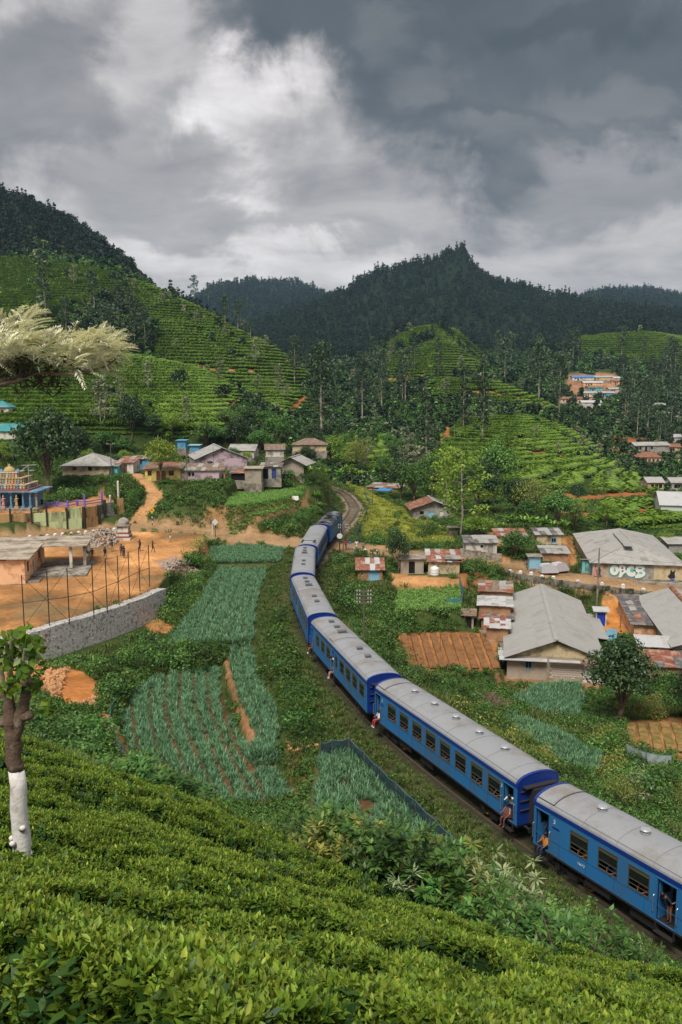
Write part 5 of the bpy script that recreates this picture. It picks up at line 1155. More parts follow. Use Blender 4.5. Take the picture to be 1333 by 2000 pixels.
# --- the second long house cut by the right edge
barn2 = house('line_house', 'grey roofed house with a rusty red ridge cap at the right edge', at(1314, 1300, z=-7), width=9.0, depth=24, h=2.5, rise=1.5, roof='gable_y', wm=W_block, rm=[R_asb], nx=10, ny=3, dirx=XD, over=.4, jit=.008)
MB().tube([(4.5, -.4, 4.02), (4.5, 24.4, 4.02)], .34, 10).build('ridge_cap', R_rust, barn2)
l = house('lean_to_shed', 'patchwork lean-to of dark flat sheets beside the red ridged house', at(1238, 1248, z=-7), width=4.6, depth=14, h=2.0, rise=.5, roof='shed', wm=W_orange, rm=[R_dark, R_dark, R_rust, R_asb], rw=[6, 4, 1, 1], nx=6, ny=9, dirx=XD, jit=.12, cat='shed', over=.5)
house('shed_house', 'small house under one clean white roof sheet by the lemon tree', at(1250, 1296, z=-7), width=5.2, depth=3.0, h=2.2, rise=.35, roof='shed', wm=W_orange, rm=[R_white], dirx=XD, nx=4, ny=1, ops=[WIN(1.2, .8), DOOR(3.2)], cat='shed')
house('rusty_shed', 'collapsing shed of rusted red sheets below the white roofed one', at(1262, 1330, z=-6.9), width=5.0, depth=3.4, h=1.8, rise=.6, roof='shed', wm=W_mudbrick, rm=[R_rust, R_rust, R_dark], dirx=XD, nx=5, ny=3, jit=.12, cat='shed')
# --- patchwork sheds left of the long house
for (px, py, w_, d_, h_, r_, mats_, lab) in ((938, 1180, 4.2, 4.5, 1.9, .4, [R_rust, R_asb, R_oldtile], 'rust and grey sheet shed under the road bank'), (936, 1208, 4.0, 3.4, 1.8, .3, [R_white, R_white, R_asb2], 'low shed roofed with white sheets weighed down at the edges'),
                                             (940, 1232, 3.8, 3.8, 1.7, .35, [R_rust, R_dark, R_oldtile], 'dark patched shed with rusted and slate coloured sheets'), (950, 1250, 2.6, 2.6, 1.6, .3, [R_white, R_rust], 'lowest rusty shed in the row beside the long grey roof')):
    house('patchwork_shed', lab, at(px, py, z=float(on(px, py, 80).z) + .1), width=w_, depth=d_, h=h_, rise=r_, roof='shed', wm=W_mudbrick, rm=mats_, nx=5, ny=4, dirx=XD, jit=.1, cat='shed', group='patchwork sheds beside the long house')
o = house('outhouse', 'tiny outhouse on thin white posts at the corner of the brown garden', at(905, 1230, z=-5.0), width=1.3, depth=1.2, h=2.0, rise=.3, roof='shed', wm=W_block, rm=[R_oldtile], dirx=XD, nx=2, ny=1, ops=[DOOR(.25, .8, M_void, 1.7)], cat='outhouse')
house('outhouse', 'dark blue doored outhouse beside the concrete pole', at(1163, 1222, z=-7), width=1.5, depth=1.4, h=2.1, rise=.15, roof='shed', wm=W_white, rm=[R_white], dirx=XD, nx=1, ny=1, ops=[DOOR(.2, 1.1, mat('deep_blue_door', (.015, .05, .38), .5, .3), 1.9)], cat='outhouse')
MB().box(0, 1.3, 0, .06, 0, 1.9).box(.6, .66, -.03, .09, 0, 1.9).build('sheet_gate', M_skyblue, None, tuple(at(1184, 1256, z=-7)), (0, 0, -.17)); tag(bpy.data.objects['sheet_gate'], 'pale blue corrugated sheet gate at the orange yard', 'gate')
# --- houses along the middle
rh = house('red_roofed_house', 'small stone coloured house with half rusted red roof beyond the meadow', at(806, 1016, z=-3), width=9.4, depth=8, h=2.6, rise=1.7, roof='gable_y', wm=W_grey, rm=[R_asb], nx=4, ny=3, dirx=(1, .05, 0), over=.7, ops=[('window', 1.6, .9, 1.3, .7, M_void), ('door', 3.4, 1.5, 0, 1.9, M_skyblue), ('door', 6.0, .9, 0, 2, W_white)])
for o_ in [c for c in bpy.data.objects if c.name.startswith('roof_sheet') and c.parent and c.parent.parent == rh][:12]: o_.data.materials[0] = R_rust
house('roadside_house', 'cream house with a rust and white patched roof behind the water tank', at(837, 1121, z=-1.6), width=4.6, depth=4, h=1.9, rise=.9, roof='shed', wm=W_cream, rm=[R_rust, R_asb2, R_rust, R_white], nx=7, ny=4, dirx=(1, -.04, 0), jit=.1)
house('outhouse', 'bright blue flush fronted outhouse beside the white water tank', at(873, 1121, z=-1.6), width=1.75, depth=1.6, h=2.3, rise=.1, roof='shed', wm=M_bluepaint, rm=[W_concrete], dirx=(1, -.04, 0), nx=1, ny=1, ops=[DOOR(.15, 1.4, M_bluepaint, 2.1)], cat='outhouse')
house('block_shed', 'roofless grey block shed under the road edge', at(783, 1120, z=-1.6), width=3.4, depth=3, h=2.2, rise=.1, roof='shed', wm=W_block, rm=[W_concrete], dirx=(1, -.02, 0), nx=2, ny=1, ops=[DOOR(1.2, .9, M_void, 1.8)], cat='shed')
house('brick_hut', 'little red brick hut with a striped rusty roof beside the track', at(699, 1136, z=-2.1), width=3.6, depth=3.2, h=1.8, rise=.9, roof='shed', wm=W_mudbrick, rm=[R_rust, R_tile, R_white], rw=[5, 3, 1], nx=6, ny=2, dirx=(1, 0, 0), jit=.06, ops=[('window', .4, .5, .9, .5, W_cream), ('door', 1.6, 1.5, 0, 1.75, M_skyblue)], cat='hut')
house('white_shed', 'whitewashed shed with a dark mossy sheet roof above the road', at(910, 1081, z=-1.15), width=5.1, depth=3.5, h=1.8, rise=.5, roof='shed', wm=W_white, rm=[R_dark, R_dark, R_asb], nx=7, ny=2, dirx=(1, 0, 0), jit=.08, ops=[DOOR(3.6, .9, W_grey, 1.6), ('window', 2.4, .5, 1.0, .4, M_void)], cat='shed')
house('tin_house', 'low house under maroon sheets between the banana plants and the road', at(972, 1066, z=-1.6), width=5.0, depth=4, h=1.7, rise=.6, roof='shed', wm=W_cream, rm=[R_rust, R_rust, R_asb2], nx=6, ny=3, dirx=(1, 0, 0), jit=.08)
house('blue_cabin', 'pale blue box cabin with a flat concrete lid on the roadside', at(1034, 1110, z=-2.5), width=1.75, depth=1.6, h=1.9, rise=.05, roof='shed', wm=M_skyblue, rm=[W_concrete], dirx=(1, -.05, 0), nx=1, ny=1, cat='cabin')
house('mud_shed', 'mud brick shed with pale sheets behind the covered rickshaws', at(1060, 1098, z=-2.3), width=4.1, depth=3.4, h=1.5, rise=.5, roof='shed', wm=W_mudbrick, rm=[R_asb2, R_dark, R_asb], nx=5, ny=3, dirx=(1, -.05, 0), jit=.08, cat='shed')
house('tin_house', 'dark sheeted house with a blue window behind the mud shed', at(1048, 1066, z=-1.9), width=4.4, depth=3.6, h=2.0, rise=.5, roof='shed', wm=W_cream, rm=[R_dark, R_asb, R_dark], nx=5, ny=2, dirx=(1, 0, 0), jit=.08, ops=[('window', 2.6, .9, .6, .8, M_bluepaint)])
house('tin_house', 'low grey shed house at the right edge behind the graffiti hall', at(1306, 1082, z=-4.2), width=6, depth=4, h=1.9, rise=.5, roof='shed', wm=W_grey, rm=[R_asb2], nx=5, ny=2, dirx=(1, -.05, 0))
house('field_shelter', 'flat roofed shelter of rusty and blue tarp sheets below the meadow', at(716, 963, z=-2.2), width=9.0, depth=8, h=1.6, rise=.4, roof='shed', wm=W_mudbrick, rm=[R_rust, R_oldtile, R_asb], nx=8, ny=3, dirx=(.93, -.36, 0), jit=.12, cat='shelter')
MB().box(0, 3.6, 0, 3.0, 0, .05).build('blue_tarp', R_blue, None, tuple(at(735, 958, z=-.15)), (R(5), 0, -.35)); tag(bpy.data.objects['blue_tarp'], 'bright blue tarpaulin sheet over the shelter by the meadow', 'tarpaulin')
house('concrete_tank', 'square grey concrete water tank in the tall grass', at(878, 1048, z=-2.0), width=1.6, depth=1.5, h=1.7, rise=.05, roof='shed', wm=W_concrete, rm=[W_concrete], dirx=(1, 0, 0), nx=1, ny=1, cat='tank')
# --- village on the left
V8 = 8.05
house('yellow_house', 'yellow house with brown door and windows above the dirt path', at(284, 939, z=V8), width=6.9, depth=5, h=2.3, rise=.8, roof='shed', wm=W_yellow, rm=[R_oldtile, R_tile], nx=8, ny=2, dirx=(1, 0, 0), ops=[WIN(.5, .8), DOOR(3.2, .8), WIN(4.6, 1.0), ('door', 2.2, .7, 0, 1.9, M_wood)], jit=.05)
house('lilac_house', 'lilac washed house joined to the yellow one', at(354.6, 939, z=V8), width=7.3, depth=5, h=2.0, rise=.8, roof='shed', wm=W_pink, rm=[R_oldtile, R_asb], nx=8, ny=2, dirx=(1, .02, 0), ops=[('window', 1.4, .4, .9, .7, M_void), ('window', 2.1, .4, .9, .7, M_void)], jit=.05)
house('grey_roof_hall', 'wide house with large pale grey roof slopes behind the lilac house', at(384, 920, z=8.2), width=11, depth=13, h=2.6, rise=2.3, roof='gable_y', wm=W_pink, rm=[R_asb2, R_asb], rw=[4, 1], nx=7, ny=3, dirx=(.96, .28, 0), over=.4, sideops=[('door', .8, .9, 0, 2, W_magenta), ('door', 3.0, .9, 0, 2, W_magenta), ('door', 5.2, .9, 0, 2, W_magenta)])
house('cream_hip_house', 'cream house with a pale hipped sheet roof on the left terrace', at(123, 928, z=8.4), width=9.4, depth=10, h=2.1, rise=2.0, roof='hip', wm=W_cream, rm=[R_asb2, R_asb], rw=[4, 1], nx=8, ny=3, dirx=(1, -.02, 0), over=.6, ops=[WIN(2, .8), ('window', 5.2, .8, .9, .9, M_wood)])
house('turquoise_house', 'small turquoise walled annex beside the cream hipped house', at(203, 928, z=8.3), width=2.8, depth=4, h=1.8, rise=.6, roof='shed', wm=W_turq, rm=[R_rust, R_oldtile], nx=4, ny=2, dirx=(1, 0, 0), ops=[DOOR(1.0, .8, W_turq)])
house('white_house', 'white end house with brown posts by the top of the dirt path', at(231, 925, z=8.3), width=3.2, depth=6, h=2.3, rise=.8, roof='shed', wm=W_white, rm=[R_rust, R_asb2], nx=4, ny=2, dirx=(1, 0, 0), ops=[('door', 1.2, .7, 0, 1.9, M_wood)])
house('patched_house', 'blue and cream patched house half hidden behind the round tree', at(262, 916, z=8.4), width=3.4, depth=4, h=2.2, rise=.4, roof='shed', wm=W_blue, rm=[R_oldtile, R_asb], nx=4, ny=2, dirx=(1, 0, 0), ops=[WIN(1.0, .8)])
house('ruin', 'tall roofless block built ruin beside the black covered shed', at(479, 944, z=7.3), width=3.2, depth=4, h=2.9, rise=.1, roof='shed', wm=W_block, rm=[W_block], nx=1, ny=1, dirx=(1, 0, 0))
house('verandah_house', 'low dark verandah house with white pillars and rubbly roof', at(510, 935, z=7.7), width=4.0, depth=4.5, h=2.4, rise=.4, roof='shed', wm=W_grey, rm=[R_oldtile, R_dark, R_asb2], nx=5, ny=3, dirx=(1, 0, 0), jit=.15, ops=[('door', .3, 1.2, 0, 2, M_void), ('door', 2.2, .9, 0, 2, mat('navy_cloth', (.03, .06, .2)))])
house('brick_gable_house', 'brick gable ended house with pale roof at the end of the village', at(545, 929, z=7.6), width=5.4, depth=7, h=2.6, rise=1.3, roof='gable_y', wm=W_block, rm=[R_asb2], nx=4, ny=2, dirx=(.98, -.2, 0), over=.8)
house('black_shed', 'collapsed shed of black sheets and rusty iron on the village edge', at(452, 938, z=7.8), width=2.8, depth=2.6, h=1.4, rise=.8, roof='shed', wm=M_void, rm=[R_rust, R_dark], nx=3, ny=3, dirx=(1, -.1, 0), jit=.2, cat='shed')
house('far_village_house', 'small house with pale roof and satellite dish behind the grey hall', at(448, 893, z=9.5), width=6, depth=6, h=1.7, rise=1.2, roof='gable_x', wm=W_white, rm=[R_asb2], nx=5, ny=2, dirx=(1, -.1, 0), sep=False)
house('far_village_house', 'white cottage with a dark roof among trees above the verandah house', at(520, 892, z=10.5), width=4, depth=4, h=1.7, rise=1.0, roof='gable_x', wm=W_white, rm=[R_oldtile], nx=4, ny=2, dirx=(1, .1, 0), sep=False)
house('far_village_house', 'brown low house with wide roof just below the tallest gum tree', at(572, 881, z=11), width=8, depth=6, h=1.6, rise=1.3, roof='hip', wm=W_cream, rm=[R_oldtile], nx=5, ny=2, dirx=(1, 0, 0), sep=False)
house('blue_block_house', 'upper bright blue flat roofed block among the village trees', at(347, 876, z=11.2), width=2.0, depth=3, h=1.9, rise=.1, roof='flat', wm=W_blue, rm=[W_blue], dirx=(1, 0, 0))
house('blue_block_house', 'lower sky blue flat roofed room next to the grey hall', at(371, 882, z=11), width=2.2, depth=3, h=1.4, rise=.1, roof='flat', wm=W_blue, rm=[M_skyblue], dirx=(1, 0, 0))
house('teal_roof_house', 'long house with a teal sheet roof at the left edge', at(-30, 862, z=13), width=9.6, depth=6, h=2.6, rise=1.6, roof='gable_x', wm=W_white, rm=[R_teal], nx=8, ny=1, dirx=(1, 0, 0), sep=False)
house('teal_roof_house', 'white pillared house with a teal hip roof on the upper left slope', at(-20, 815, z=float(on(-20, 815, 190).z)), width=5.5, depth=5, h=3.0, rise=1.6, roof='hip', wm=W_white, rm=[R_teal], nx=5, ny=1, dirx=(1, 0, 0), sep=False, ops=[DOOR(1.2, .9), WIN(3.2)])
house('brown_roof_house', 'low brown gabled house in front of the teal roofed one', at(-5, 873, z=11.2), width=5, depth=6, h=2.1, rise=1.3, roof='gable_y', wm=W_mudbrick, rm=[R_oldtile], nx=3, ny=1, dirx=(1, 0, 0), sep=False)
# --- far hamlets on the right hills
hm = [(1118, 744, 9, W_white, R_blue, 'far blue roofed school block at the top of the hamlet'), (1150, 744, 10, W_cream, R_asb2, 'long pale roofed building beside the blue roofed one'), (1178, 746, 7, W_white, R_white, 'far white domed looking house at the right of the hamlet'), (1196, 752, 5, W_orange, R_tile, 'red roofed house at the right end of the hamlet'),
      (1140, 755, 8, W_orange, R_white, 'white sheet roofed house on the red bank of the hamlet'), (1150, 765, 6, W_turq, R_oldtile, 'turquoise fronted house in the middle of the hamlet'), (1190, 768, 5, W_pinkish, R_asb, 'pinkish tall house among the hamlet gardens'), (1136, 776, 6, W_white, R_asb2, 'white house with dark windows low in the hamlet'), (1170, 776, 6, W_blue, R_asb2, 'blue windowed house low at the right of the hamlet'),
      (1095, 788, 8, W_pinkish, R_rust, 'pink house with old roof left below the hamlet'), (1136, 803, 7, W_white, R_white, 'white two storey house standing alone below the hamlet'), (1278, 800, 4, W_cream, R_asb2, 'cream hut among the trees on the right hill'), (1294, 818, 6, W_white, R_asb2, 'long low white roofed house at the right edge hill'),
      (1298, 866, 5, W_white, R_white, 'small white house with pink doors on the right slope'), (1240, 884, 10, W_grey, R_asb2, 'long grey barracks roof above the red roofed bungalow'), (1300, 886, 4, W_cream, R_tile, 'little tiled house beside the barracks'), (1265, 962, 4.5, W_cream, R_asb2, 'cream house with a grey roof by the tea path'), (1312, 962, 4, W_white, R_asb2, 'white hut above the greenhouse')]
for px, py, w_, wm_, rm_, lab in hm:
    p = on(px, py, 180); s = p.y / 260
    house('hillside_house', lab, p + Vector((0, 0, .3)), width=w_ * (1 if p.y < 300 else min(1.9, 1.1 + .3 * s)), depth=6, h=2.6 if 'two' not in lab else 5.0, rise=1.2, roof='gable_x', wm=wm_, rm=[rm_], nx=4, ny=1, dirx=(1, random.uniform(-.15, .15), 0), sep=False, base=2.5, group='houses scattered on the right hills',
          ops=[('window', w_ * .2, .9, 1, 1, M_void), ('door', w_ * .45, .9, 0, 2, M_void), ('window', w_ * .7, .9, 1, 1, M_void)])
p = on(1246, 908, 180); house('tiled_bungalow', 'cream bungalow with a red tiled hip roof in the tea on the right', p + Vector((0, 0, .2)), width=8.6, depth=6, h=2.8, rise=1.7, roof='hip', wm=W_cream, rm=[R_tile], nx=8, ny=3, dirx=(1, -.03, 0), sep=False, base=1.5, ops=[WIN(.8, .7), WIN(2.2, .7), DOOR(3.8), WIN(5.4, .7), WIN(7.0, .7)])
p = on(1290, 1010, 120); house('greenhouse', 'white greenhouse with a pale curved roof at the right edge', p, width=12, depth=14, h=2.8, rise=2.2, roof='gable_x', wm=mat('greenhouse_film', (.55, .60, .60), .3, .5), rm=[R_white], nx=6, ny=2, dirx=(1, -.25, 0), sep=False, base=1)
# --- the orange hall on the playground
pg = at(50, 1140, z=1.4); L0 = at(-190, 1148, z=1.4)
X_ = Vector((pg.x - L0.x, pg.y - L0.y, 0)); ph = house('playground_hall', 'flat roofed orange hall with white pillars on the playground', L0, b=pg, depth=13, h=3.0, rise=0, roof='none', wm=W_orange, rm=[W_concrete], base=.5,
    sideops=[('window', 1.5, .9, 1.2, 1.3, M_wood), ('door', 4.8, .9, 0, 2.1, W_white), ('window', 8.8, .9, 1.5, 1.0, M_wood)])
W_ = X_.length
M_slab = mat('weathered_slab', (.43, .37, .30), .95, .1, var=.2, scale=1.2, stain=(.22, .19, .15), stain_amt=.55)
m = MB(); rr = random.Random(4); XS = np.linspace(-1, W_ + .5, 10)
def slab(nm, x0, x1, y0, y1, nx, ny, z):
    m = MB()
    for i in range(nx):
        for j in range(ny):
            a_, b_, c_, d_ = x0 + (x1 - x0) * i / nx, x0 + (x1 - x0) * (i + 1) / nx + .03, y0 + (y1 - y0) * j / ny, y0 + (y1 - y0) * (j + 1) / ny + .03
            k0 = z + .35 * (j / ny) + rr.uniform(0, .05); m.box(a_, b_, c_ - rr.uniform(0, .25) * (j == 0), d_, k0, k0 + .14)
    return m.build(nm, M_slab, ph)
slab('roof', -1, W_ + .7, -.35, 8, 12, 3, 3.15); slab('porch_roof', W_ + .75, W_ + 6.6, 7.4, 13.6, 4, 3, 3.25); slab('roof', -1, W_ + .72, 8.03, 13.8, 12, 2, 3.3)
for x_, y_ in ((W_ + 4.4, 7.8), (W_ + 6.0, 9.2), (W_ + 6.1, 12.6)): MB().box(x_ - .18, x_ + .18, y_ - .18, y_ + .18, 0, 3.2).build('pillar', W_white, ph)
MB().box(W_ + .05, W_ + 7.0, 3.0, 13, -.4, .28).box(W_ + .05, W_ + 1.6, .4, 3.0, -.4, .14).build('porch_floor', W_concrete, ph)
NOGROW.append([tuple(at(px, py, z=1.2)[:2]) for px, py in ((-300, 1150), (60, 1145), (190, 1120), (190, 1080), (-300, 1080))])
# ================================================================ TREES AND PLANTS (each one a thing)
r = np.random.default_rng(31)
def limb_tree(r, h, trunk_r, bark, leafm, n_br, br0, br_len, clump_r, per, ln, wd, lean=.9, bare_top=.0, clumps=3, wob=.02, topw=.35, flat=.75):
    """trunk with limbs and leaf clumps at the limb ends; returns (trunk mesh, crown mesh) for a tree h metres tall"""
    m = MB(); pts = [Vector((0, 0, -.5))]; 
    for i in range(1, 8): pts.append(Vector((r.normal(0, wob * h * .25), r.normal(0, wob * h * .25), h * .95 * i / 7)))
    m.tube(pts, [trunk_r * (1 - .82 * i / 7) for i in range(8)], 7)
    cen = []; rad = []
    def on_trunk(t): 
        f = max(0, min(6.999, t / .95 * 7)); i = int(f); return pts[i].lerp(pts[i + 1], f - i)
    for b in range(n_br):
        t = br0 + (.97 - br0) * (b + r.uniform(0, 1)) / n_br; az = b * 2.4 + r.uniform(-.5, .5)
        k = (t - br0) / (1 - br0); L = br_len * (1 - (1 - topw) * k) * (.55 + .45 * math.sin(min(1, k * 2.2 + .25) * math.pi / 2)) * r.uniform(.7, 1.2); el = lean * (.25 + .6 * k)
        s_ = on_trunk(t); e = s_ + Vector((math.cos(az) * math.cos(el), math.sin(az) * math.cos(el), math.sin(el))) * L
        mid = s_.lerp(e, .5) + Vector((0, 0, -.06 * L))
        m.tube([s_, mid, e], [trunk_r * .28 * (1 - .6 * t), trunk_r * .16, trunk_r * .06], 5, cap=False)
        for c in range(clumps):
            q = s_.lerp(e, .55 + .5 * c / max(1, clumps - 1)) + Vector((r.normal(0, clump_r * .5), r.normal(0, clump_r * .5), r.normal(0, clump_r * .35))); cen.append(q); rad.append(clump_r * r.uniform(.65, 1.15))
    cen.append(Vector((pts[-1].x, pts[-1].y, h * .97))); rad.append(clump_r)
    return m.mesh('trunk', bark, True), leaves_mesh('crown', [clump_leaves([tuple(c) for c in cen], np.array(rad), per, ln, wd, r, flat)], leafm)
def round_crown(r, h, w, trunk_r, bark, leafm, n, per, ln, wd, z0=.3, clump=.22):
    """trunk that forks low under a rounded crown of many clumps"""
    m = MB(); top = Vector((r.normal(0, .02 * h), r.normal(0, .02 * h), h * z0)); m.tube([(0, 0, -.5), top * .5, top], [trunk_r, trunk_r * .8, trunk_r * .7], 8)
    d = unit(r.normal(size=(n, 3))); d[:, 2] = np.abs(d[:, 2]) * 1.3 - .45; rr = r.uniform(.5, 1, n)
    c = d * rr[:, None] * np.array([w / 2, w / 2, h * (1 - z0) * .5]) * .82 + np.array([0, 0, h * (z0 + (1 - z0) * .47)])
    for i in range(0, n, 6):
        mid = top.lerp(Vector(c[i]), .5) + Vector((0, 0, .06 * h)); m.tube([top, mid, c[i]], [trunk_r * .4, trunk_r * .2, trunk_r * .05], 5, cap=False)
    return m.mesh('trunk', bark, True), leaves_mesh('crown', [clump_leaves(c, w * clump * r.uniform(.6, 1.1, n), per, ln, wd, r, .8)], leafm)
K = {}
K['gum'] = [limb_tree(r, 28, .38, M_palebark, M_euc, 22, .34, 5.2, 1.7, 26, .8, .42, .8, clumps=4) for _ in range(4)]
K['gumfar'] = [limb_tree(r, 26, .34, M_palebark, M_euc, 13, .38, 4.6, 1.8, 15, 1.25, .7, .8, clumps=3) for _ in range(4)]
K['gumslim'] = [limb_tree(r, 28, .30, M_palebark, M_euc, 18, .12, 2.4, 1.2, 18, .9, .5, .7, clumps=3, topw=.4) for _ in range(3)]
K['dark'] = [round_crown(r, 9, 7.2, .24, M_bark, M_dark, 90, 52, .34, .20, .16, .17) for _ in range(3)]
K['darkfar'] = [round_crown(r, 9, 7.5, .26, M_bark, M_dark, 22, 20, .95, .65, .22) for _ in range(3)]
K['bushy'] = [round_crown(r, 7, 6.3, .2, M_bark, M_bush, 64, 46, .30, .19, .18, .17) for _ in range(3)]
K['lime'] = [round_crown(r, 8, 7.0, .2, M_bark, M_lime, 60, 46, .32, .20, .26, .17) for _ in range(2)]
K['olive'] = [round_crown(r, 9, 10, .25, M_bark, M_yellow, 46, 40, .34, .16, .15, .2) for _ in range(2)]
K['silver'] = [limb_tree(r, 9, .14, M_palebark, M_silver, 14, .22, 2.0, .75, 22, .48, .28, .9, clumps=2, topw=.25) for _ in range(3)]
K['shade'] = [limb_tree(r, 7, .09, M_bark, M_silver, 8, .5, 1.9, .75, 18, .5, .3, .9, clumps=2, topw=.5) for _ in range(3)]
K['tallbroad'] = [limb_tree(r, 16, .24, M_palebark, M_lime, 17, .28, 4.2, 1.4, 32, .55, .36, .8, clumps=3, topw=.45) for _ in range(2)]
K['dry'] = [limb_tree(r, 6, .10, M_bark, M_silver, 9, .35, 2.6, .8, 12, .28, .12, .6, clumps=2)]
def shrub(r, w, h, m, n=14, per=30, ln=.22, wd=.13):
    d = unit(r.normal(size=(n, 3))); d[:, 2] = np.abs(d[:, 2]); c = d * np.array([w * .36, w * .36, h * .62]) * r.uniform(.4, 1, n)[:, None] + np.array([0, 0, .12 * h])
    return leaves_mesh('foliage', [clump_leaves(c, w * .2, per, ln, wd, r, .85)], m)
K['shrub'] = [(None, shrub(r, 2.6, 1.9, m_, 16, 44, .20, .11)) for m_ in (M_bush, M_weed, M_bush, M_weed)]
K['yshrub'] = [(None, shrub(r, 2.4, 1.7, m_, 16, 50, .18, .07)) for m_ in (M_yellow, M_weed)]; K['fern'] = [(None, shrub(r, 3.0, 1.5, M_weed, 18, 60, .22, .06)) for _ in range(2)]
K['tall_grass'] = [(None, tuft(r, M_grass, 1.6, 60, .05, .4)) for _ in range(2)]
def banana(r):
    m = MB(); pr = []
    for k in range(r.integers(1, 4)):
        bx, by = (r.normal(0, .5), r.normal(0, .5)) if k else (0, 0); h = r.uniform(1.6, 2.6); m.tube([(bx, by, -.3), (bx, by, h)], [.14, .09], 7)
        for i in range(8): pr.append(strap((bx, by, h - .1), i * 2.4 + r.uniform(-.3, .3), r.uniform(1.7, 2.5), .52, r.uniform(.1, .6), r.uniform(.9, 1.9), 6, r, r.uniform(0, 1)))
    return m.mesh('stem', mat('banana_stem', (.16, .17, .07), .8)), leaves_mesh('leaves', pr, M_banana)
K['banana'] = [banana(r) for _ in range(4)]
ONES = 'first second third fourth fifth sixth seventh eighth ninth tenth eleventh twelfth thirteenth fourteenth fifteenth sixteenth seventeenth eighteenth nineteenth'.split(); TENS = 'twenty thirty forty fifty sixty seventy eighty ninety'.split()
def ordinal(n): return ONES[n - 1] if n < 20 else (TENS[n // 10 - 2] + '-' + ONES[n % 10 - 1] if n % 10 else TENS[n // 10 - 2][:-1] + 'ieth')
def order_labels(obs, fmt):
    obs = sorted(obs, key=lambda o: project(*o.location)[0])
    for i, o in enumerate(obs): o['label'] = fmt.format(ordinal(i + 1))
H0 = {'gum': 28, 'gumfar': 26, 'gumslim': 28, 'dark': 9, 'darkfar': 9, 'bushy': 7, 'lime': 8, 'olive': 9, 'silver': 9, 'shade': 7, 'tallbroad': 16, 'dry': 6, 'shrub': 1.9, 'yshrub': 1.7, 'fern': 1.5, 'tall_grass': 1.6, 'banana': 4.2}
KN = {'gum': 'gum_tree', 'gumfar': 'gum_tree', 'gumslim': 'gum_tree', 'dark': 'broadleaf_tree', 'darkfar': 'broadleaf_tree', 'bushy': 'bushy_tree', 'lime': 'broadleaf_tree', 'olive': 'broadleaf_tree', 'silver': 'silver_oak', 'shade': 'shade_tree', 'tallbroad': 'broadleaf_tree', 'dry': 'bare_tree', 'shrub': 'shrub', 'yshrub': 'shrub', 'fern': 'shrub', 'tall_grass': 'grass_clump', 'banana': 'banana_plant'}
def plant(kind, p, h, label, group=None, wide=1.0, i=None, sink=.0):
    tm, cm = K[kind][random.randrange(len(K[kind])) if i is None else i % len(K[kind])]; s = h / H0[kind]; nm = KN[kind]
    cat = nm.replace('_', ' ') if nm in ('shrub', 'banana_plant', 'grass_clump') else 'tree'
    t = thing(nm, label, cat, (p[0], p[1], p[2] - sink), random.uniform(0, 6.28), group); t.scale = (s * wide, s * wide, s)
    if tm: link('trunk' if nm != 'banana_plant' else 'stem', tm, t)
    link('crown' if tm and nm != 'banana_plant' else ('leaves' if tm else 'foliage'), cm, t); return t
def tree(kind, px, base, top, label, group=None, wide=1.0, ymin=60, i=None, y=None):
    """a tree whose foot stands at photo pixel (px, base) and whose tip reaches the photo height top"""
    p = on(px, base, ymin) if y is None else None
    if y is not None: q = at(px, base, y=y); p = Vector((q.x, q.y, float(ground(q.x, q.y)))); base = project(*p)[1]
    return plant(kind, p, (base - top) / F * p.y * (1.16 if kind in ('dark', 'bushy', 'lime', 'olive', 'darkfar') else 1.0), label, group, wide, i)
# --- the landmark trees
tree('dark', 95, 968, 800, 'big dark green tree rising behind the temple', wide=.92, ymin=120, i=0)
tree('lime', 316, 946, 862, 'round yellow green tree in front of the yellow house', wide=.95, ymin=140, i=0)
tree('dry', 366, 942, 886, 'thin leaning tree with sparse grey leaves before the lilac house', wide=1.2, ymin=140)
tree('lime', 5, 908, 866, 'rounded bright tree at the left edge below the brown gabled house', wide=1.3, ymin=120, i=1)
tree('gum', 628, 858, 672, 'tallest gum tree with a broad crown and long white trunk above the village', wide=1.05, ymin=225, i=0)
tree('gum', 708, 826, 694, 'gum tree with a bare white trunk, just right of the tallest one', wide=.95, ymin=240, i=1)
tree('gum', 745, 808, 682, 'slender gum tree in the gully left of the middle tea hill', wide=.8, ymin=260, i=2)
tree('gum', 576, 752, 658, 'gum tree standing on the tea ridge left of the tallest gum', wide=.85, ymin=280, i=3)
tree('gumslim', 832, 902, 762, 'pillar shaped gum with two pale stems in front of the tea slope', wide=1.35, ymin=210, i=0)
tree('gumslim', 906, 838, 716, 'narrow dark gum rising over the pale crest of the near tea hill', wide=1.1, ymin=230, i=1)
tree('gumslim', 943, 862, 712, 'tall thin gum on the open tea slope with a bare lower stem', wide=1.1, ymin=230, i=2)
tree('gum', 1092, 816, 690, 'broad gum with two trunks left of the hamlet', wide=.95, ymin=260, i=0)
tree('gum', 1265, 852, 735, 'gum with one long pale trunk below the far hamlet', wide=.9, ymin=220, i=1)
tree('gumslim', 90, 628, 476, 'tall ragged gum standing alone on the left tea hill', wide=1.25, ymin=380, i=2)
tree('tallbroad', 900, 1052, 880, 'tall spreading yellowish tree behind the red roofed house', wide=1.15, ymin=130, i=0)
tree('bushy', 968, 975, 862, 'dense dark rounded tree before the tea slope', wide=.85, ymin=180, i=0)
tree('olive', 1040, 1018, 932, 'wide olive yellow feathery tree above the banana plants', wide=1.0, ymin=150, i=0)
tree('lime', 1184, 1036, 978, 'round glossy green tree behind the graffiti hall', wide=.95, ymin=150, i=0)
tree('lime', 1300, 1072, 1038, 'light green tree beside the grey shed behind the graffiti hall', wide=1.2, ymin=140, i=1)
tree('dark', 1208, 1412, 1236, 'big lemon tree with glossy dark leaves in front of the long houses', wide=1.0, ymin=70, i=1)
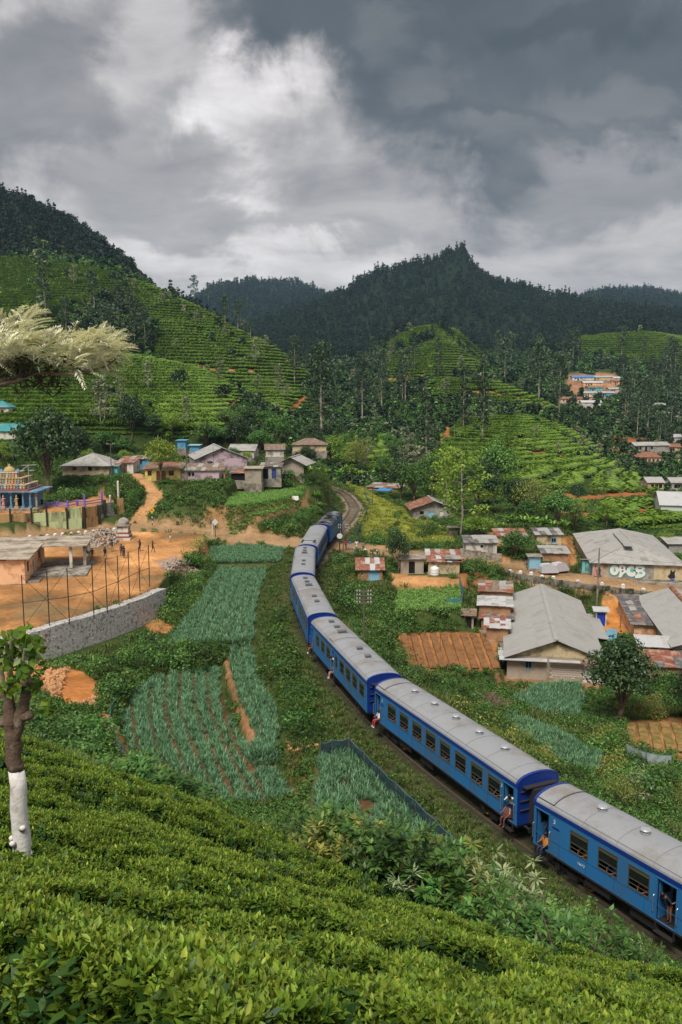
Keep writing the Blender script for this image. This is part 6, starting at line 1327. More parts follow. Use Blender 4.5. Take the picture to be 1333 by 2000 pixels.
tree('dark', 1345, 1420, 1290, 'dark leafy tree cut by the right edge below the rusty shed', wide=.8, ymin=70, i=1)
tree('dark', 778, 1120, 1034, 'thin grey green tree standing on the road edge by the meadow', wide=.65, ymin=110, i=2)
tree('bushy', 808, 984, 906, 'bushy tree left of the red roofed house', wide=1.0, ymin=190, i=2)
tree('lime', 648, 912, 852, 'clumpy yellow green tree with a pinkish stem by the far bend', wide=1.2, ymin=180, i=1)
tree('olive', 702, 925, 860, 'grey olive scrub tree right of the clumpy tree by the bend', wide=1.0, ymin=200, i=1)
tree('bushy', 1008, 1092, 1036, 'dense round tree with yellow tips behind the blue cabin', wide=1.3, ymin=120, i=0)
tree('lime', 932, 1052, 1008, 'mass of bright creeper covered shrubs beside the whitewashed shed', wide=2.0, ymin=140, i=1)
tree('bushy', 508, 882, 842, 'leafy tree at the foot of the scrubby cliff over the village', wide=1.5, ymin=170, i=1)
tree('dark', 258, 862, 776, 'dark bushy tree above the cream hipped house', wide=.9, ymin=170, i=1)
tree('lime', 336, 862, 812, 'yellow leafed tree between the village roofs and the tea', wide=1.1, ymin=170, i=0)
tree('dark', 300, 856, 812, 'dark tree beside the yellow leafed one above the village', wide=1.2, ymin=170, i=2)
tree('darkfar', 352, 768, 722, 'round dark tree alone on the bright tea slope', wide=.95, ymin=250, i=0)
tree('darkfar', 436, 786, 752, 'low dark round bush on the shoulder of the tea slope', wide=1.2, ymin=250, i=1)
made = []
for i, (px, b, t_, w) in enumerate(((60, 905, 850, 1.1), (150, 880, 835, 1.4), (205, 886, 845, 1.3), (420, 872, 838, 1.3), (455, 862, 830, 1.4), (560, 870, 838, 1.3), (600, 880, 846, 1.2), (480, 832, 795, 1.6), (520, 845, 805, 1.5), (445, 838, 800, 1.6), (240, 890, 858, 1.5))):
    o = tree('bushy', px, b, t_, 'bushy tree growing among the houses on the left of the village' if px < 300 else 'bushy tree on the scrubby slope just above the village', 'bushy trees round the village', w, 160, i); made.append(o)
order_labels(made, 'bushy tree round the village roofs, {} from the left of its kind')
sil = []; sha = []
for kd, px, b, t_, w, y0, lab in (('tallbroad', 872, 1004, 884, 1.2, 180, 'tall loose tree left of the spreading yellowish tree'), ('dark', 935, 1008, 900, 1.0, 160, 'dark full tree right behind the spreading yellowish tree'), ('bushy', 1088, 1034, 958, 1.1, 150, 'full leafy tree above the dark sheeted house'), ('olive', 1122, 1042, 972, .8, 150, 'olive tree at the left corner of the graffiti hall'), ('dark', 1008, 1006, 934, 1.0, 165, 'dark tree left of the wide olive yellow one'),
    ('bushy', 846, 968, 886, 1.0, 190, 'bushy tree behind the red roofed house'), ('dark', 782, 978, 896, .9, 195, 'dark tree on the right rim of the meadow'), ('silver', 815, 950, 872, 1.5, 200, 'silvery tree above the red roofed house'), ('dark', 152, 904, 836, .9, 150, 'dark tree right of the big temple tree'), ('bushy', 402, 884, 826, 1.0, 170, 'leafy tree over the pale roof of the village hall'), ('dark', 468, 884, 818, 1.0, 175, 'dark tree above the far white village house'), ('bushy', 542, 876, 812, 1.0, 180, 'leafy tree left of the brown wide roofed house'), ('dark', 612, 888, 826, .9, 180, 'dark tree right of the brown wide roofed house'),
    ('olive', 960, 1462, 1412, 1.0, 55, 'yellowish bush tree beside the second coach'), ('dry', 1240, 1590, 1490, 1.3, 50, 'thin sparse tree in the brambles at the lower right'), ('olive', 1215, 1580, 1505, 1.0, 50, 'yellow leafed bramble tree at the lower right'), ('bushy', 1300, 1545, 1490, 1.2, 55, 'dense shrubby tree below the grey sheet fence')): tree(kd, px, b, t_, lab, None, w, y0)
# --- pale silver oaks and small shade trees dotted over the tea
for i, (px, b, t_) in enumerate(((237, 800, 740), (365, 838, 776), (290, 765, 706), (430, 748, 700), (500, 715, 662), (197, 832, 745), (206, 838, 742), (145, 560, 520), (545, 765, 712), (475, 660, 628), (440, 668, 640), (320, 604, 575), (262, 578, 548), (385, 650, 610),
    (900, 735, 700), (1012, 820, 802), (918, 835, 800), (965, 828, 798), (1048, 862, 834), (1090, 900, 866), (1205, 935, 900), (1230, 900, 880), (1190, 948, 918), (1140, 890, 850), (1170, 905, 868), (800, 655, 632), (870, 790, 745), (505, 770, 735), (560, 790, 755), (520, 690, 660), (1015, 770, 745), (985, 745, 722), (345, 690, 665), (225, 640, 605))):
    o = tree('silver' if i < 9 else 'shade', px, b, t_, 'small pale grey green silver oak standing over the tea rows' if i < 9 else 'thin stemmed pale shade tree dotted over the tea hills', 'silver oaks over the near tea' if i < 9 else 'shade trees on the tea hills', 1.0, 200, i); (sil if i < 9 else sha).append(o)
order_labels(sil, 'pale grey green silver oak standing over the tea, {} from the left'); order_labels(sha, 'thin stemmed pale shade tree on the tea hills, {} from the left'); made = []
for px, b, t_ in ((345, 565, 530), (380, 600, 542), (408, 600, 555), (440, 640, 578), (465, 650, 588), (490, 665, 625), (575, 740, 690), (598, 730, 690)):
    o = tree('gumfar', px, b, t_, 'dark gum tree on the skyline edge of the left tea hill', 'gum trees along the left ridge', .95, 400); made.append(o)
order_labels(made, 'dark gum on the skyline edge of the left hill, {} from the left')
# --- gully trees and the gum woods in the valley
rr = random.Random(12)
def wood(n, poly, kinds, hs, label, group, ymin, ymax, tries=6000, gap=6):
    xs = [p[0] for p in poly]; ys = [p[1] for p in poly]; done = []; made = []
    for _ in range(tries):
        if len(done) >= n: break
        px, py = rr.uniform(min(xs), max(xs)), rr.uniform(min(ys), max(ys))
        if not bool(in_poly(poly, np.array([px]), np.array([py]))[0]): continue
        if 1092 < px < 1212 and 725 < py < 880: continue
        p = on(px, py, ymin)
        if p.y > ymax or any((p.x - q.x) ** 2 + (p.y - q.y) ** 2 < gap ** 2 for q in done) or lookup(BARE, np.array([p.x]), np.array([p.y]))[0] > .5: continue
        done.append(p); k = rr.choice(kinds); made.append(plant(k, p, rr.uniform(*hs[k]), label, group, rr.uniform(.8, 1.15)))
    order_labels(made, label + ', {} from the left')
wood(34, [(115, 650), (190, 598), (250, 602), (298, 650), (295, 698), (180, 690)], ['darkfar', 'darkfar', 'gumfar'], {'darkfar': (8, 13), 'gumfar': (16, 22)}, 'dark tree in the wooded gully of the left tea hill', 'trees in the left gully', 380, 620)
wood(24, [(650, 700), (760, 690), (900, 760), (1000, 740), (1100, 790), (1000, 800), (860, 740), (800, 800), (700, 790)], ['gumfar', 'darkfar', 'gumslim', 'silver'], {'gumfar': (18, 32), 'darkfar': (7, 12), 'gumslim': (18, 30), 'silver': (8, 13)}, 'dark gum standing in the wooded valley between the tea hills', 'gums in the middle valley', 280, 800)
wood(50, [(940, 700), (1110, 690), (1333, 720), (1380, 840), (1200, 860), (1190, 760), (1080, 760), (1000, 740)], ['gumfar', 'gumfar', 'gumslim', 'darkfar', 'silver'], {'silver': (9, 14), 'gumfar': (18, 32), 'darkfar': (8, 12), 'gumslim': (20, 30)}, 'tall dark gum in the wood around the far hamlet', 'gums of the right hand wood', 280, 860)
wood(24, [(1180, 820), (1333, 810), (1380, 900), (1260, 880)], ['darkfar', 'gumfar'], {'darkfar': (6, 10), 'gumfar': (14, 20)}, 'garden tree between the scattered houses on the right slope', 'trees between the hillside houses', 200, 420)
wood(26, [(650, 850), (800, 870), (860, 960), (760, 950), (700, 915)], ['bushy', 'dark', 'silver'], {'bushy': (4, 8), 'dark': (5, 9), 'silver': (6, 9)}, 'leafy tree crowding the hollow behind the meadow', 'trees in the hollow', 205, 330)
wood(22, [(940, 960), (1130, 975), (1130, 1030), (960, 1020), (860, 980)], ['bushy', 'dark', 'lime'], {'bushy': (3, 6), 'dark': (4, 7), 'lime': (3, 6)}, 'leafy tree in the dense belt behind the roadside sheds', 'trees behind the roadside sheds', 150, 240, gap=4)
S1_ = {'shrub': (1.4, 3.0), 'yshrub': (1.3, 2.4), 'fern': (1.0, 2.2)}
for n_, poly, ks, lab, y0 in ((46, [(640, 1095), (690, 1120), (740, 1210), (830, 1330), (930, 1370), (1060, 1460), (1000, 1450), (850, 1370), (740, 1290), (660, 1190)], ['shrub', 'fern', 'shrub', 'yshrub'], 'shrub on the bank right of the train', 55), (26, [(930, 1390), (1040, 1470), (1120, 1530), (1010, 1500)], ['yshrub', 'yshrub', 'fern'], 'yellowish shrub on the verge beyond the second coach', 50),
    (34, [(1150, 1440), (1215, 1430), (1333, 1510), (1400, 1600), (1333, 1620), (1200, 1550)], ['shrub', 'yshrub', 'yshrub'], 'bramble shrub on the lower right slope', 50), (30, [(350, 1110), (410, 1075), (415, 1110), (350, 1220), (320, 1262), (300, 1310), (250, 1310), (320, 1180)], ['shrub', 'fern'], 'shrub between the playground and the leek beds', 60),
    (20, [(545, 1190), (560, 1240), (575, 1330), (620, 1430), (600, 1450), (555, 1400), (530, 1290)], ['fern', 'fern', 'shrub'], 'ferny bush on the verge left of the train', 50), (18, [(305, 1290), (420, 1275), (440, 1295), (430, 1312), (310, 1312)], ['shrub', 'fern'], 'shrub on the step between the two leek beds', 60),
    (20, [(185, 1300), (260, 1290), (260, 1350), (215, 1370), (200, 1340)], ['shrub'], 'dark shrub around the dug earth patch', 60), (24, [(1180, 1330), (1333, 1340), (1400, 1400), (1230, 1405), (1180, 1380)], ['shrub', 'yshrub'], 'garden shrub below the rusty shed', 60), (16, [(905, 1110), (985, 1100), (970, 1150), (910, 1150)], ['shrub', 'fern'], 'shrub on the red bank under the road', 100),
    (26, [(430, 990), (600, 985), (640, 1000), (560, 1045), (440, 1030)], ['shrub', 'fern'], 'shrub on the terraces above the left road', 120), (22, [(690, 1060), (900, 1050), (960, 1010), (880, 1020), (790, 1000)], ['shrub', 'fern'], 'shrub around the meadow by the red roofed house', 120), (16, [(440, 922), (622, 915), (620, 950), (440, 955)], ['shrub', 'shrub', 'fern'], 'shrub in front of the village houses', 140), (24, [(120, 935), (280, 945), (270, 1005), (120, 990)], ['shrub'], 'shrub on the slope behind the purple rails', 120)):
    wood(n_, poly, ks, S1_, lab, 'shrubs, ' + lab, y0, 260, 3000, 1.1)
for n_, poly, y0, lab in ((16, [(440, 868), (625, 858), (625, 912), (440, 912)], 165, 'small leafy tree between the upper village houses'), (9, [(120, 895), (280, 892), (280, 918), (225, 925), (120, 900)], 150, 'small leafy tree behind the cream hipped house')): wood(n_, poly, ['bushy', 'dark', 'lime'], {'bushy': (2.5, 4.6), 'dark': (3, 5), 'lime': (2.5, 4)}, lab, 'trees: ' + lab, y0, 240, 3000, 2.0)
# --- banana plants
made = []
for i, (px, b, t_) in enumerate(((1000, 1040, 992), (1022, 1036, 996), (1045, 1042, 1000), (1062, 1040, 1000), (1080, 1044, 1004), (1096, 1046, 1006), (985, 1044, 1010), (640, 935, 908), (662, 938, 912), (690, 936, 906), (706, 940, 912), (675, 930, 902), (600, 935, 905), (622, 930, 905), (617, 985, 958), (626, 1000, 972), (45, 815, 790), (55, 812, 795), (310, 862, 838), (330, 866, 842), (795, 1020, 1002))):
    o = tree('banana', px, b, t_, 'banana plant with arching torn leaves in the belt above the road' if px > 900 else 'banana plant with arching leaves near the village', 'banana plants above the road' if px > 900 else 'banana plants round the village', 1.0, 110); made.append(o)
order_labels([o for o in made if o['group'].endswith('road')], 'banana plant in the belt above the road, {} from the left'); order_labels([o for o in made if not o['group'].endswith('road')], 'arching banana plant near the village and the bend, {} from the left')
# --- hedges and shrubs along banks
def hedge(name, label, pts, w, h, z=None, m=None, ymin=60, cat='hedge', ln=.26):
    P = [on(px, py, ymin) for px, py in pts]; c = []; o = P[0]
    for a_, b_ in zip(P[:-1], P[1:]):
        for k in range(max(2, int((b_ - a_).length / (w * .32)))): q = a_.lerp(b_, rr.random()); gz = float(ground(q.x, q.y)); c.append((q.x - o.x + rr.uniform(-.3, .3) * w, q.y - o.y + rr.uniform(-.3, .3) * w, gz - o.z + rr.uniform(.15, .8) * h))
    me = leaves_mesh('hedge_foliage', [clump_leaves(np.array(c), w * .42, 26, ln, ln * .6, r, .8)], m or M_bush)
    return tag(link(name, me, None, tuple(o)), label, cat)
hedge('hedge', 'clipped dark hedge along the bank above the left road', [(308, 1018), (350, 1022), (412, 1026)], 2.0, 1.6)
hedge('hedge', 'second low hedge beside the white signpost on the road', [(430, 1026), (478, 1030)], 1.9, 1.5)
hedge('hedge', 'rounded dark shrubs by the road close to the crossing', [(530, 1042), (562, 1046)], 1.8, 1.7)
hedge('hedge', 'dark hedge below the verandah house', [(510, 946), (570, 948), (605, 950)], 1.8, 1.5)
hedge('hedge', 'long dark hedge behind the purple rails', [(105, 978), (150, 976), (215, 966)], 2.6, 2.2)
hedge('hedge', 'deep green creeper bank beside the dirt path', [(215, 985), (255, 975), (262, 1000), (245, 1012)], 4.0, 2.6)
hedge('hedge', 'tall green shrubs on the right of the dirt path', [(320, 985), (338, 975), (360, 965)], 2.4, 2.2)
hedge('hedge', 'dark hedge between the road and the meadow', [(690, 1058), (730, 1062), (790, 1066)], 2.2, 1.9)
hedge('hedge', 'dark ivy covered wall under the right hand road', [(985, 1128), (1060, 1150), (1150, 1172)], 2.0, 1.5, m=M_dark)
hedge('hedge', 'ivy dark bank below the graffiti hall road', [(1180, 1172), (1250, 1185), (1330, 1188)], 2.2, 2.2, m=M_dark)
hedge('hedge', 'thick grassy hedge on the front of the small terrace field', [(775, 1206), (840, 1208), (900, 1206)], 2.2, 1.7)
hedge('hedge', 'leafy bank between the upper and the lower leek beds', [(318, 1300), (370, 1296), (430, 1288)], 2.2, 1.5)
hedge('hedge', 'dark shrubs below the grey retaining wall', [(90, 1306), (150, 1300), (185, 1290)], 2.2, 1.4)
hedge('hedge', 'shrubby corner between the playground and the leeks', [(320, 1150), (350, 1180), (330, 1220), (300, 1250)], 3.0, 2.0)
hedge('hedge', 'weedy bank between the playground and the top leek bed', [(352, 1105), (385, 1080), (405, 1068)], 2.6, 1.8)
hedge('hedge', 'overgrown mound left of the lower leek beds', [(215, 1330), (240, 1350), (225, 1380)], 3.0, 2.2)
hedge('hedge', 'bushy edge between the tea and the lower leek beds', [(225, 1522), (300, 1545), (370, 1562)], 3.6, 3.0, ymin=36)
hedge('hedge', 'dense fern green bushes along the left side of the track', [(570, 1350), (590, 1400), (620, 1440)], 4.0, 2.5, m=M_weed, ln=.2)
hedge('hedge', 'low green bushes between the strip of leeks and the track', [(528, 1230), (540, 1290), (556, 1340)], 2.2, 1.2, m=M_weed, ln=.2)
hedge('hedge', 'bright weedy shrubs right of the track by the telegraph pole', [(660, 1170), (700, 1225), (760, 1280), (810, 1335)], 3.2, 2.0, m=M_weed, ln=.22)
hedge('hedge', 'leafy slope shrubs below the brick hut', [(640, 1110), (665, 1140), (690, 1165)], 3.0, 2.2)
hedge('hedge', 'yellowing shrubs on the right bank of the second coach', [(890, 1390), (960, 1430), (1010, 1470), (1080, 1520)], 2.4, 1.5, m=M_yellow, ln=.2)
hedge('hedge', 'untidy brambles between the leek slope and the lemon tree', [(1150, 1440), (1190, 1480), (1240, 1530), (1290, 1560)], 4.0, 2.4, m=M_yellow, ln=.22)
hedge('hedge', 'weedy bank right of the nearest coach', [(1170, 1530), (1250, 1580), (1340, 1625)], 3.0, 2.0, m=M_weed, ln=.22)
hedge('hedge', 'green verge bushes between the net fence and the rails', [(760, 1500), (820, 1560), (880, 1625)], 1.5, 1.0, m=M_weed, ln=.2)
hedge('hedge', 'dark bank of bushes under the leek patch of the long house', [(1000, 1420), (1080, 1425), (1140, 1430)], 1.6, .9)
# --- shrubs between the tea edge and the railway
def at_edge(px, y, top_py):
    q = at(px, 1000, y=y); g = float(ground(q.x, q.y)); return Vector((q.x, q.y, g)), project(q.x, q.y, g)[1]
def shrub_mesh(r, w, h, leafm, n, per, ln, wd, stems=6, droop=.3):
    m = MB(); c = []
    for i in range(stems):
        a = r.uniform(0, 6.28); e = Vector((math.cos(a) * w * .42 * r.uniform(.3, 1), math.sin(a) * w * .42 * r.uniform(.3, 1), h * r.uniform(.6, .95))); e *= .7; m.tube([(0, 0, -.3), e * .5 + Vector((0, 0, .1 * h)), e], [.05, .03, .01], 5)
    d = unit(r.normal(size=(n, 3))); d[:, 2] = np.abs(d[:, 2]); c = d * np.array([w * .42, w * .42, h * .78]) * r.uniform(.45, 1, n)[:, None]
    pr = []
    for q in c:                                        # whorls of long leaves at the shoot tips
        k = per; az = r.uniform(0, 6.28, k); el = r.uniform(-.5, .9, k); dr = np.stack([np.cos(az) * np.cos(el), np.sin(az) * np.cos(el), np.sin(el)], 1)
        nm_ = unit(np.cross(dr, np.stack([-np.sin(az), np.cos(az), 0 * az], 1))); nm_[nm_[:, 2] < 0] *= -1
        pr.append(leaf_quads(np.repeat(q[None], k, 0) + dr * .03, dr, nm_, ln * r.uniform(.7, 1.2, k), wd * r.uniform(.8, 1.2, k), r.uniform(0, 1, k)))
    return m.mesh('stem', M_bark), leaves_mesh('foliage', pr, leafm)
def big_shrub(label, px, y, top, w, leafm, n, per, ln, wd):
    p, b = at_edge(px, y, top); h = max(1.5, (b - top) / F * y * 1.45 + .2); s_, f_ = shrub_mesh(r, w, h, leafm, n, per, ln, wd)
    t = thing('shrub', label, 'shrub', p); link('stem', s_, t); link('foliage', f_, t); return t
big_shrub('pale leaved shrub with long downy leaves in front of the nearest coach', 985, 20.5, 1640, 3.0, M_pale, 90, 11, .30, .075)
big_shrub('second pale downy shrub, right under the coach door', 1070, 20.0, 1668, 2.4, M_pale, 60, 11, .28, .07)
big_shrub('dark green shrub at the foot of the pale downy shrubs', 1010, 19.0, 1712, 3.2, M_bush, 110, 10, .22, .07)
big_shrub('pale topped small shrub left of the downy ones', 800, 20.5, 1682, 1.5, M_pale, 26, 11, .24, .06)
big_shrub('round green creeper covered shrub below the nearest coach', 1140, 19.5, 1728, 3.2, M_bush, 130, 11, .14, .10)
big_shrub('white flowered feathery shrub at the bottom right', 1180, 17.5, 1795, 2.6, M_weed, 110, 12, .16, .04)
big_shrub('feathery green shrub at the lower right corner under the train', 1290, 17.5, 1835, 2.8, M_weed, 110, 12, .16, .04)
big_shrub('pale tipped weed by the wheels at the right edge', 1310, 18.5, 1822, 1.2, M_pale, 20, 10, .2, .05)
big_shrub('leafy sapling poking up before the coach sill', 1228, 18.6, 1742, 1.0, M_bush, 22, 10, .16, .09)
made = []
for i in range(46):
    f = i / 45; px = 585 + 345 * f + rr.uniform(-12, 12); y = 25 - 4.5 * f + rr.uniform(-1.5, 2.2); top = 1572 + 86 * f + rr.uniform(-16, 24)
    o = big_shrub('feathery green shrub along the lower edge of the tea', px, y, top, rr.uniform(2.2, 3.4), [M_weed, M_bush, M_weed, M_yellow][i % 4], 110, 13, .26, .10); o['group'] = 'shrubs along the lower edge of the tea'; made.append(o)
order_labels(made, 'feathery green shrub along the lower edge of the tea, {} from the left'); made = []
for i in range(13):
    px = 222 + 11.5 * i + rr.uniform(-6, 6); o = big_shrub('leafy shrub between the tea and the lower leek beds', px, rr.uniform(30, 36), 1482 + 5 * i + rr.uniform(-8, 10), rr.uniform(3.0, 4.2), [M_bush, M_weed][i % 2], 110, 13, .30, .12); o['group'] = 'shrubs between tea and leeks'; made.append(o)
order_labels(made, 'leafy shrub between the tea and the lower leek beds, {} from the left'); made = []
for i in range(12):
    px = 950 + 30 * i + rr.uniform(-8, 8); o = big_shrub('green shrub under the nearest coach', px, rr.uniform(17.6, 19.5), 1735 + 9.5 * i + rr.uniform(-10, 12), rr.uniform(1.8, 2.6), [M_bush, M_weed][i % 2], 90, 12, .20, .08); o['group'] = 'shrubs below the nearest coach'; made.append(o)
order_labels(made, 'green shrub in the band below the nearest coach, {} from the left')
# dark unclipped tea bushes on the left
for i, (px, y, top, w) in enumerate(((165, 52, 1365, 4.4), (120, 46, 1398, 4.0), (40, 44, 1385, 5), (90, 42, 1408, 4), (140, 40, 1425, 3.6), (200, 36, 1470, 3.4))):
    p, b = at_edge(px, y, top); tag(link('tea_bush', shrub(r, w, max(1.2, (b - top) / F * y), M_bush, 26, 60, .24, .13), None, tuple(p)), 'dark rounded tea bush gone wild above the rubble, %s of six' % ONES[i], 'shrub', 'wild tea bushes above the rubble')
# --- the whitewashed tree at the left
tp = Vector(at(40, 1660, y=10)); gz = float(ground(tp.x, tp.y)); t = thing('pollarded_tree', 'pollarded roadside tree with a whitewashed lower trunk standing in the near tea', 'tree', (tp.x, tp.y, gz))
def zpx(py): return at(40, py, y=10).z - gz
M_wash = mat('whitewash', (.66, .64, .62), .9, .15, var=.08, scale=12, stain=(.45, .42, .38), stain_amt=.3, bump=.5)
zw, zf, zt = zpx(1503), zpx(1430), zpx(1345)
def wob(z0, z1, n, x0, x1, y0=0, y1=0): return [Vector((x0 + (x1 - x0) * k / n + r.normal(0, .008), y0 + (y1 - y0) * k / n + r.normal(0, .008), z0 + (z1 - z0) * k / n)) for k in range(n + 1)]
m = MB(); m.tube(wob(-.3, zw, 9, .03, .0), [.135, .132, .128, .122, .116, .11, .106, .103, .10, .096], 14)
for z, a in ((.95, 2.9), (.75, .2), (.5, 1.2), (1.15, 5.5), (zw * .5, 4.2)): m.tube([(.10 * math.cos(a), .10 * math.sin(a), z), (.14 * math.cos(a), .14 * math.sin(a), z + .03)], [.05, .02], 8)
m.build('whitewashed_trunk', M_wash, t, smooth=True)
M_stem = mat('young_bark', (.26, .25, .15), .8, .2, var=.35, scale=12, bump=.4); M_rough = mat('rough_bark', (.13, .09, .065), .95, .1, var=.5, scale=22, stain=(.30, .27, .22), stain_amt=.25, bump=1.0)
def rad(a_, b_, n): return [(a_ + (b_ - a_) * k / n) * (1 + r.uniform(-.09, .09)) for k in range(n + 1)]
m = MB(); m.tube(wob(zw - .02, zf, 7, .0, -.02) + wob(zf + .06, zt, 9, -.03, -.05), rad(.097, .095, 7) + rad(.085, .058, 9), 14); m.tube(wob(zf - .22, zf + .05, 5, -.01, .06) + wob(zf + .1, zt + .06, 9, .08, .20, 0, .05), rad(.05, .078, 5) + rad(.074, .062, 9), 14)
for x, z in ((-.05, zt), (.20, zt + .06), (-.10, zf + .12), (.17, zf + .2)): m.lathe([(.03, -.03), (.085, .0), (.10, .04), (.07, .08), (.03, .10)], 10, (x, .01, z - .02))
m.build('trunk', M_rough, t, smooth=True); m = MB()
for x0, x1, z0, z1 in ((-.06, -.14, zt, zpx(1262)), (0, -.06, zt, zpx(1240)), (.02, .02, zt, zpx(1272)), (.17, .20, zt + .05, zpx(1255)), (.2, .17, zt + .05, zpx(1285)), (-.05, -.22, zt - .1, zpx(1310)), (.2, .27, zt, zpx(1300)), (-.02, .06, zt, zpx(1235))): m.tube(wob(z0, z1, 6, x0, x1, 0, r.uniform(-.08, .08)), rad(.034, .014, 6), 8)
m.build('young_shoots', M_stem, t, smooth=True)
M_fresh = leaf_mat('fresh_big_leaf', (.05, .12, .012), (.17, .26, .03), (.30, .36, .05), trans=.4, rough=.35, obvar=.05)
c = []
for px, py in ((15, 1245), (45, 1235), (62, 1255), (30, 1262), (70, 1262), (8, 1268), (50, 1310), (62, 1322), (40, 1330), (66, 1340), (20, 1340), (72, 1305), (5, 1300), (92, 1382), (35, 1290), (55, 1285)):
    q = at(px, py, y=10 + r.uniform(-.25, .25)); c.append((q.x - tp.x, q.y - tp.y, q.z - gz))
link('leaves', leaves_mesh('leaves', [clump_leaves(np.array(c), .13, 20, .13, .085, r, .9, .1)], M_fresh), t)
# --- the pale feathery branch that reaches in from the left
bp = Vector((-9.2, 14.5, 0)); bz = float(ground(bp.x, bp.y)); t = thing('feathery_tree', 'cream feathery leaved branch of a tree reaching in from the left', 'tree', (bp.x, bp.y, bz))
def lp(px, py, y): q = at(px, py, y=y); return Vector((q.x - bp.x, q.y - bp.y, q.z - bz))
m = MB(); m.tube([(0, 0, -.5), (.1, 0, 5), (.0, 0, lp(-100, 690, 14.5).z)], [.2, .16, .12], 8)
sp = [(0, 0, lp(-100, 720, 14.5).z), lp(-20, 752, 13.5), lp(60, 728, 13), lp(150, 732, 12.6), lp(210, 715, 12.4), lp(240, 690, 12.3)]; m.tube(sp, [.05, .035, .028, .02, .014, .006], 6)
sp2 = [(0, 0, lp(-100, 700, 14.5).z), lp(-10, 715, 13.2), lp(60, 690, 12.8), lp(110, 668, 12.6)]; m.tube(sp2, [.05, .035, .02, .008], 6); sp3 = [(0, 0, lp(-100, 760, 14.5).z), lp(0, 752, 13), lp(50, 740, 12.6), lp(70, 730, 12.4)]; m.tube(sp3, [.04, .03, .016, .008], 6); sp4 = [lp(-20, 690, 13), lp(20, 640, 12.8), lp(38, 615, 12.7)]; m.tube(sp4, [.03, .016, .006], 6)
m.build('trunk', M_bark, t)
pr = []; dk = []
ANCH = [(rr.uniform(-40, 70), rr.uniform(655, 700)) for _ in range(26)] + [(rr.uniform(5, 55), rr.uniform(615, 660)) for _ in range(9)] + [(rr.uniform(60, 160), rr.uniform(668, 722)) for _ in range(26)] + [(rr.uniform(130, 212), rr.uniform(664, 718)) for _ in range(26)] + [(rr.uniform(200, 228), rr.uniform(662, 690)) for _ in range(5)]
for px, py in ANCH:
    y = 12.6 + r.uniform(-.8, 1.0); o0 = np.array(lp(px, py, y)); az = r.uniform(-.9, .9); el = r.uniform(.15, 1.25); main = np.array([math.cos(az) * math.cos(el), math.sin(az) * math.cos(el), math.sin(el)]); tone = r.uniform(.05, .6)
    for f in range(6):
        o = o0 + r.normal(0, .05, 3); L = r.uniform(.17, .33)
        dd = unit(main + r.normal(0, .38, 3)); n_ = 26; ts = np.repeat(np.linspace(.0, 1, n_ // 2), 2); sgn = np.tile([1, -1], n_ // 2)
        sd_ = unit(np.cross(dd, [0, 0, 1]) + r.normal(0, .25, 3)); hor = unit(dd * np.array([1, 1, 0]) + 1e-3); cu = (ts ** 2 * L * .40)[:, None]
        base = o + dd * (ts * L)[:, None] + hor * cu * .7 - np.array([0, 0, .7]) * cu
        dr = unit(dd[None] * .75 + hor[None] * ts[:, None] * .5 + sd_[None] * sgn[:, None] * .75 + r.normal(0, .12, (n_, 3))); nn = unit(np.cross(dr, np.cross(dr, np.array([[0, 0, 1.0]])))) * -1
        pr.append(leaf_quads(base, dr, nn, L * .38 * (1.15 - .6 * ts), .021, np.clip(tone + r.uniform(-.1, .4, n_), 0, 1)))
link('leaves', leaves_mesh('leaves', pr, M_cream), t)
c = np.array([lp(rr.uniform(-50, 120), rr.uniform(700, 755), 13.2 + rr.uniform(-.4, .6)) for _ in range(34)] + [lp(rr.uniform(0, 220), rr.uniform(690, 730), 13.2 + rr.uniform(0, .6)) for _ in range(18)])
link('leaves', leaves_mesh('leaves', [clump_leaves(c, .2, 26, .17, .03, r, .8)], leaf_mat('dark_feathery_leaf', (.03, .03, .014), (.10, .095, .045), trans=.2)), t)
# ================================================================ WALLS, TEMPLE, POSTS, STREET THINGS
M_moss = mat('mossy_plaster', (.48, .55, .30), .95, .1, var=.3, scale=1.4, stain=(.05, .05, .03), stain_amt=.5, streak=True)
M_mossor = mat('stained_orange_plaster', (.42, .26, .12), .95, .1, var=.3, scale=1.4, stain=(.06, .05, .035), stain_amt=.6, streak=True)
M_mossgrey = mat('stained_grey_plaster', (.30, .31, .30), .95, .1, var=.3, scale=1.4, stain=(.10, .10, .09), stain_amt=.6, streak=True)
M_soilpil = mat('dark_mossy_pillar', (.045, .042, .028), .95, .1, var=.4)
def world_wall(name, label, pts, zb, zt, th, m, cat='wall', top=None):
    """a wall along world points; zb, zt give the bottom and top height at each point"""
    t = thing(name, label, cat, tuple(pts[0])); o = Vector(pts[0]); return t, o
